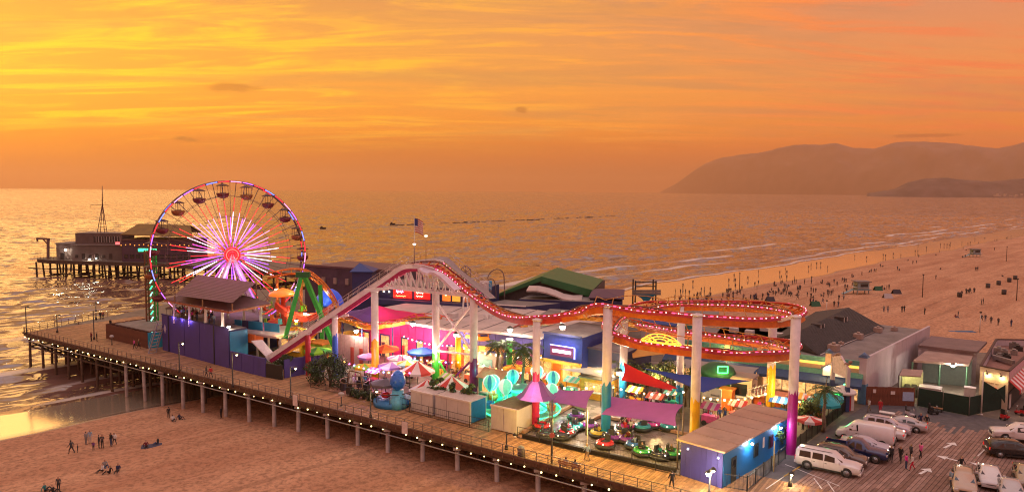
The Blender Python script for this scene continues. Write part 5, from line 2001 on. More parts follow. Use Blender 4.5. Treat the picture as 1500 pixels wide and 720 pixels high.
# gabled shingle roof along the right side
r0, r1=P(1160, 489, 7.0), PY(1243, 452, 118)
r1.z=7.15
e0, e1=P(1198, 519, 5.2), P(1296, 479.5, 5.2)
dn=(e0-r0)
sh=[]
mb=MB()
n=26
for i in range(n):
	p, q=i/n, (i+1.05)/n
	off=ZUP*0.05
	mb.poly([r0.lerp(e0, p), r1.lerp(e1, p), r1.lerp(e1, q)+off, r0.lerp(e0, q)+off], 0.03)
o0, o1=Vector((2*r0.x-e0.x, 2*r0.y-e0.y, e0.z)), Vector((2*r1.x-e1.x, 2*r1.y-e1.y, e1.z))
mb.poly([r0, r1, o1, o0], 0.05)
o=mb.build('shingle_roof', shingle_m, rb)
for tri in([r0, e0, o0], [r1, o1, e1]):
	mb=MB()
	mb.poly(tri, 0.05)
	mb.build('gable_end', shingle_m, rb)
for px, py in((1197, 484), (1231, 473)):
	c=P(px, py, 6.1)
	t1=(e1-e0).normalized()
	mb=MB()
	mb.box((c.x, c.y, c.z+0.35), (1.3, 1.4, 1.4), math.atan2(t1.y, t1.x))
	vb=mb.build('roof_vent', shingle_m, rb)
	mb=MB()
	m_=Vector((t1.y, -t1.x, 0))
	mb.box((c.x+m_.x*0.72, c.y+m_.y*0.72, c.z+0.4), (1.0, 0.06, 1.0), math.atan2(t1.y, t1.x))
	mb.build('louvre', black_m, vb)
	mb=MB()
	for s_ in(-0.6, 0.6):
		mb.box((c.x+m_.x*0.76+t1.x*s_, c.y+m_.y*0.76+t1.y*s_, c.z+0.4), (0.10, 0.08, 1.2), math.atan2(t1.y, t1.x))
	mb.build('vent_trim', trim_w, vb)
for px, py, s_ in((1221, 513, 1.2), (1257, 496, 1.1), (1286, 486, 1.0), (1232, 505, 0.6), (1310, 484, 0.8)):
	c=P(px, py, zR-0.2)
	mb=MB()
	mb.box((c.x, c.y, c.z+0.35*s_), (1.1*s_, 1.0*s_, 0.7*s_), math.atan2(PB.y, PB.x))
	mb.cyl((c.x, c.y, c.z+0.7*s_), (c.x, c.y, c.z+0.95*s_), 0.2*s_, n=8)
	mb.build('roof_box', M('box_tan', (0.34, 0.25, 0.22), 0.7), rb)
mb=MB()
mb.tube([P(1202, 519, zR-0.1), P(1235, 504, zR-0.1), P(1289, 482, zR-0.1)], 0.07, 5)
mb.build('roof_pipe', trim_w, rb)
# teal and grey flat roofed hall further left behind the helix
tl0, tl1=P(1000, 497.5, 5.0), P(1062, 503, 5.0)
th_=thing('teal_hall', 'grey flat roofed hall with a teal end wall behind the orange helix', 'building', v3(tl0, 0))
w0, w1=PY(1003, 467, 121), PY(1052, 467, 121)
wallbox([(w0.x, w0.y), (w1.x, w1.y), (w1.x+3, w1.y+10), (w0.x+3, w0.y+10)], 0, 4.9, 'wall', teal_p, th_, greyroof)
g_0, g_1, g_2, g_3=P(1040, 501, 5.0), P(1150, 500, 5.0), P(1165, 479, 5.0), P(1056, 480, 5.0)
wallbox([(g_0.x, g_0.y), (g_1.x, g_1.y), (g_2.x, g_2.y), (g_3.x, g_3.y)], 4.7, 5.05, 'roof', greyroof, th_)
for px, py in((1075, 486), (1098, 490), (1120, 484), (1140, 494)):
	c=P(px, py, 5.05)
	mb=MB()
	mb.box((c.x, c.y, 5.4), (1.2, 1.0, 0.7), UA)
	mb.build('roof_unit', white_w, th_)
bs_=thing('blue_gable_shed', 'small white shed with a royal blue gable roof left of the teal hall', 'shed', P(975, 500))
c=PY(972, 470, 122)
mb=MB()
mb.box((c.x, c.y, 1.9), (6, 5, 3.8), UA)
mb.build('wall', white_w, bs_)
mb=MB()
q_=[(-3.3, -2.8), (3.3, -2.8), (3.3, 2.8), (-3.3, 2.8)]
R2=Matrix.Rotation(UA, 3, 'Z')
pt=[Vector((c.x, c.y, 3.82))+R2@Vector((x, y, 0))for x, y in q_]
ra_, rb_=Vector((c.x, c.y, 5.2))+R2@Vector((-3.3, 0, 0)), Vector((c.x, c.y, 5.2))+R2@Vector((3.3, 0, 0))
mb.poly([pt[0], pt[1], rb_, ra_], 0.08)
mb.poly([pt[2], pt[3], ra_, rb_], 0.08)
mb.build('roof', M('roof_royal', (0.012, 0.035, 0.20), 0.5), bs_)
# fenced service yard, flat roofs, food stand
y0, y1, y2, y3=P(1338, 527, 4.0), P(1419, 533, 4.0), P(1428, 516, 4.0), P(1362, 509, 4.0)
ydt=thing('yard_building', 'low tan roofed service building with a lit yard beside the food stand', 'building', v3(y0, 0))
wallbox([(y0.x, y0.y), (y1.x, y1.y), (y2.x, y2.y), (y3.x, y3.y)], 3.7, 4.0, 'roof', tanroof, ydt)
q0, q1, q2, q3=P(1345, 505, 4.6), P(1431, 515, 4.6), P(1446, 500, 4.6), P(1364, 491.5, 4.6)
wallbox([(q0.x, q0.y), (q1.x, q1.y), (q2.x, q2.y), (q3.x, q3.y)], 4.3, 4.62, 'upper_roof', M('roof_dusk_brown', (0.19, 0.125, 0.12), 0.8, var=0.2, scale=0.5, dirt=0.4), ydt)
bkw0, bkw1=lerp(v3(y0, 0), v3(y3, 0), 0.55), lerp(v3(y1, 0), v3(y2, 0), 0.55)
panel_on(bkw0, bkw1, 0, 3.7, 0, 0.2, 'back_wall', M('wall_green_grey', (0.10, 0.11, 0.10), 0.8), ydt)
panel_on(v3(q0, 0), v3(q1, 0), 0, 4.3, -0.5, 0.2, 'rear_wall', lilac_w, ydt)
for i in range(6):
	p, q=lerp(bkw0, bkw1, 0.05+i*0.155), lerp(bkw0, bkw1, 0.05+i*0.155+0.12)
	panel_on(p, q, 0.1 if i%2 else 1.2, 2.6, 0.12, 0.06, 'door' if i%2 else 'window', [fence_br, glass_d, navy][i%3], ydt)
for c in(y0, y1, lerp(y0, y1, 0.5)):
	mb=MB()
	mb.bar((c.x, c.y+0.2, 0), (c.x, c.y+0.2, 3.7), 0.2, 0.2)
	mb.build('post', M('post_green', (0.05, 0.12, 0.07), 0.5), ydt)
lr=thing('lit_storeroom', 'yellow lit open storeroom against the white side wall', 'storeroom', P(1330, 585))
s0_, s1_=P(1316, 586), P(1347, 588)
panel_on(s0_+V*3, s1_+V*3, 0, 3.2, 0, 0.15, 'back_wall', M('wall_pale_green', (0.50, 0.50, 0.30), 0.7), lr)
panel_on(s0_+V*3, s0_, 0, 3.2, 0, 0.15, 'side_panel', M('wall_grey_dark', (0.12, 0.11, 0.12), 0.8), lr)
mb=MB()
mb.poly([s0_+ZUP*3.2, s1_+ZUP*3.2, s1_+V*3+ZUP*3.4, s0_+V*3+ZUP*3.4], 0.12)
mb.build('roof', tanroof, lr)
mb=MB()
for i in range(5):
	c=lerp(s0_, s1_, 0.15+i*0.16)+V*2.4
	mb.box((c.x, c.y, 0.6+0.2*(i%2)), (0.6, 0.5, 1.2+0.4*(i%2)), UA)
o=mb.build('stored_box', M('crate_dark', (0.06, 0.05, 0.05), 0.7), lr)
o['kind']='stuff'
lamp('store_light', (s0_+s1_)/2+V*1.0+ZUP*2.8, (1.0, 0.92, 0.45), 110, 0.3, lr)
floodlamp(PY(1396, 535, 92.5), 'bright white floodlight on the eave of the tan roofed yard building', 420, (1, 0.95, 0.75), 0.22)
for i, (px, py, sz, mt)in enumerate(((1362, 578, (2.4, 1.6, 1.7), white_w), (1382, 585, (1.2, 1.0, 1.4), fence_br), (1404, 588, (2.6, 1.2, 1.0), black_m), (1420, 580, (1.2, 1.0, 1.8), lilac_w), (1394, 590, (1.6, 1.0, 1.1), greensh))):
	c=P(px, py+8)
	t=thing('yard_crate', ['large white appliance box in the fenced yard', 'brown wooden crate beside the white appliance box', 'long black bin in the fenced yard below the floodlight', 'tall pale cabinet at the right end of the fenced yard', 'dark green bin beside the brown crate in the yard'][i], ['box', 'crate', 'bin', 'cabinet', 'bin'][i], c)
	mb=MB()
	mb.box((c.x, c.y, sz[2]/2), sz, UA)
	mb.build('body', mt, t)
	mb=MB()
	mb.box((c.x, c.y, sz[2]+0.05), (sz[0]+0.08, sz[1]+0.08, 0.10), UA)
	mb.build('lid', mt, t)
	# brown fence with papers, green screened fence
p0, p1=P(1268, 592), P(1343, 594.5)
bf=thing('parking_fence', 'rust brown board fence with white notices beside the parking deck', 'fence', p0)
d=(p1-p0).normalized()
L=(p1-p0).length
bd=MB()
bd.box((0, 0, 1.15), (0.30, 0.05, 2.3))
bme=bd.mesh('board', M('fence_rust', (0.17, 0.055, 0.03), 0.8, var=0.3, scale=1.2, bump=0.3, dirt=0.3))
for i in range(int(L/0.32)):
	o=link('board', bme, bf)
	o.location=d*(i*0.32+0.16)+ZUP*rnd.uniform(-0.03, 0.03)
	o.rotation_euler.z=math.atan2(d.y, d.x)
for x, z, w_, h_, mt, nm in((0.16, 1.75, 0.35, 0.45, trim_w, 'notice'), (0.52, 1.6, 0.5, 0.4, trim_w, 'notice'), (0.82, 1.2, 1.3, 1.1, M('poster_pale_blue', (0.35, 0.45, 0.65), 0.6), 'poster')):
	p=lerp(p0, p1, x)
	panel_on(p-d*w_/2, p+d*w_/2, z-h_/2, z+h_/2, 0.04, 0.02, nm, mt, bf)
gf=thing('screened_fence', 'dark green screened chain fence around the service yard', 'fence', p1)
G=[P(1344, 594.5), P(1419, 609), P(1437, 605), P(1472, 598)]
for i in range(3):
	p, q=G[i], G[i+1]
	n=max(1, int((q-p).length/2.6))
	for k in range(n):
		panel_on(lerp(p, q, (k+0.01)/n), lerp(p, q, (k+0.99)/n), 0.08, 2.35+rnd.uniform(-0.05, 0.05), 0, 0.04, 'screen_panel', greensh, gf)
		c=lerp(p, q, k/n)
		mb=MB()
		mb.cyl(c, c+ZUP*2.5, 0.045, n=6)
		mb.build('post', rail_m, gf)
c=P(1437, 607)
tp_=thing('fence_pole', 'tall pale pole at the corner of the green screened fence', 'pole', c)
mb=MB()
mb.cyl(c, c+ZUP*5.2, 0.09, 0.07, 8)
mb.lathe(c, [(0.22, 0), (0.2, 0.1), (0.1, 0.14)], 8)
mb.build('shaft', M('pole_pale', (0.6, 0.55, 0.5), 0.5), tp_)
# food stand with the red and white awning
B0, B1, B2, B3=P(1436, 536, 4.8), P(1478, 544, 4.8), P(1530, 498, 4.8), P(1459, 497, 4.8)
fs_=thing('food_stand', 'pale flat roofed food stand with a red and white striped awning and roof machinery', 'building', v3(B1, 0))
FP=[(p.x, p.y)for p in(B0, B1, B2, B3)]
wallbox(FP, 0, 3.9, 'wall', M('wall_butter', (0.62, 0.52, 0.42), 0.7, var=0.1, dirt=0.2), fs_, M('roof_rust', (0.27, 0.13, 0.10), 0.8, var=0.3, dirt=0.5))
BB=[v3(p, 0)for p in(B0, B1, B2, B3)]
for i in range(4):
	panel_on(BB[i], BB[(i+1)%4], 3.92, 4.8, -0.16, 0.2, 'parapet', lilac_w if i!=0 else MATS['wall_butter'], fs_)
	panel_on(BB[i], BB[(i+1)%4], 4.805, 4.93, -0.20, 0.30, 'coping', M('coping_brown', (0.06, 0.03, 0.028), 0.6), fs_)
cen=(BB[0]+BB[1]+BB[2]+BB[3])/4
for i in range(9):
	p=lerp(lerp(BB[0], BB[1], rnd.uniform(0.25, 0.8)), lerp(BB[3], BB[2], rnd.uniform(0.2, 0.6)), rnd.uniform(0.45, 0.9))
	mb=MB()
	h_=rnd.uniform(0.6, 1.3)
	mb.box((p.x, p.y, 3.9+h_/2), (rnd.uniform(0.7, 1.5), rnd.uniform(0.6, 1.2), h_), UA+rnd.uniform(-0.1, 0.1))
	mb.cyl((p.x, p.y, 3.9+h_), (p.x, p.y, 4.1+h_), 0.25, n=8)
	mb.build('roof_machine', [steel_d, greyroof, M('duct_grey', (0.3, 0.27, 0.27), 0.4, metal=0.5)][i%3], fs_)
mb=MB()
p, q=lerp(BB[1], BB[2], 0.35)+Vector((-1.2, 0, 0)), lerp(BB[0], BB[3], 0.4)+Vector((1.2, 0.5, 0))
mb.bar(v3(p, 4.4), v3(q, 4.4), 0.5, 0.5)
mb.bar(v3(p, 4.3)+Vector((0.6, 1.2, 0)), v3(q, 4.3)+Vector((0.6, 1.2, 0)), 0.3, 0.3)
mb.build('duct', MATS['duct_grey'], fs_)
for x in(0.22, 0.70):
	p=lerp(BB[0], BB[1], x)
	c=v3(p, 4.2)+Vector((-0.1, -0.35, 0))
	mb=MB()
	mb.bar(c+Vector((0.05, 0.3, 0.3)), c, 0.05, 0.05)
	mb.lathe((c.x, c.y, c.z-0.16), [(0.18, 0), (0.12, 0.14), (0.02, 0.18)], 8)
	mb.build('wall_lamp', black_m, fs_)
	lamp('wall_wash', c-ZUP*0.3, (1.0, 0.66, 0.25), 42, 0.12, fs_)
	# red painted board and its faded line of lettering
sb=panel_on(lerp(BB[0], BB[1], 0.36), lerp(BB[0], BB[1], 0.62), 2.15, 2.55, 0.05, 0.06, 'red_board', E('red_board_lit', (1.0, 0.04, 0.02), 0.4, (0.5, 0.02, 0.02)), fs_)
mb=MB()
for i in range(17):
	if i in(11, 12):
		continue
	p=lerp(BB[0], BB[1], 0.2+i*0.028)
	mb.box((p.x+0.02, p.y-0.035, 2.98), (0.055, 0.03, 0.11+0.03*(i%3)), UA)
o=mb.build('painted_letters', M('letter_umber', (0.30, 0.13, 0.06), 0.7), fs_)
o['kind']='stuff'
# dark bunting triangles hung in front of the stand
for tri, nm in(([(1438, 556), (1462, 570), (1440, 590)], 0), ([(1473, 563), (1460, 571), (1472, 590)], 1)):
	mb=MB()
	Yt=B1.y-1.2
	mb.poly([PY(x, y, Yt)for x, y in tri], 0.05)
	mb.build('dark_screen', greensh, fs_)
	# striped awning on the right hand side
d=(BB[2]-BB[1]).normalized()
m_=Vector((d.y, -d.x, 0))
for i in range(12):
	p, q=BB[1]+d*(i*0.75), BB[1]+d*(i*0.75+0.745)
	mb=MB()
	mb.poly([p+ZUP*3.7+m_*0.05, q+ZUP*3.7+m_*0.05, q+ZUP*2.7+m_*1.2, p+ZUP*2.7+m_*1.2], 0.05)
	mb.poly([p+ZUP*2.68+m_*1.2, q+ZUP*2.68+m_*1.2, q+ZUP*2.3+m_*1.2, p+ZUP*2.3+m_*1.2], 0.04)
	mb.build('awning_stripe', M('stripe_red', (0.5, 0.02, 0.03), 0.5)if i%2==0 else M('stripe_white', (0.72, 0.62, 0.62), 0.6), fs_)
panel_on(BB[1]+d*0.3, BB[1]+d*9, 0.0, 2.2, 0.04, 0.06, 'dark_counter', black_m, fs_)
panel_on(BB[1]+d*0.5, BB[1]+d*1.4, 0.2, 1.9, 0.11, 0.06, 'menu_board', trim_w, fs_)
panel_on(BB[1], BB[2], 3.92, 4.8, 0.06, 0.04, 'side_fascia', M('fascia_pink', (0.6, 0.36, 0.40), 0.7), fs_)
# ---- blue and violet ticket hut at the near end
T0, T1=P(997, 695), P(1058, 715)
TD=PB*15.2
zT=3.3
hut=thing('ticket_hut', 'long hut with a violet front, bright blue side and broad tan roof by the parking', 'building', T0)
tq=[T0, T1, T1+TD, T0+TD]
wallbox([T0+PB*0.15, T1+PB*0.15, T1+TD, T0+TD], 0.0, zT-0.1, 'wall', M('hut_blue', (0.008, 0.17, 0.50), 0.55, var=0.12, scale=0.6, dirt=0.25), hut)
n=16
for i in range(n):
	panel_on(lerp(T0, T1, (i+0.02)/n), lerp(T0, T1, (i+0.98)/n), 0.02, zT-0.06, 0.0+0.02*(i%2), 0.06, 'front_board', M('hut_violet', (0.045, 0.04, 0.23), 0.55, var=0.12, scale=0.8), hut)
mb=MB()
rr=[T0-U*0.3-PB*0.35, T1+U*0.3-PB*0.35, T1+TD+U*0.3, T0+TD-U*0.3]
mb.prism([(p.x, p.y)for p in rr], zT, zT+0.16)
mb.build('roof', M('roof_sandstone', (0.46, 0.31, 0.24), 0.8, var=0.15, scale=0.4, dirt=0.35), hut)
mb=MB()
for k in range(1, 6):
	p, q=lerp(rr[0], rr[3], k/6), lerp(rr[1], rr[2], k/6)
	mb.bar(v3(p, zT+0.175), v3(q, zT+0.175), 0.08, 0.03)
o=mb.build('roof_seam', tanroof, hut)
o['kind']='stuff'
for x in(0.10, 0.40, 0.62, 0.85):
	p=lerp(T1, T1+TD, x)
	q=p+PB*0.95
	if x==0.10:
		w_o=panel_on(p, q, 0.1, 2.35, 0.03, 0.06, 'door', M('door_dark', (0.03, 0.035, 0.035), 0.5), hut)
		panel_on(p+PB*0.2, q-PB*0.2, 1.4, 2.1, 0.10, 0.02, 'door_pane', glass_d, w_o)
	else:
		w_o=panel_on(p, q, 1.15, 2.4, 0.03, 0.06, 'window', M('frame_dark', (0.03, 0.05, 0.06), 0.5), hut)
		panel_on(p+PB*0.1, q-PB*0.1, 1.25, 2.3, 0.10, 0.02, 'pane', glass_d, w_o)
p=lerp(T1, T1+TD, 0.53)
panel_on(p, p+PB*0.35, 1.6, 2.6, 0.03, 0.04, 'notice', trim_w, hut)
for x, pw, lb in((0.33, 90, 'white wall lamp on the blue side of the ticket hut, nearer the door'), (0.75, 90, 'white wall lamp on the blue side of the ticket hut, beside the round bush')):
	p=lerp(T1, T1+TD, x)+PC*0.35
	floodlamp(v3(p, 2.85), lb, pw, (0.85, 0.95, 1.0), 0.13)
for i in(0.18, 0.9):
	p=lerp(T0, T1, i)-PB*0.12
	mb=MB()
	mb.ball(v3(p, 2.7), 0.09, 8, 5)
	mb.build('small_lamp', E('lamp_small_white', (0.9, 0.9, 1.0), 3.0), hut)
	# chairs, board and cloth leaning by the hut door
def chair_like(p, label, mat):
	t=thing('folding_chair', label, 'chair', p)
	mb=MB()
	mb.box((p.x, p.y, 0.45), (0.45, 0.45, 0.05), UA)
	mb.build('seat', mat, t)
	mb=MB()
	mb.box((p.x-0.1, p.y+0.2, 0.75), (0.45, 0.05, 0.5), UA)
	mb.build('backrest', mat, t)
	for dx, dy in((-0.2, -0.2), (0.2, -0.2), (0.2, 0.2), (-0.2, 0.2)):
		mb=MB()
		mb.bar((p.x+dx, p.y+dy, 0), (p.x+dx, p.y+dy, 0.43), 0.04, 0.04)
		mb.build('leg', steel_d, t)
chair_like(P(1068, 695), 'black folding chair by the dark door of the ticket hut', black_m)
chair_like(P(1079, 698), 'black folding chair beside the white leaning board', black_m)
lb_=thing('leaning_board', 'tall white board leaning by the dark door of the ticket hut', 'board', P(1064, 698))
p, q=P(1060, 700), P(1073, 703)
mb=MB()
mb.poly([p, q, q+V*0.5+ZUP*2.0, p+V*0.5+ZUP*2.0], 0.06)
mb.build('board', trim_w, lb_)
mb=MB()
mb.bar(p, p+V*0.5+ZUP*2.0, 0.08, 0.1)
mb.bar(q, q+V*0.5+ZUP*2.0, 0.08, 0.1)
mb.build('frame', rail_m, lb_)
# ---- black iron fences along the parking
def iron_fence(pts, label, h=1.35, name='iron_fence', step=0.16, mat=None):
	t=thing(name, label, 'fence', pts[0])
	off=Vector(t['_w'])
	mat=mat or black_m
	pk_=MB()
	pk_.box((0, 0, h/2), (0.03, 0.03, h))
	pk_me=pk_.mesh('picket', mat)
	po_=MB()
	po_.box((0, 0, h/2+0.05), (0.09, 0.09, h+0.1))
	po_me=po_.mesh('post', mat)
	for p, q in zip(pts[:-1], pts[1:]):
		L=(q-p).length
		n=max(1, int(L/1.8))
		for k in range(n+1):
			o=link('post', po_me, t)
			o.location=lerp(p, q, k/n)-off
		for z in(0.12, h-0.08):
			mb=MB()
			mb.bar(p+ZUP*z, q+ZUP*z, 0.05, 0.05)
			mb.build('rail', mat, t)
		if step:
			for k in range(int(L/step)):
				o=link('picket', pk_me, t)
				o.location=lerp(p, q, (k+0.5)*step/L)-off
	return t
iron_fence([P(1050, 712), P(1094, 719), P(1150, 671)], 'black iron fence around the corner beside the ticket hut', step=0.34)
iron_fence([P(1163, 662), P(1246, 596)], 'long black iron picket fence beside the row of parked cars', step=0.17)
# ================================================================ PARK: booths, sails, rides, plants, lamps
def box_booth(px, py, w_, d_, h_, name, label, wall, roof, cat='booth', rz=UA, roof_kind='flat', lit=None, windows=True):
	c=P(px, py)
	t=thing(name, label, cat, c)
	ex, ey=Vector((math.cos(rz), math.sin(rz), 0)), Vector((-math.sin(rz), math.cos(rz), 0))
	c2=c+ey*d_/2
	mb=MB()
	mb.box((c2.x, c2.y, h_/2), (w_, d_, h_), rz)
	mb.build('wall', wall, t)
	mb=MB()
	if roof_kind=='flat':
		mb.box((c2.x, c2.y, h_+0.09), (w_+0.3, d_+0.3, 0.18), rz)
	elif roof_kind=='cone':
		mb.lathe((c2.x, c2.y, h_), [(w_*0.78, 0), (w_*0.74, 0.15), (0.03, w_*0.55)], 8)
	else:
		a=[c2-ex*(w_/2+0.2)-ey*(d_/2+0.3), c2+ex*(w_/2+0.2)-ey*(d_/2+0.3), c2+ex*(w_/2+0.2)+ey*(d_/2+0.3), c2-ex*(w_/2+0.2)+ey*(d_/2+0.3)]
		m0, m1=c2-ex*(w_/2+0.2), c2+ex*(w_/2+0.2)
		mb.poly([v3(a[0], h_), v3(a[1], h_), v3(m1, h_+0.9), v3(m0, h_+0.9)], 0.08)
		mb.poly([v3(a[2], h_), v3(a[3], h_), v3(m0, h_+0.9), v3(m1, h_+0.9)], 0.08)
	mb.build('roof', roof, t)
	if windows:
		f=c-ey*0.0
		p, q=f-ex*w_*0.32, f+ex*w_*0.32
		wn=panel_on(p, q, h_*0.42, h_*0.82, 0.03, 0.05, 'counter_window', lit or glass_d, t)
		panel_on(p-ex*0.15, q+ex*0.15, h_*0.36, h_*0.42, 0.05, 0.35, 'counter', trim_w, wn)
		sd_=f+ex*w_/2
		panel_on(sd_+ey*0.3, sd_+ey*min(1.2, d_-0.2), 0.1, h_*0.8, 0.03, 0.05, 'door', roof, t)
	return t
def umbrella(px, py, h_, r, label, mats, name='umbrella', drop=0.28, n=8, base=None, tip=0.35):
	c=base if base is not None else P(px, py)
	t=thing(name, label, 'umbrella', c)
	mb=MB()
	mb.cyl(c, c+ZUP*(h_+tip*0.7), 0.05, 0.05, 8)
	mb.lathe(c, [(0.35, 0), (0.35, 0.08), (0.1, 0.12)], 10)
	mb.build('pole', steel_d, t)
	for k in range(n):
		a0, a1=2*math.pi*k/n, 2*math.pi*(k+1)/n
		p0=c+Vector((r*math.cos(a0), r*math.sin(a0), h_))
		p1=c+Vector((r*math.cos(a1), r*math.sin(a1), h_))
		top=c+ZUP*(h_+tip*r*0.75)
		m0, m1=p0.lerp(top, 0.5)-ZUP*0.06, p1.lerp(top, 0.5)-ZUP*0.06
		mb=MB()
		mb.poly([p0, p1, m1, m0], 0.03)
		mb.poly([m0, m1, top], 0.03)
		mb.poly([p0, p1, p1-ZUP*drop, p0-ZUP*drop], 0.02)
		mb.build('panel', mats[k%len(mats)], t)
	return t
def sail(pts, name, label, mat, sagz=0.35, posts=()):
	"""stretched shade sail: corners pulled tight, edges curved in, middle sagging, with thickness"""
	pts=[Vector(p)for p in pts]
	cen=sum(pts, Vector())/len(pts)
	t=thing(name, label, 'shade sail', v3(cen, 0))
	n=10
	if len(pts)==3:
		pts=[pts[0], pts[1], pts[2], pts[2].lerp(pts[0], 0.02)]
	vs, fs=[], []
	for i in range(n+1):
		for j in range(n+1):
			u, v=i/n, j/n
			p=(pts[0]*(1-u)+pts[1]*u)*(1-v)+(pts[3]*(1-u)+pts[2]*u)*v
			eu, ev_=4*u*(1-u), 4*v*(1-v)
			pull=0.10*(eu*(1-ev_)+ev_*(1-eu))
			p=p.lerp(cen, pull)
			p=p-ZUP*sagz*eu*ev_
			vs.append(p)
	for i in range(n):
		for j in range(n):
			fs.append((i*(n+1)+j, (i+1)*(n+1)+j, (i+1)*(n+1)+j+1, i*(n+1)+j+1))
	k=len(vs)
	mb=MB()
	mb.add(vs, fs, 0, True)
	mb.add([v-ZUP*0.03 for v in vs], [tuple(reversed(f))for f in fs], 0, True)
	mb.build('fabric', mat, t)
	for p, q in posts:
		mb=MB()
		mb.cyl((q.x, q.y, 0), (q.x, q.y, p.z+0.15), 0.09, 0.08, 8)
		mb.cyl((q.x, q.y, p.z+0.05), p, 0.025, n=5)
		mb.build('post', rail_m, t)
	return t
fab=lambda n, c:M('fabric_'+n, c, 0.85, var=0.10, scale=0.7, bump=0.25, bscale=2.2)
# ---- shade sails
ls=[PY(881, 606, 73), PY(889, 579, 77), PY(1001, 592, 71), PY(991, 623, 66)]
sail(ls, 'violet_sail', 'long violet shade sail over the bumper cars right of the azure column', fab('violet', (0.36, 0.10, 0.36)), 0.25, [(ls[3], ls[3]+Vector((0.15, -0.1, 0))), (ls[2], ls[2])])
ls=[PY(806, 588, 78), PY(810, 570, 82), PY(871, 571, 79), PY(859, 598, 75)]
sail(ls, 'violet_sail', 'short violet shade sail left of the azure column', fab('violet', (0.36, 0.10, 0.36)), 0.25, [(ls[0], ls[0]), (ls[3], ls[3])])
ls=[PY(909, 556, 84), PY(913, 530, 86), PY(993, 568, 80), PY(985, 572, 79)]
sail(ls, 'red_sail', 'bright red triangular shade sail stretched above the food court', fab('red', (0.62, 0.012, 0.010)), 0.4)
ls=[PY(940, 538, 86), PY(1000, 548, 84), PY(1100, 557, 80), PY(1030, 574, 77),]
sail(ls, 'blue_sail', 'long royal blue shade sail below the grey sail', fab('blue', (0.02, 0.055, 0.30)), 0.3)
ls=[PY(950, 530, 91), PY(1005, 525, 95), PY(1112, 538, 90), PY(1110, 556, 85)]
sail(ls, 'grey_sail', 'wide grey shade sail under the lower loop of the helix', fab('grey', (0.30, 0.26, 0.25)), 0.3)
ls=[PY(819, 540, 90), PY(905, 535, 93), PY(900, 552, 85), PY(878, 551, 85)]
sail(ls, 'cream_sail', 'cream grey shade sail left of the azure column beside the palm', fab('cream', (0.40, 0.38, 0.31)), 0.25)
ls=[PY(920, 504, 95), PY(975, 518, 92), PY(927, 524, 91)]
sail(ls, 'amber_sail', 'small amber triangular sail between the columns above the red sail', fab('amber', (0.66, 0.34, 0.08)), 0.2)
# magenta and violet big top
bt=thing('big_top_tent', 'large tent top, half violet and half magenta, inside the orange track curve', 'tent', P(560, 535))
bY=108
apx=PY(549, 446, bY+1)
rim=[PY(501, 462, bY+3), PY(513, 467, bY-1), PY(530, 472, bY-3), PY(549, 475, bY-4), PY(575, 473.5, bY-3), PY(602, 468, bY-1), PY(628, 462, bY+3), PY(600, 456, bY+8), PY(540, 452, bY+9), PY(512, 455, bY+7)]
vio_f, mag_f=fab('tent_violet', (0.11, 0.035, 0.20)), fab('tent_magenta', (0.62, 0.012, 0.12))
for i in range(len(rim)):
	p, q=rim[i], rim[(i+1)%len(rim)]
	mb=MB()
	m0, m1=p.lerp(apx, 0.5)-ZUP*0.25, q.lerp(apx, 0.5)-ZUP*0.25
	mb.poly([p, q, m1, m0], 0.04)
	mb.poly([m0, m1, apx], 0.04)
	mb.build('tent_panel', vio_f if i in(0, 1, 2, 9, 8)else mag_f, bt)
for p in rim[::2]:
	mb=MB()
	mb.cyl((p.x, p.y, 0), p, 0.12, 0.12, 8)
	mb.build('pole', MATS['post_navy'], bt)
lamp('tent_light', apx+Vector((1.2, -2.6, 0.7)), (1.0, 0.75, 0.85), 90, 0.3, bt)
# ---- floodlamp posts in the park
for px, py, Y, pw, lb in((522, 484, 104, 330, 'bright floodlight below the orange track left of the yellow column'), (605, 474, 103, 300, 'white floodlight on top of the blue post by the magenta front'), (668, 490, 101, 240, 'white floodlight above the yellow post behind the cross braces'), (747, 482, 96, 300, 'white floodlight under the pale roof beside the palm'), (824, 478, 93, 260, 'white floodlight fixed to the violet sleeved column'), (907, 545, 86, 320, 'white floodlight at the corner of the red sail')):
	p=PY(px, py, Y)
	floodlamp(p, lb, pw*1.9, r=0.34, arm=None)
for px, yb, yt, Y, mt, lb in((606, 520, 477, 104, 'sleeve_blue', 'blue post carrying a floodlight in front of the magenta arcade'), (671, 548, 493, 101.2, 'sleeve_yellow', 'yellow post in front of the amber arcade doors'), (746, 560, 497, 96.5, 'sleeve_green', 'green post beside the palms in front of the hall')):
	b_=P(px, yb)
	tp=PY(px, yt, b_.y)
	t=thing('ride_post', lb, 'post', b_)
	mb=MB()
	mb.cyl(b_, (b_.x, b_.y, tp.z), 0.42, 0.42, 14)
	mb.build('shaft', MATS[mt], t)
	mb=MB()
	mb.cyl((b_.x, b_.y, tp.z), (b_.x, b_.y, tp.z+0.12), 0.5, 0.5, 14)
	mb.build('cap', trim_w, t)
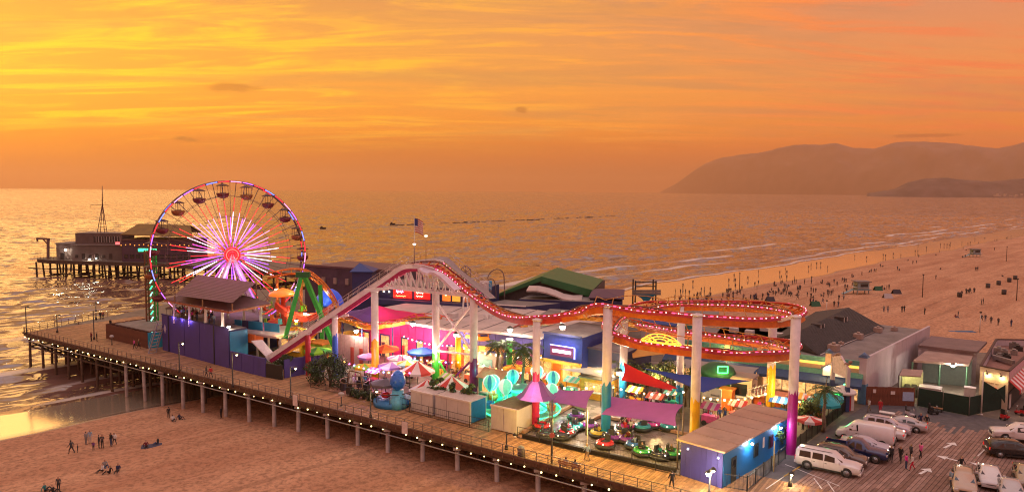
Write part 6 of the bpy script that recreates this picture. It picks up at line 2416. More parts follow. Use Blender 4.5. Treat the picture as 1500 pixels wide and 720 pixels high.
	# ---- balloon ride
BC=P(764, 602)
br=thing('balloon_ride', 'green lit balloon ride with a ring of striped turquoise balloons', 'ride', BC)
led_g=E('led_green', (0.04, 1.0, 0.35), 1.4)
led_aq=E('led_aqua', (0.05, 0.85, 0.9), 1.4)
mb=MB()
mb.lathe(BC, [(4.6, 0.0), (4.6, 0.35), (1.4, 0.5), (1.2, 2.4), (1.6, 2.7), (1.5, 3.0), (0.4, 3.3)], 24)
mb.build('platform', M('ride_mint', (0.10, 0.42, 0.32), 0.4), br)
for r_, z, mt in((4.62, 0.42, led_g), (1.55, 2.75, led_aq), (3.0, 0.50, led_aq)):
	mb=MB()
	mb.tube([BC+Vector((r_*math.cos(t), r_*math.sin(t), z))for t in np.linspace(0, 2*math.pi, 33)[:-1]], 0.09, 6, closed=True)
	mb.build('light_ring', mt, br)
bal_a, bal_b=E('balloon_mint', (0.08, 0.85, 0.55), 0.34, (0.20, 0.62, 0.48)), E('balloon_white', (0.55, 0.95, 0.85), 0.34, (0.62, 0.70, 0.66))
bal_c=E('balloon_teal', (0.01, 0.28, 0.40), 0.25, (0.02, 0.25, 0.40))
for k in range(8):
	t=2*math.pi*(k+0.35)/8
	bz=3.4+0.5*math.sin(t*2)
	c=BC+Vector((3.9*math.cos(t), 3.9*math.sin(t), bz))
	mb=MB()
	ng=10
	prof=[(0.08, -1.0), (0.42, -0.65), (0.72, -0.2), (0.83, 0.2), (0.72, 0.6), (0.42, 0.88), (0.02, 0.98)]
	for g in range(ng):
		vs=[]
		for r_, z in prof:
			for e_2 in(0, 1):
				a=2*math.pi*(g+e_2)/ng
				vs.append((c.x+r_*math.cos(a), c.y+r_*math.sin(a), c.z+z))
		mb.add(vs, [(2*i, 2*i+1, 2*i+3, 2*i+2)for i in range(len(prof)-1)], [0, 1, 0, 2][g%4]if k%2==0 else[0, 1, 1, 0][g%4], True)
	bo=mb.build('balloon', [bal_a, bal_b, bal_c], br)
	mb=MB()
	mb.lathe((c.x, c.y, 0.75), [(0.45, 0), (0.58, 0.7), (0.54, 0.72), (0.4, 0.1)], 10)
	mb.build('basket', orange_p if k%2 else M('basket_blue', (0.02, 0.18, 0.5), 0.5), bo)
	mb=MB()
	for q in range(4):
		a=math.pi/4+q*math.pi/2
		mb.cyl((c.x+0.5*math.cos(a), c.y+0.5*math.sin(a), 1.45), (c.x+0.28*math.cos(a), c.y+0.28*math.sin(a), c.z-0.7), 0.03, n=5)
	mb.build('basket_rod', trim_w, bo)
	mb=MB()
	mb.bar(BC+ZUP*2.6, Vector((c.x, c.y, 1.0))-(Vector((c.x, c.y, 1.0))-BC).normalized()*0.5, 0.16, 0.16)
	mb.build('arm', M('ride_aqua', (0.05, 0.40, 0.42), 0.4), br)
for k, (dx, dy, z)in enumerate(((0, -3, 2.2), (2.5, 1, 2.6), (-2.8, 0.6, 2.4))):
	lamp('ride_light', BC+Vector((dx, dy, z)), (0.05, 1.0, 0.45), 420, 0.4, br)
	# violet jellyfish canopy on the crimson column
uc=P(785, 625.5)
jelly=thing('violet_canopy', 'glowing violet umbrella canopy around the crimson column by the balloon ride', 'canopy', uc)
jm=E('canopy_violet_lit', (0.60, 0.12, 0.75), 0.02, (0.16, 0.06, 0.22))
jm2=E('canopy_pink_lit', (1.0, 0.30, 0.85), 0.16, (0.4, 0.15, 0.4))
for k in range(10):
	a0, a1=2*math.pi*k/10, 2*math.pi*(k+1)/10
	mb=MB()
	rings=[(0.5, 5.3), (0.85, 5.0), (1.25, 4.4), (1.75, 3.8), (2.25, 3.5)]
	vs=[]
	for r_, z in rings:
		for a in(a0, a1):
			vs.append((uc.x+r_*math.cos(a), uc.y+r_*math.sin(a), z))
	mb.add(vs, [(2*i, 2*i+1, 2*i+3, 2*i+2)for i in range(4)], 0)
	mb.build('panel', jm2 if k in(6, 7)else jm, jelly)
lamp('canopy_light', uc+Vector((-0.6, -1.9, 5.0)), (0.8, 0.25, 1.0), 30, 0.2, jelly)
# ---- kiosks
mint=M('kiosk_mint', (0.12, 0.50, 0.38), 0.5, var=0.1)
box_booth(717, 588, 3.4, 3.0, 2.9, 'mint_kiosk', 'mint green ticket kiosk with a peach tiled gable roof', mint, M('roof_peach', (0.55, 0.28, 0.15), 0.7), 'kiosk', roof_kind='gable', lit=lit_warm)
box_booth(712, 549, 3.4, 2.6, 2.9, 'white_kiosk', 'white kiosk with blue posts behind the mint kiosk', white_w, M('roof_cream', (0.5, 0.46, 0.38), 0.7), 'kiosk', lit=M('panel_teal_pale', (0.2, 0.45, 0.5), 0.5))
box_booth(905, 574, 2.6, 2.2, 2.6, 'red_booth', 'small red booth below the cream sail', M('booth_red', (0.5, 0.02, 0.02), 0.5), greyroof, lit=lit_warm)
box_booth(870, 585, 4.2, 2.4, 2.6, 'amber_booth', 'amber lit snack booth at the edge of the food court', warm_y, greyroof, lit=lit_warm)
box_booth(1082, 596, 3.0, 2.4, 3.6, 'cream_booth', 'plain cream booth under the blue sail', cream_w, tanroof)
box_booth(1063, 600, 0.01+1.4, 1.2, 2.4, 'orange_booth', 'small bright orange booth in front of the cream booth', orange_p, orange_p, windows=False)
box_booth(1116, 600, 4.6, 3.0, 1.6, 'orange_funhouse', 'orange stepped funhouse with a row of white arches', orange_p, M('roof_coral', (0.6, 0.2, 0.1), 0.6), windows=False)
p, q=P(1098, 601), P(1124, 608)
fa=thing('arched_railing', 'white arched railing climbing across the orange funhouse', 'railing', p)
for i in range(6):
	c=lerp(p, q, i/5)+ZUP*(2.0+0.22*i)-V*0.2
	mb=MB()
	mb.tube([c+U*(0.3*math.cos(a))+ZUP*(0.75*math.sin(a))for a in np.linspace(0, math.pi, 9)], 0.06, 5)
	mb.bar(c-U*0.3, c-U*0.3-ZUP*0.5, 0.1, 0.1)
	mb.build('arch', trim_w, fa)
mb=MB()
mb.bar(p+ZUP*1.6-V*0.2-U*0.5, q+ZUP*2.7-V*0.2+U*0.5, 0.14, 0.2)
mb.build('base_rail', trim_w, fa)
# white sign banner under blue sail
p, q=P(1027, 606), P(1056, 612)
bn=thing('food_banner', 'white banner with grey lettering and a plum lower band behind the yellow column', 'banner', p)
panel_on(p, q, 1.0, 3.4, 0, 0.06, 'banner_sheet', M('banner_white', (0.66, 0.62, 0.5), 0.7, var=0.08), bn)
panel_on(p, q, 1.0, 1.4, 0.07, 0.02, 'banner_band', M('banner_plum', (0.30, 0.04, 0.14), 0.7), bn)
mb=MB()
dq=(q-p)
rs_=random.Random(4)
for row, z, x0, x1, h_ in((0, 3.0, 0.1, 0.4, 0.22), (1, 2.55, 0.48, 0.92, 0.28), (2, 2.0, 0.06, 0.42, 0.22), (3, 1.85, 0.5, 0.78, 0.22)):
	x=x0
	while x<x1:
		c=p+dq*x+Vector((-0.03, -0.08, 0))
		mb.box((c.x, c.y, z), (0.07, 0.03, h_*rs_.uniform(0.5, 1)), UA)
		x+=0.045
o=mb.build('banner_letters', M('letter_grey', (0.14, 0.12, 0.12), 0.7), bn)
o['kind']='stuff'
# green neon sign on dark dome roof
c=P(1050, 588)
gs=thing('green_sign_kiosk', 'dark domed kiosk with a square green neon sign above the blue sail', 'kiosk', c)
mb=MB()
mb.lathe(c, [(2.0, 0), (2.0, 3.6), (2.3, 3.65), (2.0, 4.3), (1.2, 4.8), (0.1, 5.0)], 16)
mb.build('drum', M('dome_green', (0.02, 0.12, 0.05), 0.6), gs)
mb=MB()
for dz, dx in((0, 0), (0.8, 0)):
	mb.bar(c+Vector((-0.6, -2.1, 4.2+dz)), c+Vector((0.6, -2.1, 4.2+dz)), 0.12, 0.12)
for dx in(-0.6, 0.6):
	mb.bar(c+Vector((dx, -2.1, 4.2)), c+Vector((dx, -2.1, 5.0)), 0.12, 0.12)
mb.build('neon_frame', E('neon_green', (0.05, 1.0, 0.15), 2.5), gs)
lamp('green_glow', c+Vector((0, -2.8, 4.6)), (0.05, 1.0, 0.2), 60, 0.3, gs)
# green square neon sign by the teal umbrellas
c=P(1223, 606)
gq=thing('green_square_sign', 'square green neon sign on a post beside the teal umbrella', 'neon sign', c)
mb=MB()
mb.bar(c, c+ZUP*1.4, 0.12, 0.12)
mb.build('post', black_m, gq)
mb=MB()
mb.box((c.x, c.y, 2.0), (1.5, 0.3, 1.3), UA)
mb.build('cabinet', M('cabinet_green', (0.02, 0.22, 0.10), 0.5), gq)
mb=MB()
cc=c-V*0.2
for a_, b_ in(((-0.35, 1.6), (0.35, 1.6)), ((0.35, 1.6), (0.35, 2.4)), ((0.35, 2.4), (-0.35, 2.4)), ((-0.35, 2.4), (-0.35, 1.6))):
	mb.bar(cc+U*a_[0]+ZUP*a_[1], cc+U*b_[0]+ZUP*b_[1], 0.12, 0.14)
mb.build('neon_frame', MATS['neon_green'], gq)
lamp('green_glow', cc-V*0.8+ZUP*2, (0.1, 1.0, 0.4), 25, 0.3, gq)
# ---- umbrellas
teal_f, yel_f, org_f=fab('teal', (0.02, 0.30, 0.36)), fab('yellow', (0.75, 0.42, 0.02)), fab('orange', (0.66, 0.20, 0.02))
umbrella(1205, 618, 2.4, 1.9, 'teal cafe umbrella behind the iron fence', [teal_f])
umbrella(1213, 610, 2.4, 1.7, 'teal cafe umbrella next to the square green sign', [teal_f])
umbrella(1185, 640, 2.0, 1.3, 'red and white striped umbrella beside the magenta sleeved column', [fab('coral', (0.55, 0.06, 0.05)), fab('white', (0.7, 0.62, 0.6))])
umbrella(755, 568, 2.8, 1.7, 'yellow and orange umbrella left of the green post', [yel_f, org_f])
umbrella(776, 570, 2.8, 1.7, 'yellow and orange umbrella right of the palm trunk', [yel_f, org_f])
umbrella(534, 559, 2.2, 1.5, 'lime and yellow umbrella in the kiddie rides', [fab('lime', (0.22, 0.55, 0.03)), yel_f])
umbrella(565, 590, 2.6, 1.9, 'dusky grey umbrella shading the blue kiddie ride', [fab('dusk', (0.12, 0.10, 0.13))])
umbrella(540, 545, 2.4, 1.6, 'pink and violet umbrella behind the yellow column', [fab('pink', (0.6, 0.15, 0.35)), fab('lilac', (0.35, 0.2, 0.5))])
umbrella(564, 553, 4.2, 2.0, 'bright orange two tiered tent top among the kiddie rides', [org_f, fab('vermilion', (0.65, 0.07, 0.02))])
umbrella(574, 561, 2.5, 1.9, 'lilac and white umbrella right of the yellow column', [fab('lilac', (0.35, 0.2, 0.5)), fab('white', (0.7, 0.62, 0.6))])
umbrella(596, 560, 2.7, 1.6, 'yellow and mint umbrella behind the blue egg', [yel_f, fab('mint', (0.3, 0.6, 0.45))])
umbrella(585, 548, 2.4, 1.8, 'pale pink umbrella near the blue post', [fab('pink', (0.6, 0.15, 0.35)), fab('white', (0.7, 0.62, 0.6))])
umbrella(620, 535, 2.2, 2.4, 'deep blue umbrella beside the blue post', [fab('deepblue', (0.01, 0.10, 0.42))])
for i, (px, py, s_)in enumerate(((612, 566, 2.2), (626, 590, 2.2), (662, 586, 2.4))):
	umbrella(px, py, 1.7+0.5*(i==0), s_*1.05, ['coral and white striped dome tent behind the white containers', 'coral and white striped dome tent nearest the left container', 'coral and white striped dome tent behind the cross braces'][i], [fab('coral', (0.55, 0.06, 0.05)), fab('white', (0.7, 0.62, 0.6))], 'dome_tent', n=10, tip=0.75)
	# blue egg on its round pedestal
c=P(583, 597)
eg=thing('blue_egg', 'big shiny blue egg shaped balloon on a pale blue stand', 'balloon', c)
mb=MB()
mb.lathe((c.x, c.y, 0), [(1.1, 0), (1.05, 1.0), (0.8, 1.2), (0.7, 2.2)], 16)
mb.build('stand', M('stand_sky', (0.08, 0.35, 0.55), 0.4), eg)
mb=MB()
mb.lathe((c.x, c.y, 2.2), [(0.3, 0), (0.72, 0.35), (0.95, 0.9), (0.88, 1.5), (0.6, 2.1), (0.22, 2.4), (0.02, 2.45)], 18)
mb.build('egg', M('egg_blue', (0.008, 0.13, 0.62), 0.3, coat=0.5), eg)
# blue kiddie platform with railing and red ride figure
c=P(573, 597)
kp=thing('kiddie_platform', 'small round blue kiddie ride platform with railings beside the boardwalk', 'ride', c)
mb=MB()
mb.lathe((c.x, c.y+1.5, 0), [(2.4, 0), (2.4, 0.7), (0.3, 0.8)], 18)
mb.build('platform', M('ride_blue', (0.02, 0.16, 0.42), 0.5), kp)
mb=MB()
mb.tube([(c.x+2.4*math.cos(t), c.y+1.5+2.4*math.sin(t), 1.8)for t in np.linspace(0, 6.283, 17)[:-1]], 0.05, 5, closed=True)
for t in np.linspace(0, 6.283, 9)[:-1]:
	mb.cyl((c.x+2.4*math.cos(t), c.y+1.5+2.4*math.sin(t), 0.7), (c.x+2.4*math.cos(t), c.y+1.5+2.4*math.sin(t), 1.8), 0.04, n=5)
mb.build('railing', steel_d, kp)
mb=MB()
mb.ball((c.x+1.0, c.y+0.4, 1.6), 0.45, 10, 6, 0, (1, 1, 1.3))
mb.ball((c.x-0.8, c.y+1.0, 1.3), 0.5, 10, 6, 0, (1.2, 1, 0.8))
mb.build('ride_seat', M('ride_red', (0.55, 0.02, 0.02), 0.3), kp)
# pirate rigging ride and metalwork between bush and yellow column
c=P(520, 575)
pr_=thing('swing_ride', 'brown metal swing ride frame with dark seats behind the clipped hedge', 'ride', c)
mb=MB()
for x in(-1.6, 1.6):
	mb.bar(c+U*x, c+U*x*0.6+ZUP*2.8, 0.12, 0.12)
mb.bar(c+U*-1.0+ZUP*2.8, c+U*1.0+ZUP*2.8, 0.14, 0.14)
mb.tube([c+U*(1.9*math.cos(t))+V*(1.9*math.sin(t))+ZUP*1.7 for t in np.linspace(0, 6.283, 17)[:-1]], 0.06, 5, closed=True)
mb.build('frame', M('metal_bronze', (0.18, 0.11, 0.06), 0.4, metal=0.4), pr_)
for k in range(4):
	t=k*1.57+0.4
	q=c+U*(1.6*math.cos(t))+V*(1.6*math.sin(t))
	mb=MB()
	mb.box((q.x, q.y, 0.75), (0.7, 0.6, 0.9), UA)
	mb.box((q.x, q.y+0.25, 1.35), (0.7, 0.12, 0.6), UA)
	mb.build('seat', black_m, pr_)
	# back wall with pink doors behind the lift
p, q=P(495, 532), P(540, 540)
pw_=thing('panel_wall', 'pale panelled wall with rusty red doors under the violet tent', 'wall', p)
for i in range(7):
	panel_on(lerp(p, q, i/7+0.005), lerp(p, q, (i+1)/7-0.005), 0, 4.6, 0, 0.12, 'wall_panel', M('panel_rose', (0.42, 0.25, 0.25), 0.7, var=0.15), pw_)
for i in(3, 5):
	panel_on(lerp(p, q, i/7+0.02), lerp(p, q, (i+1)/7-0.02), 0.1, 2.9, 0.13, 0.06, 'door', M('door_rust', (0.36, 0.04, 0.03), 0.6), pw_)
	# ---- white containers
def container(p0, p1, depth, h_, label, roof, endm=None):
	t=thing('storage_container', label, 'container', p0)
	d=(p1-p0).normalized()
	n=Vector((-d.y, d.x, 0))
	wallbox([p0, p1, p1+n*depth, p0+n*depth], 0.1, h_, 'body', M('container_white', (0.55, 0.50, 0.50), 0.6, var=0.1, scale=0.7, dirt=0.3), t, roof)
	L=(p1-p0).length
	k=max(2, int(L/1.25))
	for i in range(k):
		panel_on(lerp(p0, p1, (i+0.02)/k), lerp(p0, p1, (i+0.98)/k), 0.14, h_-0.10, 0.0, 0.05, 'side_panel', MATS['container_white'], t)
	panel_on(p0-d*0.05, p1+d*0.05, h_-0.09, h_+0.10, -0.04, 0.14, 'edge_rail', trim_w, t)
	if endm:
		panel_on(p1+n*0.1, p1+n*(depth-0.1), 0.15, h_-0.1, 0.02, 0.05, 'end_panel', endm, t)
		e_w=panel_on(p1+n*0.02, p1+n*0.14, 0.1, h_+0.08, 0.05, 0.05, 'end_trim', trim_w, t)
		panel_on(p1+n*(depth-0.14), p1+n*(depth-0.02), 0.1, h_+0.08, 0.05, 0.05, 'end_trim', trim_w, t)
	return t
pal=M('container_roof', (0.52, 0.42, 0.38), 0.8, var=0.15, dirt=0.3)
container(P(602, 601), P(634, 609), 3.0, 2.5, 'short white storage container left of the longer one', pal)
container(P(638, 610), P(688, 622), 3.0, 2.6, 'long white storage container with a blue end panel', pal, M('end_blue', (0.01, 0.14, 0.42), 0.5))
container(P(719, 628), P(757, 637), 4.4, 2.7, 'white storage container with a mossy brown roof beside the balloon ride', M('roof_moss', (0.17, 0.13, 0.06), 0.9, var=0.3))
# low fence between park and boardwalk
def chain_fence(pts, label, h=1.5):
	t=thing('mesh_fence', label, 'fence', pts[0])
	for p, q in zip(pts[:-1], pts[1:]):
		n=max(1, int((q-p).length/2.4))
		for k in range(n+1):
			c=lerp(p, q, k/n)
			mb=MB()
			mb.bar(c, c+ZUP*h, 0.07, 0.07)
			mb.build('post', steel_d, t)
		for z in(0.1, h/2, h):
			mb=MB()
			mb.bar(p+ZUP*z, q+ZUP*z, 0.04, 0.04)
			mb.build('rail', steel_d, t)
		mb=MB()
		L=(q-p).length
		k=0.3
		while k<L:
			c=lerp(p, q, k/L)
			mb.bar(c+ZUP*0.1, c+ZUP*h, 0.012, 0.012)
			k+=0.3
		o=mb.build('wire', steel_d, t)
		o['kind']='stuff'
chain_fence([P(455, 567), P(525, 583), P(600, 603)], 'dark metal fence between the boardwalk and the kiddie rides')
chain_fence([P(600, 604), P(688, 626), P(716, 632)], 'dark metal fence in front of the white containers', 1.3)
chain_fence([P(758, 641), P(860, 665), P(996, 697)], 'thin dark fence along the boardwalk side of the bumper cars', 1.25)
# ---- bumper car floor and rails
bf0, bf1, bf2, bf3=P(764, 640), P(994, 694), P(1006, 640), P(845, 588)
mb=MB()
mb.prism([(p.x, p.y)for p in(bf0, bf1, P(1012, 645), P(940, 610), bf3)], 0.0, 0.06)
tag(mb.build('bumper_car_floor', M('arena_floor', (0.26, 0.22, 0.20), 0.28, var=0.35, scale=0.7, bump=0.1, dirt=0.5)), kind='structure')
for i, (pts, lb)in enumerate((([P(766, 637), P(838, 596), P(858, 603)], 'low timber bumper rail along the left side of the bumper cars'), ([P(812, 640), P(880, 612)], 'low timber divider rail across the bumper car floor'), ([P(880, 612), P(1010, 640)], 'low timber rail at the back of the bumper car floor'), ([P(766, 641), P(860, 663), P(990, 692)], 'low dark kerb rail on the boardwalk side of the bumper cars'))):
	t=thing('bumper_rail', lb, 'rail', pts[0])
	for p, q in zip(pts[:-1], pts[1:]):
		mb=MB()
		mb.bar(p+ZUP*0.32, q+ZUP*0.32, 0.35, 0.30)
		mb.build('beam', M('bumper_timber', (0.36, 0.20, 0.13), 0.6)if i<3 else black_m, t)
		mb=MB()
		mb.bar(p+ZUP*0.12, q+ZUP*0.12, 0.28, 0.14)
		mb.build('base', black_m, t)
rub=M('rubber_black', (0.02, 0.02, 0.022), 0.6)
def bumper_proto():
	t=thing('bumper_car', 'x', 'bumper car', (0, 0, 0))
	mb=MB()
	mb.lathe((0, 0, 0.10), [(0.85, 0), (1.06, 0.08), (1.12, 0.22), (1.06, 0.36), (0.85, 0.42), (0.7, 0.36)], 20)
	mb.build('bumper_ring', rub, t, local=True)
	mb=MB()
	mb.lathe((0, 0, 0.42), [(0.92, 0.0), (0.95, 0.12), (0.85, 0.30), (0.62, 0.38), (0.5, 0.30), (0.45, 0.05)], 20)
	bd_=mb.build('shell', M('bumper_paint', (0.02, 0.3, 0.36), 0.25, coat=0.6), t, local=True)
	mb=MB()
	mb.box((-0.42, 0, 0.95), (0.16, 0.7, 0.75))
	mb.box((-0.1, 0, 0.62), (0.6, 0.62, 0.12))
	mb.build('seat', M('bumper_seat', (0.04, 0.04, 0.05), 0.6), t, local=True)
	mb=MB()
	mb.tube([(0.42+0.0*math.cos(a), 0.17*math.cos(a), 1.02+0.13*math.sin(a))for a in np.linspace(0, 6.28, 11)[:-1]], 0.02, 5, closed=True)
	mb.cyl((0.6, 0, 0.75), (0.42, 0, 1.02), 0.03, n=5)
	mb.build('steering_wheel', rub, t, local=True)
	mb=MB()
	for s_ in(-0.4, 0.4):
		mb.ball((0.78, s_, 0.62), 0.09, 8, 5)
	mb.build('headlight', E('bumper_light', (1.0, 0.85, 0.6), 1.5), t, local=True)
	return t
bp_proto=bumper_proto()
BCOL=dict(teal=(0.02, 0.30, 0.36), red=(0.5, 0.02, 0.02), violet=(0.20, 0.04, 0.32), green=(0.03, 0.32, 0.05), magenta=(0.5, 0.02, 0.28), yellow=(0.42, 0.32, 0.03), blue=(0.03, 0.14, 0.45), black=(0.03, 0.03, 0.035))
BCARS=[(794, 628, 'red', 'red bumper car at the left end of the arena by the crimson column'), (844, 613, 'violet', 'violet bumper car alone near the back left rail'), (842, 628, 'teal', 'teal bumper car with a dark seat left of the divider rail'), (829, 637, 'red', 'red topped bumper car beside the teal one'), (832, 633, 'teal', 'teal bumper car under the red topped one'), (800, 640, 'black', 'dark bumper car resting against the front kerb at left'), (822, 641, 'black', 'dark bumper car by the grey lamp pole'), (864, 627, 'violet', 'violet bumper car close to the pale pole'), (877, 638, 'yellow', 'yellow bumper car left of the azure column'), (886, 654, 'red', 'dark red bumper car at the foot of the azure column'), (893, 641, 'black', 'black bumper car behind the azure column'), (917, 628, 'magenta', 'magenta bumper car crowded with riders'), (941, 629, 'teal', 'teal bumper car under the long violet sail'), (956, 625, 'magenta', 'magenta bumper car behind the teal one under the violet sail'), (979, 628, 'teal', 'teal bumper car at the right end under the violet sail'), (899, 644, 'violet', 'violet bumper car right of the azure column'), (920, 647, 'violet', 'violet bumper car in the middle of the crowded lane'), (930, 655, 'blue', 'blue bumper car in the crowded lane'), (941, 665, 'green', 'green bumper car with a tall dark seat'), (967, 670, 'black', 'black bumper car with a blue seat near the front kerb'), (984, 668, 'green', 'green bumper car beside the violet hut'), (912, 641, 'yellow', 'mustard bumper car behind the violet ones')]
ccache={}
for i, (px, py, cn, lb)in enumerate(BCARS):
	c=P(px, py+2)
	c.z=0.06
	rc={}
	if cn!='teal':
		rc[MATS['bumper_paint']]=M('bumper_'+cn, BCOL[cn], 0.25, coat=0.6)
	if i==0:
		o=bp_proto
		o.location=c
		o['label']=lb
		o['group']='bumper cars in the arena'
		for ch in TREE(bp_proto).get(bp_proto, []):
			if ch.type=='MESH' and ch.material_slots[0].material==MATS['bumper_paint']:
				ch.material_slots[0].link='OBJECT'
				ch.material_slots[0].material=M('bumper_'+cn, BCOL[cn], 0.25, coat=0.6)
				REDSLOT=ch
		continue
	o=copy_tree(bp_proto, c, rnd.uniform(0, 6.28), lb, 'bumper cars in the arena')
	for ch in[x for x in o.children]if False else[]:
		pass
	for ch in sc.objects[-6:]:
		if ch.parent==o and ch.name.startswith('shell'):
			ch.material_slots[0].material=M('bumper_'+cn, BCOL[cn], 0.25, coat=0.6)
lamp('arena_light', P(962, 658)+ZUP*2.5, (1.0, 0.72, 0.35), 230, 0.6)
lamp('arena_light', P(848, 634)+ZUP*2.4, (1.0, 0.85, 0.6), 170, 0.6)
lamp('added_boardwalk_light', P(850, 672)+ZUP*4.2, (1.0, 0.68, 0.10), 760, 0.5)  # lights without fixtures, added to yellow this stretch of boardwalk
lamp('added_boardwalk_light', P(945, 700)+ZUP*4.2, (1.0, 0.68, 0.10), 760, 0.5)
lamp('added_boardwalk_light', P(770, 655)+ZUP*4.2, (1.0, 0.64, 0.10), 560, 0.5)
lamp('food_court_light', P(960, 590)+ZUP*3.4, (1.0, 0.66, 0.26), 900, 0.6)
lamp('food_court_light', P(1060, 610)+ZUP*3.2, (1.0, 0.62, 0.22), 800, 0.6)
lamp('food_court_light', P(880, 580)+ZUP*3.2, (1.0, 0.66, 0.26), 600, 0.6)
lamp('kiddie_light', P(610, 560)+ZUP*4.5, (1.0, 0.60, 0.5), 420, 0.6)
lamp('kiddie_light', P(560, 545)+ZUP*5, (1.0, 0.55, 0.5), 420, 0.6)
# ---- added festoons of coloured bulbs, put in to light up the park
FCOL=[E('festoon_'+n, c, 5.0)for n, c in(('amber', (1.0, 0.55, 0.12)), ('red', (1.0, 0.06, 0.04)), ('green', (0.06, 1.0, 0.2)), ('blue', (0.12, 0.25, 1.0)), ('white', (1.0, 0.85, 0.65)), ('pink', (1.0, 0.12, 0.5)))]
fme=[]
for m_ in FCOL:
	mb=MB()
	mb.ball((0, 0, 0), 0.12, 7, 5)
	fme.append(mb.mesh('bulb', m_))
FEST=[((898, 604), (1000, 612), 3.2, (0, 4), 'added warm bulb festoon over the food court tables'), ((905, 586), (1010, 596), 3.4, (0, 1, 4), 'added mixed bulb festoon behind the food court crowd'), ((1030, 618), (1120, 612), 3.0, (0, 4), 'added warm bulb festoon behind the yellow column'), ((590, 556), (690, 566), 3.6, (1, 2, 3, 5, 0), 'added coloured bulb festoon across the kiddie rides'), ((505, 560), (600, 578), 3.0, (0, 5, 3), 'added pink and blue bulb festoon near the blue egg'), ((700, 565), (800, 580), 3.2, (0, 4, 1), 'added warm bulb festoon by the yellow umbrellas'), ((380, 512), (470, 520), 4.4, (1, 0, 2), 'added red and green bulb festoon under the lift hill'), ((592, 528), (668, 543), 3.9, (4, 5), 'added white and pink bulb festoon along the magenta front'), ((672, 544), (792, 562), 3.8, (0, 4), 'added amber bulb row along the hall front'), ((1170, 622), (1240, 590), 2.8, (0, 2), 'added amber and green bulb festoon behind the long iron fence'), ((805, 596), (880, 596), 2.9, (0, 1, 4), 'added bulb festoon behind the short violet sail')]
for pa, pb, z, cs, lb in FEST:
	a_, b_=v3(P(*pa), z), v3(P(*pb), z)
	t=thing('added_festoon', lb, 'festoon', v3(a_, 0))
	n=max(6, int((b_-a_).length/0.85))
	pts=[a_.lerp(b_, i/n)-ZUP*(0.5*4*(i/n)*(1-i/n))for i in range(n+1)]
	mb=MB()
	mb.tube(pts, 0.02, 4)
	mb.build('cable', black_m, t)
	for e_2 in(a_, b_):
		mb=MB()
		mb.cyl((e_2.x, e_2.y, 0), e_2, 0.05, n=6)
		mb.build('post', steel_d, t)
	for i, p in enumerate(pts):
		o=link('bulb', fme[cs[i%len(cs)]], t)
		o.location=p-ZUP*0.14-Vector(t['_w'])
lamp('added_facade_light', M0-U*2-V*2.2+ZUP*4.6, (1.0, 0.08, 0.30), 420, 0.4)  # pink lights with no fixture, added before the magenta front
lamp('added_facade_light', lerp(M0, M1, 0.6)-V*2.2+ZUP*4.6, (1.0, 0.10, 0.28), 380, 0.4)
lamp('added_park_light', P(410, 530)+ZUP*4.0, (1.0, 0.55, 0.2), 420, 0.5)  # warm and green lights without fixtures, added for more park colour
lamp('added_park_light', P(455, 520)+ZUP*4.0, (0.4, 1.0, 0.25), 380, 0.5)
lamp('cove_glow', lerp(FL, cR, 0.5)+n_*1.4+ZUP*4.3, (1.0, 0.62, 0.2), 120, 0.3)
lamp('cove_glow', lerp(FM, FL, 0.5)+Vector((U.y, -U.x, 0))*1.4+ZUP*4.3, (1.0, 0.62, 0.2), 160, 0.3)
# ---- more stalls, carts and counters between the rides
STALL=[(548, 566, 'pink'), (602, 552, 'teal'), (640, 552, 'amber'), (655, 575, 'lime'), (690, 560, 'coral'), (745, 575, 'blue'), (800, 575, 'scarlet'), (838, 580, 'mint'), (930, 596, 'amber'), (960, 606, 'coral'), (985, 600, 'teal'), (1040, 622, 'pink'), (1080, 618, 'scarlet'), (1140, 612, 'blue'), (1172, 606, 'amber'), (1190, 612, 'coral')]
SC_=dict(pink=(0.62, 0.08, 0.30), teal=(0.03, 0.36, 0.36), amber=(0.72, 0.36, 0.03), lime=(0.28, 0.52, 0.04), coral=(0.62, 0.14, 0.08), blue=(0.03, 0.14, 0.50), scarlet=(0.55, 0.03, 0.03), mint=(0.16, 0.55, 0.42))
NEARBY=['beside the yellow column', 'before the blue post', 'left of the green sleeved column', 'behind the striped dome tents', 'right of the plum sleeved column', 'between the two yellow umbrellas', 'right of the crimson column', 'under the cream sail', 'left in the food court', 'in the middle of the food court', 'right in the food court', 'behind the yellow column', 'near the cream booth', 'right of the orange funhouse', 'behind the magenta sleeved column', 'by the yellow green bush']
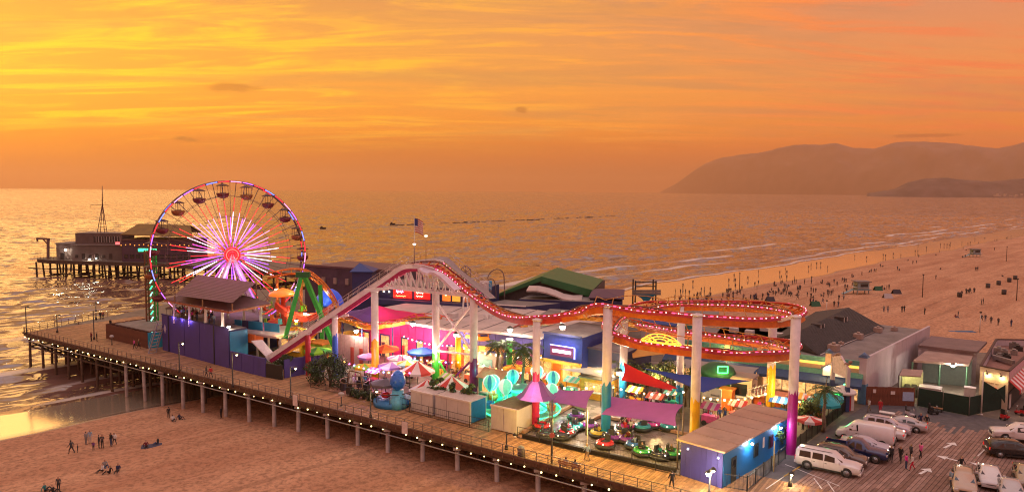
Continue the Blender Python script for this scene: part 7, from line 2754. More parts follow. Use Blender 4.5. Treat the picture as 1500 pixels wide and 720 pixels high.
for(px, py, cn), nb2 in zip(STALL, NEARBY):
	c=P(px, py)
	t=thing('stall_cart', 'small %s stall cart with a striped awning %s'%(cn, nb2), 'cart', c)
	pm_=M('stall_'+cn, SC_[cn], 0.5)
	mb=MB()
	mb.box((c.x, c.y, 0.75), (1.7, 0.9, 0.8), UA)
	mb.build('counter', pm_, t)
	for i in range(5):
		q=c+U*(i*0.4-0.8)
		mb=MB()
		mb.poly([q-U*0.2-V*0.75+ZUP*2.0, q+U*0.2-V*0.75+ZUP*2.0, q+U*0.2+V*0.5+ZUP*2.45, q-U*0.2+V*0.5+ZUP*2.45], 0.04)
		mb.build('awning_stripe', pm_ if i%2==0 else trim_w, t)
	for dx in(-0.85, 0.85):
		mb=MB()
		mb.bar(c+U*dx+ZUP*0.1, c+U*dx+ZUP*2.2, 0.06, 0.06)
		mb.build('post', steel_d, t)
	for dx in(-0.55, 0.55):
		mb=MB()
		mb.cyl(c+U*dx-V*0.5+ZUP*0.3, c+U*dx-V*0.42+ZUP*0.3, 0.3, n=12)
		mb.build('wheel', rub, t)
	mb=MB()
	mb.box((c.x, c.y, 1.95), (1.2, 0.12, 0.10), UA)
	mb.build('light_tube', FCOL[(px//7)%6], t)
for px, py, z, cl, pw in((715, 585, 3.2, (0.1, 1.0, 0.6), 300), (690, 570, 3.5, (1.0, 0.5, 0.2), 380), (545, 570, 3.5, (0.9, 0.4, 1.0), 260), (640, 560, 3.4, (1.0, 0.75, 0.5), 260), (1150, 618, 3.2, (1.0, 0.75, 0.35), 420), (1110, 640, 2.6, (0.4, 0.7, 1.0), 200), (870, 600, 3.0, (1.0, 0.75, 0.4), 320)):
	lamp('stall_light', P(px, py)+ZUP*z, cl, pw, 0.4)  # coloured fill with no fixture, added to strengthen local colour
	# ---- rides behind the lift: swing ship frame, orange arch, blue dome, drop tower
green_st=M('ride_green', (0.02, 0.30, 0.04), 0.4, var=0.15)
grd=M('ride_green_dark', (0.012, 0.10, 0.03), 0.5)
sh_=thing('swing_ship', 'green A frame swing ship ride with a red hull behind the lift hill', 'ride', P(445, 520))
for off, Y in((0, 108.0), (1, 113.0)):
	for xa, ya, xb, yb in((441, 404, 418, 494), (446, 404, 489, 506)):
		mb=MB()
		mb.bar(PY(xa, ya, Y), PY(xb, yb, Y-1), 0.6, 0.6)
		mb.build('leg', green_st, sh_)
	mb=MB()
	mb.bar(PY(434, 402, Y), PY(454, 402, Y), 0.8, 0.8)
	mb.build('crown', grd, sh_)
mb=MB()
mb.bar(PY(444, 404, 108), PY(444, 404, 113), 0.5, 0.5)
mb.build('axle', grd, sh_)
hull=MB()
hc=PY(446, 470, 110.5)
n=12
vs=[]
for i in range(n+1):
	x=-4.5+9*i/n
	zz=0.10*x*x
	wd=1.1*(1-(abs(x)/4.9)**2)+0.1
	for y, z in((-wd, zz+1.0), (-wd*0.7, zz), (wd*0.7, zz), (wd, zz+1.0)):
		vs.append((hc.x+x, hc.y+y, hc.z+z))
fs=[]
for i in range(n):
	for k in range(3):
		fs.append((i*4+k, i*4+k+1, i*4+5+k, i*4+4+k))
hull.add(vs, fs, 0)
hull.build('hull', M('hull_red', (0.5, 0.05, 0.02), 0.4), sh_)
for x in(-2.2, 2.2):
	mb=MB()
	mb.bar(PY(445, 405, 110.5), hc+Vector((x, 0, 0.9)), 0.2, 0.2)
	mb.build('hanger', M('ride_yellow', (0.6, 0.33, 0.02), 0.4), sh_)
mb=MB()
mb.bar(PY(469, 417, 112), PY(472, 500, 111), 0.55, 0.5)
tag(mb.build('green_mast', green_st), 'upright green mast left of the blue dome', 'mast')
ar=thing('orange_arch_track', 'orange arched double rail track rising behind the swing ship', 'ride track', PY(460, 500, 117))
arcp=[PY(x, y, 118)for x, y in((392, 400), (410, 396), (430, 393), (449, 396), (462, 404), (476, 417), (488, 434), (497, 455), (503, 480))]
arcp=catmull(arcp, 0.8)
for s_ in(-0.55, 0.55):
	mb=MB()
	mb.tube([p+Vector((0, s_, 0))for p in arcp], 0.14, 6)
	mb.build('rail', orange_steel, ar)
mb=MB()
mb.tube([p-ZUP*0.8 for p in arcp], 0.2, 6)
mb.build('spine', orange_steel, ar)
for p in arcp[1::2]:
	mb=MB()
	mb.bar(p+Vector((0, -0.55, 0)), p+Vector((0, 0.55, 0)), 0.12, 0.12)
	mb.bar(p, p-ZUP*0.8, 0.12, 0.12)
	mb.build('tie', yellow_steel, ar)
for p in(arcp[2], arcp[len(arcp)//3], arcp[-4]):
	mb=MB()
	mb.cyl((p.x, p.y, 0), p-ZUP*0.9, 0.25, 0.25, 8)
	mb.build('post', orange_steel, ar)
dm=thing('blue_dome', 'shiny blue dome canopy lit from within behind the lift hill', 'dome', PY(482, 500, 121))
c=PY(482, 443, 121)
bz=c.z
mb=MB()
mb.lathe((c.x, c.y, bz), [(2.5, -0.3), (2.4, 0.1), (2.1, 1.0), (1.5, 1.8), (0.7, 2.3), (0.05, 2.45)], 20)
mb.build('canopy', E('dome_blue', (0.03, 0.10, 0.9), 0.16, (0.02, 0.09, 0.50)), dm)
for k in range(6):
	t=k*1.047
	mb=MB()
	mb.cyl((c.x+2.3*math.cos(t), c.y+2.3*math.sin(t), 0), (c.x+2.3*math.cos(t), c.y+2.3*math.sin(t), bz), 0.15, n=6)
	mb.build('post', navy, dm)
lamp('dome_light', (c.x+0.3, c.y-3.4, bz+2.0), (0.35, 0.55, 1.0), 120, 0.3, dm)
# drop tower
dt=thing('drop_tower', 'slim green lit drop tower standing left of the ferris wheel', 'ride tower', P(223, 505))
tb_=P(224, 492)
tz=PY(224, 366, tb_.y).z
for dx in(-0.75, 0.75):
	for dy in(-0.5, 0.5):
		mb=MB()
		mb.bar((tb_.x+dx, tb_.y+dy, 0), (tb_.x+dx, tb_.y+dy, tz), 0.22, 0.22)
		mb.build('upright', M('tower_rust', (0.16, 0.06, 0.03), 0.5)if dx<0 else green_st, dt)
z=0.6
k=0
while z<tz-1.2:
	mb=MB()
	mb.bar((tb_.x-0.75, tb_.y-0.55, z), (tb_.x+0.75, tb_.y-0.55, z+1.1 if k%2 else z), 0.10, 0.10)
	mb.bar((tb_.x-0.75, tb_.y-0.55, z+(0 if k%2 else 1.1)), (tb_.x+0.75, tb_.y-0.55, z+1.1), 0.08, 0.08)
	mb.build('lattice', grd, dt)
	mb=MB()
	mb.bar((tb_.x+0.1, tb_.y-0.66, z+0.1), (tb_.x+0.5, tb_.y-0.66, z+0.75), 0.16, 0.16)
	mb.build('light', led_g if k%2 else E('led_mint', (0.30, 1.0, 0.75), 1.3), dt)
	z+=1.1
	k+=1
mb=MB()
mb.bar((tb_.x-2.0, tb_.y, tz), (tb_.x+1.0, tb_.y, tz), 0.5, 0.5)
mb.build('crown', led_g, dt)
# coloured tents and booths behind the pavilion
umbrella(0, 0, 4.6, 2.2, 'tall vermilion tent top under the right side of the ferris wheel', [fab('vermilion', (0.65, 0.07, 0.02)), org_f], 'ride_tent', base=v3(PY(412, 440, 117), 0), n=10)
umbrella(0, 0, 4.4, 2.0, 'scarlet tent top right of the pavilion roof', [fab('scarlet', (0.6, 0.02, 0.03)), fab('vermilion', (0.65, 0.07, 0.02))], 'ride_tent', base=v3(PY(392, 448, 114), 0), n=10)
umbrella(0, 0, 4.0, 2.0, 'orange and yellow tent top under the swing ship', [org_f, yel_f], 'ride_tent', base=v3(PY(433, 470, 112), 0), n=10)
umbrella(0, 0, 4.4, 1.8, 'pink tent top behind the loading platform', [fab('pink', (0.6, 0.15, 0.35))], 'ride_tent', base=v3(PY(384, 462, 113), 0), n=10)
umbrella(0, 0, 3.2, 2.0, 'small lime tent top below the lift hill', [fab('lime', (0.22, 0.55, 0.03)), green_st], 'ride_tent', base=P(466, 545), n=8)
rs_=random.Random(12)
swm=[M('seat_red', (0.55, 0.03, 0.02), 0.4), M('seat_yellow', (0.65, 0.36, 0.02), 0.4), M('seat_lime', (0.25, 0.5, 0.03), 0.4), orange_p, M('seat_teal', (0.03, 0.3, 0.35), 0.4)]
sc_r=thing('chair_swing', 'red and orange flying chair ride crowded under the ferris wheel', 'ride', PY(415, 500, 115))
c=PY(415, 470, 115)
mb=MB()
mb.cyl((c.x, c.y, 0), (c.x, c.y, 9.6), 0.5, 0.4, 12)
mb.build('mast', M('mast_red', (0.45, 0.03, 0.02), 0.4), sc_r)
mb=MB()
mb.lathe((c.x, c.y, 9.0), [(2.2, 0), (2.1, 0.4), (1.0, 0.9), (0.05, 1.2)], 20)
mb.build('crown', E('crown_orange', (1.0, 0.20, 0.02), 0.5, (0.6, 0.12, 0.02)), sc_r)
for k in range(18):
	t=k*2*math.pi/18
	a=Vector((c.x+2.1*math.cos(t), c.y+2.1*math.sin(t), 9.0))
	z_=rs_.uniform(4.6, 7.2)
	b=Vector((c.x+3.4*math.cos(t), c.y+3.4*math.sin(t), z_))
	mb=MB()
	mb.cyl(a, b+ZUP*0.8, 0.03, n=4)
	mb.box(b, (0.6, 0.6, 0.2), t)
	mb.box(b+Vector((0.25*math.cos(t), 0.25*math.sin(t), 0.4)), (0.12, 0.6, 0.8), t)
	mb.build('swing_seat', swm[k%5], sc_r)
for px, py, Y, pw, lb, col in((424, 460, 110, 130, 'yellow white lamp left of the bright green leg of the swing ship', (1, 0.9, 0.6)), (434, 469, 108, 130, 'white lamp low beside the green leg of the swing ship', (1, 0.95, 0.8)), (447, 459, 111, 110, 'golden lamp under the swing ship', (1, 0.8, 0.3)), (435, 420, 114, 90, 'small white lamp near the swing ship crown', (1, 0.9, 0.7)), (405, 424, 116, 120, 'white lamp among the red tents below the wheel', (1, 0.85, 0.6))):
	floodlamp(PY(px, py, Y), lb, pw, col, 0.2)
for px, py, w_, d_, h_, wl, rf, lb in((432, 522, 3.4, 2.6, 2.4, swm[1], orange_p, 'yellow game booth under the lift hill'), (462, 528, 3.2, 2.4, 2.6, swm[2], M('roof_orange', (0.6, 0.2, 0.03), 0.6), 'lime game booth left of the blue sleeved column'), (418, 515, 2.6, 2.4, 2.6, swm[4], trim_w, 'teal game booth behind the white end plate'), (505, 520, 3.2, 2.6, 3.2, magenta_w, swm[1], 'magenta game booth right of the blue sleeved column')):
	box_booth(px, py, w_, d_, h_, 'game_booth', lb, wl, rf, lit=lit_warm)
	# small wheel, hoops and white figure on the skyline
c=PY(682, 400, 112)
sw=thing('spoked_ride', 'small dark spoked wheel on the skyline right of the lift crest', 'ride', v3(c, 0))
r_=13.5*112/1050*0.8
mb=MB()
for off in(-0.3, 0.3):
	mb.tube([c+Vector((r_*0.72*math.cos(t), off, r_*math.sin(t)))for t in np.linspace(0, 6.283, 25)[:-1]], 0.09, 5, closed=True)
mb.build('rim', wheel_steel, sw)
for k in range(6):
	t=k*math.pi/6
	mb=MB()
	mb.cyl(c+Vector((r_*0.72*math.cos(t), 0, r_*math.sin(t))), c-Vector((r_*0.72*math.cos(t), 0, r_*math.sin(t))), 0.06, n=5)
	mb.build('spoke', wheel_steel, sw)
mb=MB()
for x in(-0.9, 0.9):
	mb.bar(c, (c.x+x, c.y, 0), 0.25, 0.25)
mb.build('leg', wheel_white, sw)
hp=thing('hoop_arch', 'thin dark curved hoop rising behind the coaster dip', 'arch', v3(PY(728, 420, 124), 0))
pts=[PY(x, y, 124)for x, y in((714, 408), (716, 402), (720, 397), (727, 394), (733, 395), (737, 400), (738.5, 408), (739, 440))]
mb=MB()
mb.tube(catmull(pts, 0.5), 0.10, 6)
mb.build('large_hoop', wheel_steel, hp)
mb=MB()
mb.tube(catmull([PY(x, y, 124)for x, y in((713, 418), (714, 411), (719, 408), (725, 413), (727, 440))], 0.5), 0.09, 6)
mb.build('small_hoop', wheel_steel, hp)
p=PY(711, 425, 122)
wf=thing('white_slide_tower', 'pale slide tower with a blue panel beside the dark hoop', 'tower', v3(p, 0))
wallbox([(p.x-1.0, p.y), (p.x+0.6, p.y), (p.x+0.6, p.y+2), (p.x-1.0, p.y+2)], 0, PY(711, 413, 122).z, 'wall', lilac_w, wf)
wallbox([(p.x+0.62, p.y-0.2), (p.x+1.1, p.y-0.2), (p.x+1.1, p.y+1.5), (p.x+0.62, p.y+1.5)], PY(711, 424, 122).z, PY(711, 412, 122).z, 'blue_panel', bluepanel, wf)
# trapeze rig with the teal apron
tr_=thing('trapeze_rig', 'tall trapeze rig with a teal triangular apron above the helix', 'rig', v3(PY(946, 440, 150), 0))
TY=150
for x in(931, 961):
	for dy in(0, 3):
		mb=MB()
		q_=PY(x, 411, TY)
		mb.bar((q_.x, TY+dy, 0), (q_.x, TY+dy, q_.z), 0.28, 0.28)
		mb.build('mast', steel_d, tr_)
for y in(413, 419, 426, 430):
	mb=MB()
	mb.bar(PY(926 if y>424 else 931, y, TY-0.1), PY(968 if y>424 else 961, y, TY-0.1), 0.2, 0.22 if y<424 else 0.5)
	mb.build('cross_bar', steel_d if y<424 else greyroof, tr_)
mb=MB()
mb.poly([PY(931, 431, TY-0.4), PY(961, 431, TY-0.4), PY(953, 437, TY-0.4), PY(947, 446, TY-0.4), PY(940, 437, TY-0.4)], 0.15)
mb.build('apron', M('apron_teal', (0.01, 0.16, 0.24), 0.7), tr_)
# ================================================================ VEHICLES
tyre_m=M('tyre', (0.018, 0.018, 0.018), 0.8, var=0.2)
rim_m=M('rim_alloy', (0.42, 0.40, 0.40), 0.3, metal=0.8, var=0.1)
cglass=M('car_glass', (0.012, 0.014, 0.018), 0.04, var=0.05, bump=0.0, spec=0.9)
trimb=M('car_trim_black', (0.02, 0.02, 0.02), 0.5)
chrome=M('car_chrome', (0.5, 0.5, 0.5), 0.15, metal=0.9)
hl_m=M('headlight_lens', (0.6, 0.6, 0.6), 0.08, var=0.05, coat=0.8, bump=0)
tl_m=E('tail_lens', (1.0, 0.02, 0.02), 0.35, (0.4, 0.01, 0.01))
plate_m=M('number_plate', (0.6, 0.6, 0.6), 0.5)
PAINT={}
def paint(nm, c):
	return M('paint_'+nm, c, 0.22, var=0.06, scale=0.8, bump=0.0, coat=0.7, dirt=0.08)
KINDS={'suv':dict(st=[(-2.82, .50, .92, .98, .88, .72), (-2.78, .40, 1.10, 1.70, .95, .73), (-2.62, .33, 1.12, 1.85, .99, .77), (-1.2, .30, 1.12, 1.91, 1.0, .79), (0.0, .30, 1.12, 1.91, 1.0, .79), (0.52, .30, 1.12, 1.86, 1.0, .77), (1.36, .30, 1.12, 1.20, 1.0, .86), (2.25, .32, 1.06, 1.15, .98, .82), (2.70, .36, .98, 1.05, .93, .76), (2.84, .46, .80, .88, .86, .70)], side=[(-2.45, -1.40), (-1.28, -0.32), (-0.22, 0.70)], ws=(1.30, 0.60), rear=True, wheels=(-1.70, 1.72), wr=.41, hood=1.2), 'crossover':dict(st=[(-2.32, .48, .90, .98, .84, .68), (-2.28, .38, 1.02, 1.35, .90, .66), (-1.9, .32, 1.03, 1.60, .93, .68), (-0.8, .30, 1.03, 1.70, .94, .70), (0.1, .30, 1.03, 1.68, .94, .70), (0.45, .30, 1.03, 1.62, .94, .68), (1.22, .30, 1.02, 1.10, .94, .78), (1.95, .32, .94, 1.02, .92, .74), (2.25, .38, .84, .92, .86, .68), (2.34, .46, .70, .78, .78, .6)], side=[(-1.75, -1.05), (-0.95, -0.15), (-0.07, 0.75)], ws=(1.16, 0.52), rear=True, wheels=(-1.40, 1.42), wr=.36, hood=1.1), 'sedan':dict(st=[(-2.38, .46, .80, .86, .80, .64), (-2.28, .36, .94, 1.00, .86, .70), (-1.75, .29, .96, 1.06, .90, .72), (-1.02, .26, .96, 1.36, .92, .62), (-0.35, .26, .95, 1.45, .92, .63), (0.22, .26, .95, 1.42, .92, .63), (1.08, .26, .93, 1.00, .92, .76), (1.90, .30, .84, .92, .90, .70), (2.28, .38, .72, .80, .82, .62), (2.38, .46, .60, .68, .74, .55)], side=[(-1.30, -0.50), (-0.42, 0.55)], ws=(1.02, 0.28), rear=(-1.70, -1.0), wheels=(-1.42, 1.45), wr=.33, hood=1.0), 'van':dict(st=[(-2.78, .50, 1.10, 1.85, .90, .78), (-2.70, .40, 1.25, 2.08, .97, .84), (-2.3, .36, 1.28, 2.18, 1.0, .87), (-0.5, .35, 1.28, 2.20, 1.0, .87), (0.8, .35, 1.28, 2.17, 1.0, .86), (1.15, .35, 1.27, 2.06, 1.0, .82), (1.90, .35, 1.22, 1.32, .98, .84), (2.50, .38, 1.06, 1.15, .94, .76), (2.72, .46, .86, .96, .88, .70)], side=[(0.55, 1.42)], ws=(1.84, 1.20), rear='small', wheels=(-1.70, 1.85), wr=.36, hood=1.7), 'pickup':dict(st=[(-2.88, .52, .74, .76, .92, .86), (-2.82, .42, .76, .80, .97, .90), (-0.86, .36, .76, .80, .99, .92), (-0.84, .36, 1.10, 1.16, 1.0, .90), (-0.76, .36, 1.10, 1.78, 1.0, .74), (-0.2, .36, 1.10, 1.90, 1.0, .77), (0.50, .36, 1.10, 1.86, 1.0, .76), (1.28, .36, 1.10, 1.18, 1.0, .86), (2.25, .38, 1.08, 1.16, .99, .84), (2.76, .42, 1.0, 1.08, .95, .8), (2.90, .52, .82, .9, .90, .74)], side=[(-0.62, 0.02), (0.12, 0.68)], ws=(1.22, 0.58), rear='cab', wheels=(-1.75, 1.85), wr=.42, hood=1.2, bed=(-2.86, -0.86)),}
def car(kind, name, label, col, pos, heading, group=None, cat='car'):
	K=KINDS[kind]
	st=K['st']
	pm=paint(*col)
	t=thing(name, label, cat, pos, heading, group)
	def at(x):
		for a, b in zip(st[:-1], st[1:]):
			if a[0]<=x<=b[0]:
				k=(x-a[0])/(b[0]-a[0])
				return tuple(u+(v-u)*k for u, v in zip(a, b))
		return st[0]if x<st[0][0]else st[-1]
	def half(s):
		x, zb, zl, zt, wb, wt=s
		return[(0.84*wb, zb), (0.97*wb, zb+0.14), (wb, zb+0.32 if zl-zb>.5 else zl-0.1), (wb, zl-0.10), (0.975*wb, zl), (wt*1.02+0.02, zt-0.09 if zt-zl>.2 else zl+(zt-zl)*.55), (wt*0.88, zt-0.015), (wt*0.45, zt+0.012), (0, zt+0.02)]
	mb=MB()
	vs=[]
	for s in st:
		h=half(s)
		ring=[(s[0], -y, z)for y, z in h]+[(s[0], y, z)for y, z in reversed(h[:-1])]
		vs+=ring
	n=len(ring)
	fs=[]
	for i in range(len(st)-1):
		for k in range(n-1):
			fs.append((i*n+k, (i+1)*n+k, (i+1)*n+k+1, i*n+k+1))
		fs.append((i*n+n-1, (i+1)*n+n-1, (i+1)*n, i*n))
	fs.append(tuple(range(n)))
	fs.append(tuple(reversed(range((len(st)-1)*n, len(st)*n))))
	mb.add(vs, fs, 0, True)
	body=mb.build('body', pm, t, local=True)
	# bevelled feel: lower sill
	mb=MB()
	for s_ in(-1, 1):
		mb.bar((K['wheels'][0]+.5, s_*.965, .36), (K['wheels'][1]-.5, s_*.965, .36), .06, .16)
	mb.build('sill', trimb, body, local=True)
	def side_pt(x, f, s_, off=0.012):
		x_, zb, zl, zt, wb, wt=at(x)
		y0, z0, y1, z1=.975*wb, zl, wt*1.02+.02, zt-.09
		d=Vector((0, y1-y0, z1-z0))
		nrm=Vector((0, d.z, -d.y)).normalized()
		p=Vector((x, y0, z0))+d*f+nrm*off
		return Vector((p.x, s_*p.y, p.z))
	for s_ in(-1, 1):
		for(xa, xb)in K['side']:
			fa, fb=(0.90 if at(xa)[3]-at(xa)[2]>.45 else .8), (0.90 if at(xb)[3]-at(xb)[2]>.5 else .72)
			mb=MB()
			mb.poly([side_pt(xa, .08, s_), side_pt(xb, .08, s_), side_pt(xb-.04, fb, s_), side_pt(xa+.05, fa, s_)])
			mb.build('side_window', cglass, t, local=True)
			# door seams
		for(xa, xb)in K['side'][-2:]:
			q=at(xb)
			mb=MB()
			mb.bar((xa-.04, s_*(at(xa)[4]+.002), .45), (xa-.04, s_*(at(xa)[4]+.002), at(xa)[2]-.1), .012, .012)
			mb.box((xa+.16, s_*(at(xa)[4]+.012), at(xa)[2]-.16), (.20, .03, .05))
			mb.build('door_handle', trimb, t, local=True)
			# mirror
		xm=K['ws'][0]-.22
		mb=MB()
		mb.box((xm, s_*(at(xm)[4]+.12), at(xm)[2]+.10), (.14, .22, .18))
		mb.build('mirror', pm, t, local=True)
		# windscreen
	xa, xb=K['ws']
	a, b=at(xa), at(xb)
	up=Vector((.5, 0, .85)).normalized()*.014
	mb=MB()
	mb.poly([Vector((xa, -a[5]*.98, a[3]-.01))+up, Vector((xa, a[5]*.98, a[3]-.01))+up, Vector((xb, b[5]*.86, b[3]-.05))+up, Vector((xb, -b[5]*.86, b[3]-.05))+up])
	mb.build('windscreen', cglass, t, local=True)
	r=K['rear']
	x0=st[0][0]
	mb=MB()
	if r is True or r=='small':
		s1=st[1]
		zz0, zz1=s1[2]+.06, s1[3]-.10
		w_=s1[5]*(.92 if r is True else .7)
		xo=x0-.02
		xo2=s1[0]-.03
		mb.poly([(xo2-.02, w_*1.1, zz0), (xo2-.02, -w_*1.1, zz0), (xo2-.005, -w_, zz1), (xo2-.005, w_, zz1)], .012)
		mb.build('rear_window', cglass, t, local=True)
	elif r=='cab':
		mb.poly([(-0.845, .66, 1.22), (-0.845, -.66, 1.22), (-0.79, -.62, 1.70), (-0.79, .62, 1.70)], .012)
		mb.build('rear_window', cglass, t, local=True)
	else:
		a, b=at(r[0]+.08), at(r[1]-.05)
		up2=Vector((-.5, 0, .85)).normalized()*.016
		mb.poly([Vector((b[0], -b[5]*.84, b[3]-.04))+up2, Vector((b[0], b[5]*.84, b[3]-.04))+up2, Vector((a[0], a[5]*.94, a[3]))+up2, Vector((a[0], -a[5]*.94, a[3]))+up2])
		mb.build('rear_window', cglass, t, local=True)
		# lights, grille, bumpers, plates
	f1, f0=st[-2], st[-1]
	zf=f0[2]
	mb=MB()
	mb.box((f0[0]-.02, 0, zf-.10), (.10, f0[4]*1.1, .24))
	mb.build('grille', trimb, t, local=True)
	mb=MB()
	mb.box((f0[0]-.06, 0, f0[1]+.02), (.26, f1[4]*1.86, .20))
	mb.build('front_bumper', trimb if kind in('pickup', 'van')else pm, t, local=True)
	mb=MB()
	mb.box((x0+.02, 0, st[0][1]+.06), (.22, st[1][4]*1.84, .22))
	rb_=mb.build('rear_bumper', chrome if kind=='pickup' else trimb if kind=='van' else pm, t, local=True)
	mb=MB()
	mb.box((x0-.015, 0, st[0][2]-.10), (.04, .48, .16))
	mb.build('number_plate', plate_m, t, local=True)
	for s_ in(-1, 1):
		mb=MB()
		mb.box((f1[0]+.03, s_*f1[4]*.78, f1[2]-.10), (.20, .34, .17))
		mb.build('headlight', hl_m, t, local=True)
		mb=MB()
		if kind in('sedan',):
			mb.box((st[1][0]-.02, s_*st[1][4]*.80, st[1][2]-.10), (.16, .34, .16))
		else:
			zt_=st[1][2]-.12
			mb.box((st[1][0]-.005, s_*(st[1][4]*.88), zt_ if kind!='pickup' else .98), (.10, .18, .42 if kind!='crossover' else .26))
		mb.build('tail_light', tl_m, t, local=True)
	if kind in('suv', 'crossover'):
		mb=MB()
		for s_ in(-1, 1):
			mb.bar((st[2][0]+.3, s_*.66, st[3][3]+.05), (st[5][0]-.1, s_*.66, st[4][3]+.05), .05, .04)
		mb.build('roof_rail', trimb, t, local=True)
	if 'bed' in K:
		xa, xb=K['bed']
		mb=MB()
		for s_ in(-1, 1):
			mb.box(((xa+xb)/2, s_*.93, .95), (xb-xa, .12, .40))
		mb.box((xa+.05, 0, .95), (.10, 1.74, .40))
		mb.build('bed_wall', pm, t, local=True)
		mb=MB()
		mb.box(((xa+xb)/2, 0, .84), (xb-xa-.2, 1.72, .06))
		mb.build('bed_liner', trimb, t, local=True)
		# wheels
	for xw in K['wheels']:
		for s_ in(-1, 1):
			wr=K['wr']
			ww=at(xw)[4]
			mb=MB()
			mb.cyl((xw, s_*(ww-.18), wr+.03), (xw, s_*(ww+.006), wr+.03), wr*1.17, n=20)
			mb.build('wheel_arch', trimb, t, local=True)
			mb=MB()
			mb.lathe((xw, s_*(ww-.20), wr), [(wr*.6, 0), (wr*.95, 0.0), (wr, .04), (wr, .18), (wr*.94, .225), (wr*.64, .23)], 20, axis=(0, s_, 0))
			wh_=mb.build('wheel', tyre_m, t, local=True)
			mb=MB()
			mb.lathe((xw, s_*(ww+.012), wr), [(wr*.66, 0.022), (wr*.60, .010), (wr*.2, .0), (wr*.14, .02), (.005, .025)], 16, axis=(0, s_, 0))
			for k in range(5):
				a=k*1.2566
				mb.bar((xw+.1*wr*math.cos(a), s_*(ww+.02), wr+.1*wr*math.sin(a)), (xw+.62*wr*math.cos(a), s_*(ww+.02), wr+.62*wr*math.sin(a)), .05, .03)
			mb.build('rim', rim_m, wh_, local=True)
	return t
HU=UA
c1=P(1210, 693)
base=c1+V*1.0
WHT, OFFW, SILV, BROWN, NAVYP, BLK, LILAC, TAN=('white', (0.66, 0.62, 0.64)), ('offwhite', (0.60, 0.57, 0.58)), ('silver', (0.42, 0.40, 0.42)), ('umber', (0.12, 0.085, 0.075)), ('navy', (0.012, 0.022, 0.10)), ('black', (0.014, 0.014, 0.016)), ('lilac_silver', (0.46, 0.40, 0.46)), ('sand', (0.42, 0.32, 0.24))
slot=PB*2.75
car('suv', 'parked_suv', 'long white SUV parked nearest the black iron fence corner', WHT, base, HU)
car('crossover', 'parked_suv', 'brown roofed grey SUV between the white SUV and the navy pickup', BROWN, base+slot*1.0+U*0.2, HU)
car('pickup', 'parked_pickup', 'navy blue pickup truck with an open bed beside the grey SUV', NAVYP, base+slot*1.95+U*0.7, HU, None, 'pickup truck')
car('sedan', 'parked_car', 'lilac silver sedan half hidden between the navy pickup and the white van', LILAC, base+slot*2.85+U*0.9, HU)
car('van', 'parked_van', 'tall white cargo van with its tail lights toward the walkers', WHT, base+slot*3.85+U*0.0, HU+math.pi, None, 'van')
car('sedan', 'parked_car', 'white sedan with dark windows just behind the white van', OFFW, base+slot*4.85+U*0.6, HU+math.pi)
car('crossover', 'parked_car', 'pale silver crossover nosing out behind the white sedan', LILAC, base+slot*5.7+U*0.6, HU)
car('sedan', 'parked_car', 'silver car with a lit red tail lamp at the far end of the parked row', SILV, base+slot*6.5+U*1.6, HU+math.pi)
car('crossover', 'parked_car', 'black SUV with red tail lamps at the right edge of the parking', BLK, P(1483, 672)+V*0.9, HU+0.35)
car('suv', 'parked_suv', 'large white SUV behind the black one at the right edge', WHT, P(1497, 650)+V*1.2, HU+math.pi+0.25)
dh=math.atan2(-0.80, -0.45)
car('crossover', 'parked_car', 'sand coloured car with orange reflections, first in the bottom right row', TAN, P(1411, 716), dh)
car('sedan', 'parked_car', 'pale sedan with a dark sunroof beside the sand coloured car', OFFW, P(1449, 706), dh)
car('sedan', 'parked_car', 'silver sedan cut by the bottom edge right of the pale sedan', SILV, P(1480, 727), dh)
car('sedan', 'parked_car', 'dark gold sedan at the bottom right corner', ('gold', (0.34, 0.28, 0.18)), P(1503, 705), dh)
# scooters and strollers by the fences
def scooter(px, py, label, colr, rz):
	c=P(px, py)
	t=thing('mobility_scooter', label, 'scooter', c, rz)
	mb=MB()
	mb.box((0, 0, .32), (1.0, .5, .16))
	mb.box((-.30, 0, .55), (.45, .5, .25))
	mb.build('body', colr, t, local=True)
	mb=MB()
	mb.box((-.25, 0, .78), (.46, .48, .10))
	mb.box((-.46, 0, 1.05), (.10, .46, .50))
	mb.build('seat', trimb, t, local=True)
	mb=MB()
	mb.cyl((.45, 0, .4), (.33, 0, 1.05), .04, n=6)
	mb.cyl((.33, -.28, 1.05), (.33, .28, 1.05), .025, n=6)
	mb.build('handlebar', chrome, t, local=True)
	for x, y in((.45, 0), (-.38, .26), (-.38, -.26)):
		mb=MB()
		mb.lathe((x, y-.06, .18), [(.10, 0), (.18, .01), (.18, .11), (.10, .12)], 12, axis=(0, 1, 0))
		mb.build('wheel', tyre_m, t, local=True)
	return t
scooter(1333, 610, 'white and red mobility scooter in front of the pale blue poster', M('scooter_white', (0.55, 0.5, 0.55), 0.4), HU)
scooter(1472, 614, 'red mobility scooter near the striped awning', M('scooter_red', (0.5, 0.02, 0.03), 0.4), HU+1.0)
scooter(1494, 607, 'red scooter at the right edge below the striped awning', MATS['scooter_red'], HU+2.6)
scooter(1367, 606, 'dark mobility scooter beside the brown bench by the green screened fence', trimb, HU+0.5)
b_=P(1371, 602)
bt_=thing('brown_bench', 'short brown bench in front of the green screened fence', 'bench', b_)
mb=MB()
mb.box((b_.x, b_.y, .45), (1.4, .5, .08), UA)
mb.build('seat', wood[0], bt_)
for s_ in(-.55, .55):
	mb=MB()
	mb.box((b_.x+U.x*s_, b_.y+U.y*s_, .2), (.1, .45, .4), UA)
	mb.build('leg', trimb, bt_)
q=P(1299, 613)
wt_=thing('white_table', 'white folding table beside the parked silver car', 'table', q)
mb=MB()
mb.box((q.x, q.y, .76), (1.6, .8, .06), UA)
mb.build('tabletop', trim_w, wt_)
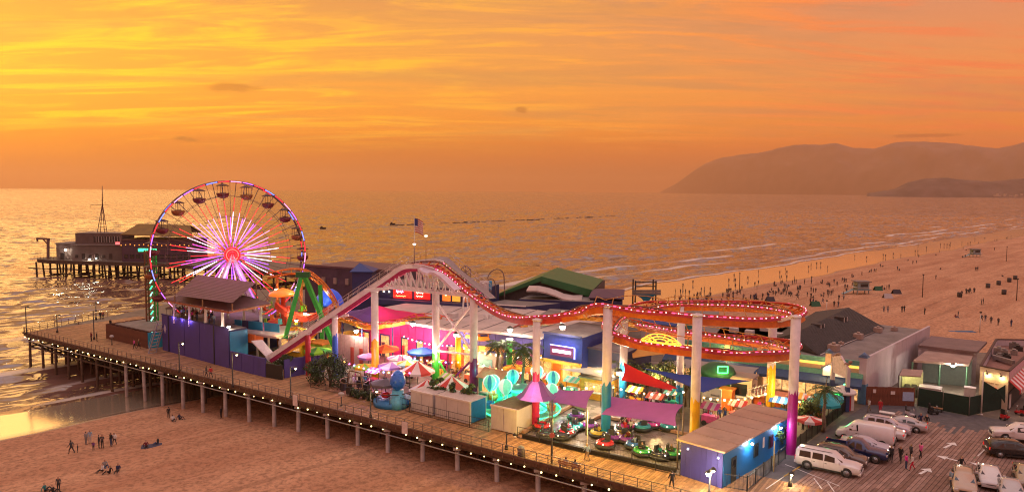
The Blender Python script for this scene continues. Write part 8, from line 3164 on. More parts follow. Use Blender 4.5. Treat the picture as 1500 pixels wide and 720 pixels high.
for dx in(-.7, .7):
	for dy in(-.3, .3):
		mb=MB()
		p=q+U*dx+V*dy
		mb.bar(p, p+ZUP*.73, .05, .05)
		mb.build('leg', trim_w, wt_)
		# ================================================================ PEOPLE
skin_c=[M('skin_light', (0.50, 0.30, 0.22), 0.6, var=0.08, bump=0), M('skin_tan', (0.36, 0.19, 0.12), 0.6, var=0.08, bump=0), M('skin_brown', (0.16, 0.08, 0.05), 0.6, var=0.08, bump=0)]
hair_c=[M('hair_dark', (0.02, 0.014, 0.012), 0.6), M('hair_brown', (0.07, 0.035, 0.02), 0.6), M('hair_fair', (0.32, 0.2, 0.09), 0.6)]
shoe_m=M('shoe_dark', (0.03, 0.03, 0.03), 0.6)
TOPC=dict(black=(0.02, 0.02, 0.022), charcoal=(0.06, 0.06, 0.065), navy=(0.02, 0.03, 0.09), white=(0.6, 0.57, 0.56), grey=(0.24, 0.23, 0.23), red=(0.45, 0.02, 0.03), pink=(0.62, 0.10, 0.30), hot_pink=(0.66, 0.03, 0.30), olive=(0.10, 0.10, 0.04), teal=(0.02, 0.22, 0.25), tan=(0.36, 0.24, 0.14), purple=(0.14, 0.04, 0.22), yellow=(0.6, 0.38, 0.05), blue=(0.03, 0.10, 0.36), maroon=(0.15, 0.02, 0.03), pale_blue=(0.28, 0.38, 0.52))
BOTC=dict(black=(0.018, 0.018, 0.02), jeans=(0.05, 0.08, 0.17), dark=(0.035, 0.032, 0.035), khaki=(0.28, 0.20, 0.12), grey=(0.2, 0.19, 0.19), pale=(0.5, 0.45, 0.42), red=(0.5, 0.02, 0.05))
cloth=lambda d, pre, n:M(pre+n, d[n], 0.85, var=0.15, scale=4, bump=0.2, bscale=30)
def person_mesh(pose):
	J, Ed={}, []
	def j(n, p, r, par=None):
		J[n]=(Vector(p), r)
		if par:
			Ed.append((par, n))
	sit=pose in('sit', 'ground')
	pz=dict(stand=.93, walk=.90, talk=.93, sit=.50, ground=.16, lean=.90)[pose]
	lean=dict(stand=0.0, walk=0.05, talk=-0.01, sit=0.02, ground=-0.06, lean=0.16)[pose]
	j('pelvis', (0, 0, pz), .125)
	j('waist', (lean*.3, 0, pz+.17), .115, 'pelvis')
	j('chest', (lean*.8, 0, pz+.38), .145, 'waist')
	j('neck', (lean*1.1+.01, 0, pz+.54), .055, 'chest')
	j('head', (lean*1.2+.035, 0, pz+.665), .098, 'neck')
	j('crown', (lean*1.2+.02, 0, pz+.745), .082, 'head')
	for s, nm in((1, 'l'), (-1, 'r')):
		j('shoulder'+nm, (lean*.95, .175*s, pz+.46), .062, 'chest')
		if pose=='walk':
			sw=.16*s
			el, wr_=(-.02+sw*.9, .22*s, pz+.19), (.10+sw*1.6, .21*s, pz-.02)
		elif pose=='talk':
			el, wr_=((.03, .24*s, pz+.19), (.24, .14*s, pz+.33))if s>0 else((-.03, .25*s, pz+.18), (.06, .24*s, pz-.05))
		elif pose=='sit':
			el, wr_=(.08, .24*s, pz+.20), (.32, .15*s, pz+.22)
		elif pose=='ground':
			el, wr_=((.02, .25*s, pz+.22), (.25, .20*s, pz+.20))if s>0 else((-.20, .24*s, pz+.24), (-.28, .25*s, pz-.10))
		elif pose=='lean':
			el, wr_=(.30, .22*s, pz+.28), (.46, .10*s, pz+.22)
		else:
			el, wr_=(-.03, .24*s, pz+.18), (.05, .24*s, pz-.06)
		j('elbow'+nm, el, .045, 'shoulder'+nm)
		j('wrist'+nm, wr_, .031, 'elbow'+nm)
		d=(Vector(wr_)-Vector(el)).normalized()
		j('palm'+nm, Vector(wr_)+d*.075, .036, 'wrist'+nm)
		j('hip'+nm, (0, .085*s, pz-.05), .095, 'pelvis')
		if pose=='walk':
			st=.24*s
			kn, an=(st*.75+.05, .09*s, .49), (st-(.10 if s<0 else-.02), .09*s, .10 if s>0 else .16)
		elif pose=='sit':
			kn, an=(.42, .12*s, .50), (.42, .12*s, .09)
		elif pose=='ground':
			kn, an=(.36, .16*s, .42 if s>0 else .22), (.62 if s>0 else .60, .14*s, .08)
		else:
			kn, an=(.015, .095*s, .49), (-.015, .10*s, .09)
		j('knee'+nm, kn, .066, 'hip'+nm)
		j('ankle'+nm, an, .043, 'knee'+nm)
		j('toe'+nm, (an[0]+.15, an[1]+.015*s, max(.04, an[2]-.05)), .040, 'ankle'+nm)
	names=list(J)
	me=bpy.data.meshes.new('tmp')
	me.from_pydata([J[n][0]for n in names], [(names.index(a), names.index(b))for a, b in Ed], [])
	ob=bpy.data.objects.new('tmp', me)
	sc.collection.objects.link(ob)
	md=ob.modifiers.new('s', 'SKIN')
	md.use_smooth_shade=True
	for i, n in enumerate(names):
		sv=me.skin_vertices[0].data[i]
		r=J[n][1]
		sv.radius=(r, r)
		sv.use_root=(n=='pelvis')
	sub=ob.modifiers.new('u', 'SUBSURF')
	sub.levels=1
	dg=bpy.context.evaluated_depsgraph_get()
	ev=ob.evaluated_get(dg)
	m2=bpy.data.meshes.new_from_object(ev)
	bpy.data.objects.remove(ob)
	bm=bmesh.new()
	bm.from_mesh(m2)
	# fingers, thumb, nose, ears
	for nm, s in(('l', 1), ('r', -1)):
		w_, p_=J['wrist'+nm][0], J['palm'+nm][0]
		d=(p_-w_).normalized()
		a=d.cross(Vector((0, 1, 0)))
		a=a.normalized()if a.length>.1 else Vector((1, 0, 0))
		b=d.cross(a).normalized()
		for k in range(5):
			o=p_+(a*(.010*(k-1.5))*1.7 if k<4 else a*-.036-d*.04)
			L=(.062, .072, .068, .052, .05)[k]
			e1=o+d*L*.6+(b*.006*s if k<4 else a*-.02)
			e2=o+d*L+b*.022*s*(1 if k<4 else .2)
			prev=None
			for c, r in((o, .010), (e1, .009), (e2, .006)):
				ring=[bm.verts.new(c+a*r*math.cos(t)+b*r*math.sin(t))for t in(0, 1.57, 3.14, 4.71)]
				if prev:
					for q in range(4):
						bm.faces.new((prev[q], prev[(q+1)%4], ring[(q+1)%4], ring[q]))
				prev=ring
			bm.faces.new(prev)
	hd=J['head'][0]
	nose=[bm.verts.new(hd+Vector(v))for v in((.095, .018, -.02), (.095, -.018, -.02), (.095, 0, .03), (.122, 0, -.015))]
	for f in((0, 1, 3), (1, 2, 3), (2, 0, 3)):
		bm.faces.new([nose[q]for q in f])
	for s in(1, -1):
		er=[bm.verts.new(hd+Vector(v))for v in((.0, .095*s, -.03), (.03, .09*s, .0), (.0, .11*s, .035), (-.03, .10*s, .0))]
		bm.faces.new(er)
	bmesh.ops.recalc_face_normals(bm, faces=bm.faces)
	bm.to_mesh(m2)
	bm.free()
	m2.name='person'
	m2.materials.clear()
	for m_ in(skin_c[0], cloth(TOPC, 'top_', 'black'), cloth(BOTC, 'trousers_', 'black'), hair_c[0], shoe_m):
		m2.materials.append(m_)
		# dress: nearest bone decides
	segs=[]
	lab={'waist':1, 'chest':1, 'neck':0, 'head':0, 'crown':3, 'shoulder':1, 'elbow':1, 'wrist':1, 'palm':0, 'hip':2, 'knee':2, 'ankle':2, 'toe':4}
	for a, b in Ed:
		key=b[:-1]if b[-1]in 'lr' and b[:-1]in lab else b
		segs.append((J[a][0], J[b][0], lab[key], J[b][1]))
	for f in m2.polygons:
		c=f.center
		best=None
		for a, b, l, r in segs:
			d=b-a
			k=max(0, min(1, (c-a).dot(d)/d.length_squared))
			dist=(c-(a+d*k)).length-r*.5
			if best is None or dist<best[0]:
				best=(dist, l)
		l=best[1]
		if c.z>hd.z-.10 and(c-hd).length<.26:
			l=3 if(c.z>hd.z+.055 or(c.x<hd.x-.02 and c.z>hd.z-.09))else 0
		f.material_index=l
		f.use_smooth=True
	return m2
PM={p:person_mesh(p)for p in('stand', 'walk', 'talk', 'sit', 'ground', 'lean')}
PLAB=set()
pr2=random.Random(21)
def person(loc, rz, pose, top, bot, label, group=None, h=1.0, hair=None, skin=None):
	o=link('person', PM[pose])
	o.location=loc
	o.rotation_euler.z=rz
	o.scale=(h, h, h)
	for i, m_ in((0, skin_c[pr2.randrange(3)if skin is None else skin]), (1, cloth(TOPC, 'top_', top)), (2, cloth(BOTC, 'trousers_', bot)), (3, hair_c[pr2.choice((0, 0, 1, 2))if hair is None else hair])):
		o.material_slots[i].link='OBJECT'
		o.material_slots[i].material=m_
	tag(o, label, 'person', group)
	return o
VERB=dict(stand='standing', walk='walking', talk='standing with one hand raised', sit='sitting', ground='sitting on the sand', lean='leaning forward')
# walkers and sitters one can tell apart
NEAR=[(1305, 677, 'walk', 'black', 'black', 'left of the pair in black behind the navy pickup', 1.0), (1319, 677, 'walk', 'black', 'dark', 'right of the pair in black by the navy pickup', 1.0), (1327, 687, 'stand', 'hot_pink', 'jeans', 'beside a person in white on the parking boards', 0.92), (1336, 689, 'walk', 'white', 'red', 'next to the hot pink top on the parking boards', 0.97), (1334, 672, 'stand', 'charcoal', 'dark', 'just behind the hot pink and white pair', 0.9), (1348, 672, 'walk', 'pink', 'black', 'right of the group on the parking boards', 1.0), (1348, 626, 'stand', 'navy', 'dark', 'left of the pair near the brown bench', 1.0), (1357, 628, 'stand', 'black', 'khaki', 'right of the pair near the brown bench', 1.0), (1273, 603, 'walk', 'white', 'khaki', 'in front of the blue column base', 1.0), (1289, 605, 'stand', 'red', 'red', 'in front of the rust brown fence', 1.0), (1394, 714, 'walk', 'pale_blue', 'jeans', 'beside the sand coloured car at the bottom', 1.0), (1407, 692, 'walk', 'black', 'black', 'behind the sand coloured car', 1.0), (302, 553, 'walk', 'charcoal', 'dark', 'left of the pair on the boardwalk below the low violet wall', 1.0), (309, 554, 'walk', 'red', 'black', 'right of the pair on the boardwalk below the low violet wall', 1.0), (134, 500, 'stand', 'maroon', 'dark', 'at the railing near the end of the pier', 1.0), (142, 500, 'stand', 'black', 'black', 'beside the maroon top near the end of the pier', 1.0), (197, 511, 'walk', 'pink', 'black', 'in front of the brown board fence', 1.0), (203, 511, 'walk', 'olive', 'dark', 'beside the pink top in front of the brown fence', 1.0), (147, 468, 'stand', 'black', 'dark', 'by the far railing at the seaward end', 1.0), (151, 468, 'stand', 'maroon', 'dark', 'beside the lamp at the seaward end', 1.0), (860, 674, 'walk', 'pale_blue', 'khaki', 'on the yellow lit boardwalk by the bumper cars', 1.0), (984, 716, 'walk', 'black', 'black', 'alone on the boardwalk in front of the violet hut', 1.0), (162, 480, 'stand', 'black', 'black', 'by the corner of the brown board fence', 1.0), (105, 664, 'walk', 'charcoal', 'dark', 'leftmost of the walking group on the near sand', 1.0), (114, 662, 'stand', 'black', 'black', 'child beside the leftmost walker on the near sand', 0.6), (126, 651, 'stand', 'grey', 'grey', 'pale clothed, left end of the cluster on the wet sand', 1.0), (132, 649, 'stand', 'pale_blue', 'pale', 'second of the cluster on the near wet sand', 1.0), (137, 659, 'stand', 'purple', 'dark', 'child in front of the cluster on the near wet sand', 0.65), (145, 656, 'stand', 'black', 'dark', 'dark clothed, middle of the cluster on the near wet sand', 1.0), (150, 656, 'talk', 'charcoal', 'black', 'raising a hand in the cluster on the near wet sand', 1.0), (163, 653, 'stand', 'black', 'jeans', 'right end of the cluster on the near wet sand', 1.0), (168, 651, 'walk', 'white', 'dark', 'in white at the right of the cluster on the near sand', 0.9), (154, 684, 'ground', 'grey', 'jeans', 'top of the seated ring on the near sand', 1.0), (150, 690, 'ground', 'white', 'dark', 'left of the seated ring on the near sand', 1.0), (161, 693, 'ground', 'black', 'black', 'front of the seated ring on the near sand', 1.0), (173, 690, 'ground', 'navy', 'dark', 'right of the seated ring on the near sand', 1.0), (214, 655, 'ground', 'maroon', 'dark', 'left of the two on a blanket on the near sand', 1.0), (231, 650, 'ground', 'black', 'jeans', 'right of the two on a blanket on the near sand', 1.0), (247, 612, 'stand', 'black', 'black', 'near the pier piles above the seated pair', 0.95), (253, 616, 'ground', 'white', 'dark', 'left of the pair seated by the pier piles', 1.0), (263, 614, 'ground', 'navy', 'dark', 'right of the pair seated by the pier piles', 1.0), (66, 719, 'ground', 'teal', 'dark', 'at the bottom left edge of the sand', 1.0), (78, 722, 'ground', 'black', 'dark', 'between two others at the bottom left of the sand', 1.0), (86, 719, 'stand', 'charcoal', 'black', 'at the bottom left beside the seated ones', 0.9), (324, 612, 'stand', 'black', 'black', 'in the shade under the pier by a concrete pile', 1.0),]
ART=lambda w:'an '+w if w[0]in 'aeiou' else 'a '+w
for px, py, pose, top, bot, where, h in NEAR:
	sandy=px<335 and py>600
	p=Pbeach(px, py)if sandy else P(px, py)
	lb='person in %s %s %s, %s'%('', top.replace('_', ' '), VERB[pose], where)
	lb=' '.join(lb.split())
	wl=lb.split()
	if len(wl)>16:
		lb=' '.join(('person in %s, %s'%(top.replace('_', ' '), where)).split()[:16])
	person(p+(ZUP*0.03 if not sandy else ZUP*0.0), pr2.uniform(0, 6.28), pose, top, bot, lb, None, h)
blk=Pbeach(222, 653)
mb=MB()
mb.box((blk.x, blk.y, blk.z+0.05), (2.2, 1.4, 0.04), 0.4)
tag(mb.build('beach_blanket', M('blanket_dark', (0.05, 0.05, 0.09), 0.9)), 'dark beach blanket under the two people on the near sand', 'blanket')
# two on the bench by the railing
bp_=P(835, 690)
bn_=thing('deck_bench', 'brown slatted bench on the boardwalk facing the bumper cars', 'bench', bp_)
for k in range(3):
	mb=MB()
	c=bp_+V*(k*.17)
	mb.bar(c-U*1.2+ZUP*.45, c+U*1.2+ZUP*.45, .14, .05)
	mb.build('slat', wood[0], bn_)
for k in range(2):
	mb=MB()
	c=bp_-V*.12+ZUP*(.65+k*.2)
	mb.bar(c-U*1.2, c+U*1.2, .04, .14)
	mb.build('back_slat', wood[1], bn_)
for s_ in(-1, 1):
	mb=MB()
	mb.bar(bp_+U*s_-V*.1, bp_+U*s_-V*.1+ZUP*.9, .07, .07)
	mb.bar(bp_+U*s_+V*.4, bp_+U*s_+V*.4+ZUP*.42, .07, .07)
	mb.build('leg', black_m, bn_)
person(bp_-U*.55+V*.12, math.atan2(V.y, V.x), 'sit', 'white', 'jeans', 'long haired person in white seated left on the boardwalk bench', None, 1, 0)
person(bp_+U*.45+V*.12, math.atan2(V.y, V.x), 'sit', 'pale_blue', 'jeans', 'person in pale blue seated right on the boardwalk bench', None, 1, 0)
tops, bots=list(TOPC), list(BOTC)
def crowd(n, quad, where, group, z=0.02, poses=('stand', 'stand', 'walk', 'talk', 'sit'), seed=0, hscale=(0.9, 1.05)):
	"""people spread over a patch of deck, each with clothes of its own"""
	rs=random.Random(seed)
	done=[]
	tries=0
	while len(done)<n and tries<4000:
		tries+=1
		u, v=rs.random(), rs.random()
		a, b, c, d=quad
		p=(a*(1-u)+b*u)*(1-v)+(d*(1-u)+c*u)*v
		if any((p-q).length<0.62 for q in done):
			continue
		done.append(p)
		pose=rs.choice(poses)
		for _ in range(60):
			top, bot=rs.choice(tops), rs.choice(bots)
			if pose=='sit':
				lb='person in %s and %s sitting %s'%(top, bot, where)
			else:
				lb='person in %s and %s %s %s'%(top, bot, 'walking' if pose=='walk' else 'gesturing' if pose=='talk' else 'standing', where)
			lb=lb.replace('_', ' ').replace('jeans trousers', 'jeans').replace('trousers', 'trousers')
			if lb not in PLAB:
				break
		PLAB.add(lb)
		q=Vector((p.x, p.y, z))
		person(q, rs.uniform(0, 6.28), pose, top, bot, lb, group, rs.uniform(*hscale))
		if pose=='sit':
			stool_at(q, rs)
stool_mb=MB()
stool_mb.cyl((0, 0, .40), (0, 0, .44), .2, n=10)
stool_mb.cyl((0, 0, 0), (0, 0, .40), .05, n=6)
stool_mb.cyl((0, 0, 0), (0, 0, .03), .17, n=10)
stool_me=stool_mb.mesh('stool', M('stool_red', (0.3, 0.04, 0.03), 0.5))
def stool_at(p, rs):
	o=link('stool', stool_me)
	o.location=(p.x, p.y, 0.0)
	tag(o, 'small round stool under a person seated in the park', 'stool', 'stools under seated people in the park')
QP=lambda*q:[P(*x)for x in q]
crowd(46, QP((898, 602), (1000, 618), (1000, 590), (905, 580)), 'in the food court under the red sail', 'food court crowd')
crowd(16, QP((1030, 632), (1072, 640), (1086, 612), (1028, 610)), 'behind the yellow column under the blue sail', 'crowd behind the yellow column', seed=3)
crowd(14, QP((800, 592), (872, 604), (880, 582), (806, 572)), 'behind the short violet sail', 'crowd behind the short violet sail', seed=4)
crowd(16, QP((592, 545), (668, 560), (690, 548), (606, 532)), 'in front of the magenta arcade', 'crowd in front of the magenta arcade', seed=5)
crowd(12, QP((700, 570), (775, 582), (800, 566), (716, 556)), 'by the yellow umbrellas', 'crowd by the yellow umbrellas', seed=6)
crowd(8, QP((1170, 640), (1210, 615), (1225, 602), (1180, 618)), 'behind the long black iron fence', 'people behind the iron fence', seed=7)
crowd(7, QP((500, 572), (545, 580), (560, 566), (510, 558)), 'by the swing frame', 'people by the swing frame', seed=8)
crowd(6, QP((906, 640), (925, 644), (925, 630), (908, 626)), 'queueing on the bumper car floor', 'riders queueing among the bumper cars', seed=9, z=0.08, poses=('stand', 'talk'))
crowd(8, QP((1090, 612), (1150, 622), (1160, 606), (1100, 598)), 'in front of the orange funhouse', 'people by the orange funhouse', seed=13)
# terrace above the violet wall
ta_, tb2=a+nb*0, None
A_, B_=P(239, 512), P(337, 539)
crowd(22, [lerp(A_, B_, .06)+nb*.45, lerp(A_, B_, .72)+nb*.45, lerp(A_, B_, .72)+nb*2.2, lerp(A_, B_, .06)+nb*2.2], 'on the terrace under the pavilion roof', 'terrace crowd under the pavilion', z=5.62, seed=10, poses=('stand', 'stand', 'talk'))
# bumper car riders
rs=random.Random(2)
for i, (px, py, cn, lb)in enumerate(BCARS):
	if i in(2, 4, 7, 8, 11, 12, 16, 17, 18, 19, 20):
		c=P(px, py+2)
		top=['navy', 'pink', 'purple', 'yellow', 'red', 'blue', 'maroon', 'pale_blue', 'charcoal', 'teal', 'olive'][[2, 4, 7, 8, 11, 12, 16, 17, 18, 19, 20].index(i)]
		person(Vector((c.x, c.y, 0.28)), rs.uniform(0, 6.28), 'sit', top, 'dark', 'rider in %s in the %s'%(top.replace('_', ' '), ' '.join(lb.split()[:8])), 'bumper car riders', 0.92)
		# ---- people far off on the beach: nothing tells most of them apart
K_=5.77
wetp=[(55, 290), (97, 290), (140, 290), (272, 275), (297, 268), (348, 270), (505, 195), (725, 225), (755, 212), (615, 262), (950, 165), (995, 165), (1058, 175), (1180, 80), (1200, 60), (1248, 50), (1282, 48)]
dryp=[(315, 350), (360, 345), (487, 285), (510, 280), (543, 310), (575, 300), (490, 335), (625, 338), (650, 342), (690, 340), (720, 340), (445, 352), (495, 352), (840, 330), (880, 300), (905, 288), (890, 220), (945, 212), (975, 240), (990, 305), (1020, 312), (1010, 292), (1080, 305), (1145, 200), (1205, 175), (1200, 272), (1220, 280), (1240, 280), (1285, 308), (1340, 295), (1345, 322), (1370, 302), (1385, 290), (1195, 375), (1240, 390), (1300, 372), (1395, 400), (1430, 402), (1395, 200), (1480, 195), (1475, 310), (1435, 345), (1475, 345), (70, 392), (100, 392), (275, 382), (400, 385), (540, 388), (750, 368), (785, 368)]
wet2=[(70, 330), (310, 322), (330, 328), (605, 228), (795, 228), (825, 232), (1085, 180), (1390, 160)]
dry2=[(580, 290), (675, 258), (850, 232), (975, 212), (1170, 165), (1350, 175), (1250, 192), (1250, 268), (785, 288), (755, 312), (610, 330), (520, 356), (560, 385), (590, 382), (430, 435), (195, 452), (235, 455), (285, 412), (130, 480), (795, 430), (755, 512), (1110, 435), (1090, 442), (1315, 490), (265, 602), (300, 605), (340, 602), (1010, 632), (1040, 628), (1080, 628), (975, 630), (980, 328), (985, 262), (1015, 268), (1115, 216), (1025, 220)]
dry3=[(65, 165), (92, 168), (185, 168), (335, 182), (540, 202), (710, 118), (710, 228), (735, 228), (772, 242), (820, 252), (905, 262), (565, 70), (610, 48), (635, 42), (660, 38)]
far_pts=[(980+x/K_, 380+y/K_, 'w')for x, y in wetp]+[(980+x/K_, 380+y/K_, 'd')for x, y in dryp]+[(1240+x/K_, 320+y/K_, 'w')for x, y in wet2]+[(1240+x/K_, 320+y/K_, 'd')for x, y in dry2]+[(1280+x/4.5, 420+y/4.5, 'd')for x, y in dry3]
rs=random.Random(31)
for _ in range(70):
	x_=rs.uniform(985, 1250)
	far_pts.append((x_, 446-(x_-985)*0.135+rs.triangular(-14, 22, 0), 'd'))
for _ in range(16):
	x_=rs.uniform(985, 1440)
	far_pts.append((x_, 422-(x_-985)*0.155+rs.uniform(-4, 8), 'w'))
cand=[]
for px, py, kd in far_pts:
	for q in range(2 if(kd=='d' and rs.random()<0.35)else 1):
		p=Pbeach(px+q*rs.uniform(2.0, 4.0), py+q*rs.uniform(-1, 1))
		low=kd=='d' and rs.random()<0.25
		cand.append((p.length, p, kd, 'ground' if low else rs.choice(('stand', 'walk', 'talk')), rs.uniform(0, 6.28), rs.choice(('black', 'charcoal', 'navy', 'black', 'maroon', 'grey')), rs.choice(('black', 'dark', 'jeans'))))
cand.sort(key=lambda c:c[0])
keep=296-sum(1 for o in sc.objects if o.name.split('.')[0]=='person')
for _, p, kd, pose, rz, top, bot in cand[:keep]:
	low=pose=='ground'
	person(p, rz, pose, top, bot, 'tiny dark figure on the wet shining sand by the surf' if kd=='w' else('tiny dark figure sitting on the wide dry beach' if low else 'tiny dark figure standing on the wide dry beach'), 'beach walkers on the wet sand' if kd=='w' else('people sitting on the far beach' if low else 'people standing on the far beach'), 1.05)
mb=MB()
for _, p, kd, pose, rz, top, bot in cand[keep:]:
	me_=PM[pose]
	mt_=Matrix.Translation(p)@Matrix.Rotation(rz, 4, 'Z')
	o_=len(mb.v)
	mb.v.extend([tuple(mt_@v.co)for v in me_.vertices])
	for f in me_.polygons:
		mb.f.append(tuple(v+o_ for v in f.vertices))
		mb.m.append(f.material_index)
		mb.sm.append(True)
o=mb.build('distant_crowd', [skin_c[1], cloth(TOPC, 'top_', 'charcoal'), cloth(BOTC, 'trousers_', 'dark'), hair_c[0], shoe_m])
tag(o, 'scattered tiny figures farthest away along the beach and surf', kind='stuff')
# ================================================================ PLANTS, LAMP POSTS, BEACH THINGS
leaf_g=M('leaf_green', (0.045, 0.085, 0.02), 0.6, var=0.5, scale=1.5, bump=0)
leaf_d=M('leaf_dark', (0.018, 0.04, 0.012), 0.6, var=0.5, scale=1.5, bump=0)
leaf_y=M('leaf_yellow_green', (0.12, 0.15, 0.02), 0.6, var=0.5, scale=1.5, bump=0)
bark=M('bark', (0.10, 0.065, 0.045), 0.9, var=0.4, bump=0.5)
palm_bark=M('palm_bark', (0.20, 0.14, 0.10), 0.9, var=0.4, bump=0.5)
def palm(base, h, label, n=22, L=2.4, mat=None, seed=0, lean=0.0):
	rs=random.Random(seed)
	t=thing('palm_tree', label, 'palm tree', base)
	mat=mat or leaf_g
	top=base+Vector((lean, 0, h))
	mb=MB()
	k=9
	pts=[base.lerp(top, i/k)+Vector((0.08*math.sin(i*1.3), 0.05*math.cos(i), 0))for i in range(k+1)]
	mb.tube(pts, [0.22-0.10*i/k+(0.02 if i%2 else 0)for i in range(k+1)], 8)
	mb.build('trunk', palm_bark, t)
	for f in range(n):
		a=2*math.pi*f/n+rs.uniform(-0.2, 0.2)
		el=rs.choice((0.9, 0.55, 0.25, 0.0, -0.3))+rs.uniform(-0.12, 0.12)
		d=Vector((math.cos(a), math.sin(a), 0))
		s_=Vector((-math.sin(a), math.cos(a), 0))
		ln=L*rs.uniform(0.8, 1.1)
		rib=[]
		for i in range(8):
			q=i/7
			rib.append(top+d*(ln*q*math.cos(el*(1-q*.5)))+ZUP*(ln*(math.sin(el)*q-0.62*q*q)))
		vs, fs=[], []
		for i in range(7):
			p, q=rib[i], rib[i+1]
			wl=ln*0.26*math.sin(math.pi*min(0.97, (i+0.8)/8.2))+0.05
			for sg in(-1, 1):
				for hf in(0, 1):
					b0=p.lerp(q, hf*.5)
					b1=p.lerp(q, hf*.5+.34)
					tip=b0+s_*sg*wl*rs.uniform(.8, 1.15)+(q-p).normalized()*wl*.6-ZUP*wl*rs.uniform(.25, .6)
					o=len(vs)
					vs+=[b0, b1, tip]
					fs.append((o, o+1, o+2))
		mb=MB()
		mb.add(vs, fs, 0)
		mb.tube(rib, [0.03-0.003*i for i in range(8)], 4)
		mb.build('frond', mat, t)
	return t
def leafy(base, h, r, label, name='bush', cat='bush', n=900, mats=(None,), seed=0, trunk=0.0, flat=1.0, clumps=9, leaf=0.16):
	"""tapered trunk with limbs, and a crown of many small leaves set in uneven clumps"""
	rs=random.Random(seed)
	t=thing(name, label, cat, base)
	ch=h-trunk
	cc=base+ZUP*(trunk+ch*0.5)
	cl=[]
	for i in range(clumps):
		a, e=rs.uniform(0, 6.28), rs.uniform(-0.75, 1.0)
		k=rs.uniform(0.35, 0.78)
		cl.append((cc+Vector((r*k*math.cos(a)*math.sqrt(max(0.1, 1-e*e*.6)), r*k*math.sin(a)*math.sqrt(max(0.1, 1-e*e*.6)), ch*0.42*e)), r*rs.uniform(0.34, 0.55)))
	mb=MB()
	mb.tube([base, base+ZUP*max(trunk, h*.3), cc], [0.05+r*.07, 0.04+r*.05, 0.03], 7)
	for c, rr in cl:
		mb.tube([base+ZUP*max(trunk*.9, h*.15), c.lerp(cc, .4), c], [0.03+r*.03, 0.03, 0.012], 5)
	mb.build('trunk', bark, t)
	crowns=[MB()for _ in mats]
	for i in range(n):
		c, rr=cl[rs.randrange(len(cl))]
		v=Vector((rs.gauss(0, 1), rs.gauss(0, 1), rs.gauss(0, 1))).normalized()*rr*rs.uniform(0.55, 1.05)
		p=c+Vector((v.x, v.y, v.z*flat))
		if p.z<base.z+0.05:
			p.z=base.z+rs.uniform(0.05, 0.4)
		nn=(v.normalized()+Vector((rs.uniform(-.7, .7), rs.uniform(-.7, .7), rs.uniform(-.4, .9)))).normalized()
		x=nn.orthogonal().normalized()
		x=Matrix.Rotation(rs.uniform(0, 6.28), 3, nn)@x
		y=nn.cross(x)
		s_=leaf*rs.uniform(0.7, 1.5)
		mi=int(rs.random()*len(mats))
		crowns[mi].add([p-x*s_, p+y*s_*.5, p+x*s_, p-y*s_*.5], [(0, 1, 2, 3)])
	for m_, cm in zip(mats, crowns):
		o=cm.build('crown', m_, t)
	return t
palm(P(735, 566), 5.6, 'slim palm left of the green post before the hall', seed=1, L=2.3)
palm(P(766, 585), 6.6, 'tall palm with a full green crown right of the green post', seed=2, L=2.7, n=30)
palm(P(728, 560), 5.4, 'shorter dark palm beside the slim one at the hall front', seed=3, L=2.0, mat=leaf_d)
palm(P(843, 560), 3.6, 'palm with yellowish fronds right of the violet sleeved column', seed=4, L=2.4, mat=leaf_y, n=26)
palm(P(1206, 632), 4.8, 'slender palm behind the black iron fence', seed=5, L=1.9)
palm(P(906, 575), 4.0, 'yellow green palm behind the azure columns', seed=6, L=1.8, mat=leaf_y)
for i, (px, py, h, lb)in enumerate(((948, 590, 5.4, 'bamboo clump'), (968, 588, 5.0, 'tall green tree'), (985, 592, 5.6, 'broad green tree'), (1004, 595, 5.0, 'slim green tree'), (930, 588, 4.6, 'low green tree'))):
	leafy(P(px, py), h, 1.5, ['leafy tree behind the red sail, left of three', 'leafy tree behind the red sail, in the middle', 'broad leafy tree under the grey sail', 'slim leafy tree left of the white and yellow column', 'low leafy tree beside the azure columns'][i], 'tree', 'tree', 700, (leaf_g, leaf_d, leaf_y), 20+i, trunk=1.8)
leafy(P(484, 566), 4.4, 2.5, 'large round dark green bush beside the boardwalk right of the red post', n=2200, mats=(leaf_d, leaf_d, leaf_g), seed=40, clumps=16, leaf=0.15)
leafy(P(464, 560), 3.2, 1.9, 'smaller dark bush left of the large round one', n=1100, mats=(leaf_d, leaf_g), seed=41, clumps=12, leaf=0.15)
leafy(P(1129, 660), 3.0, 1.25, 'round clipped green bush at the corner of the blue hut', n=1600, mats=(leaf_g, leaf_d), seed=42, clumps=14, leaf=0.11)
leafy(P(1186, 622), 3.0, 1.5, 'bright yellow green bush right of the magenta sleeved column', n=1500, mats=(leaf_y, leaf_g), seed=43, clumps=13, leaf=0.14)
leafy(P(420, 552), 3.2, 1.1, 'dark shrub behind the black gate of the low violet wall', n=700, mats=(leaf_d, leaf_g), seed=44)
leafy(P(408, 536), 2.6, 1.6, 'dark green shrub under the foot of the lift hill', n=800, mats=(leaf_d, leaf_g), seed=45)
for i in range(9):
	px=626+i*8.2
	leafy(P(px, 598+i*1.4), 2.9+0.6*(i%3), 0.8, 'spiky planter plant behind the white containers', 'planter_plant', 'plant', 240, (leaf_d, leaf_g, leaf_y), 60+i, leaf=0.2, clumps=6)['group']='planter plants behind the white containers'
hd0, hd1=P(515, 581), P(548, 588)
for i in range(5):
	leafy(lerp(hd0, hd1, i/4), 1.1, 0.75, 'clipped low hedge plant along the boardwalk by the swing frame', 'hedge_plant', 'hedge', 420, (leaf_d, leaf_g), 80+i, leaf=0.1, clumps=8)['group']='hedge plants by the swing frame'
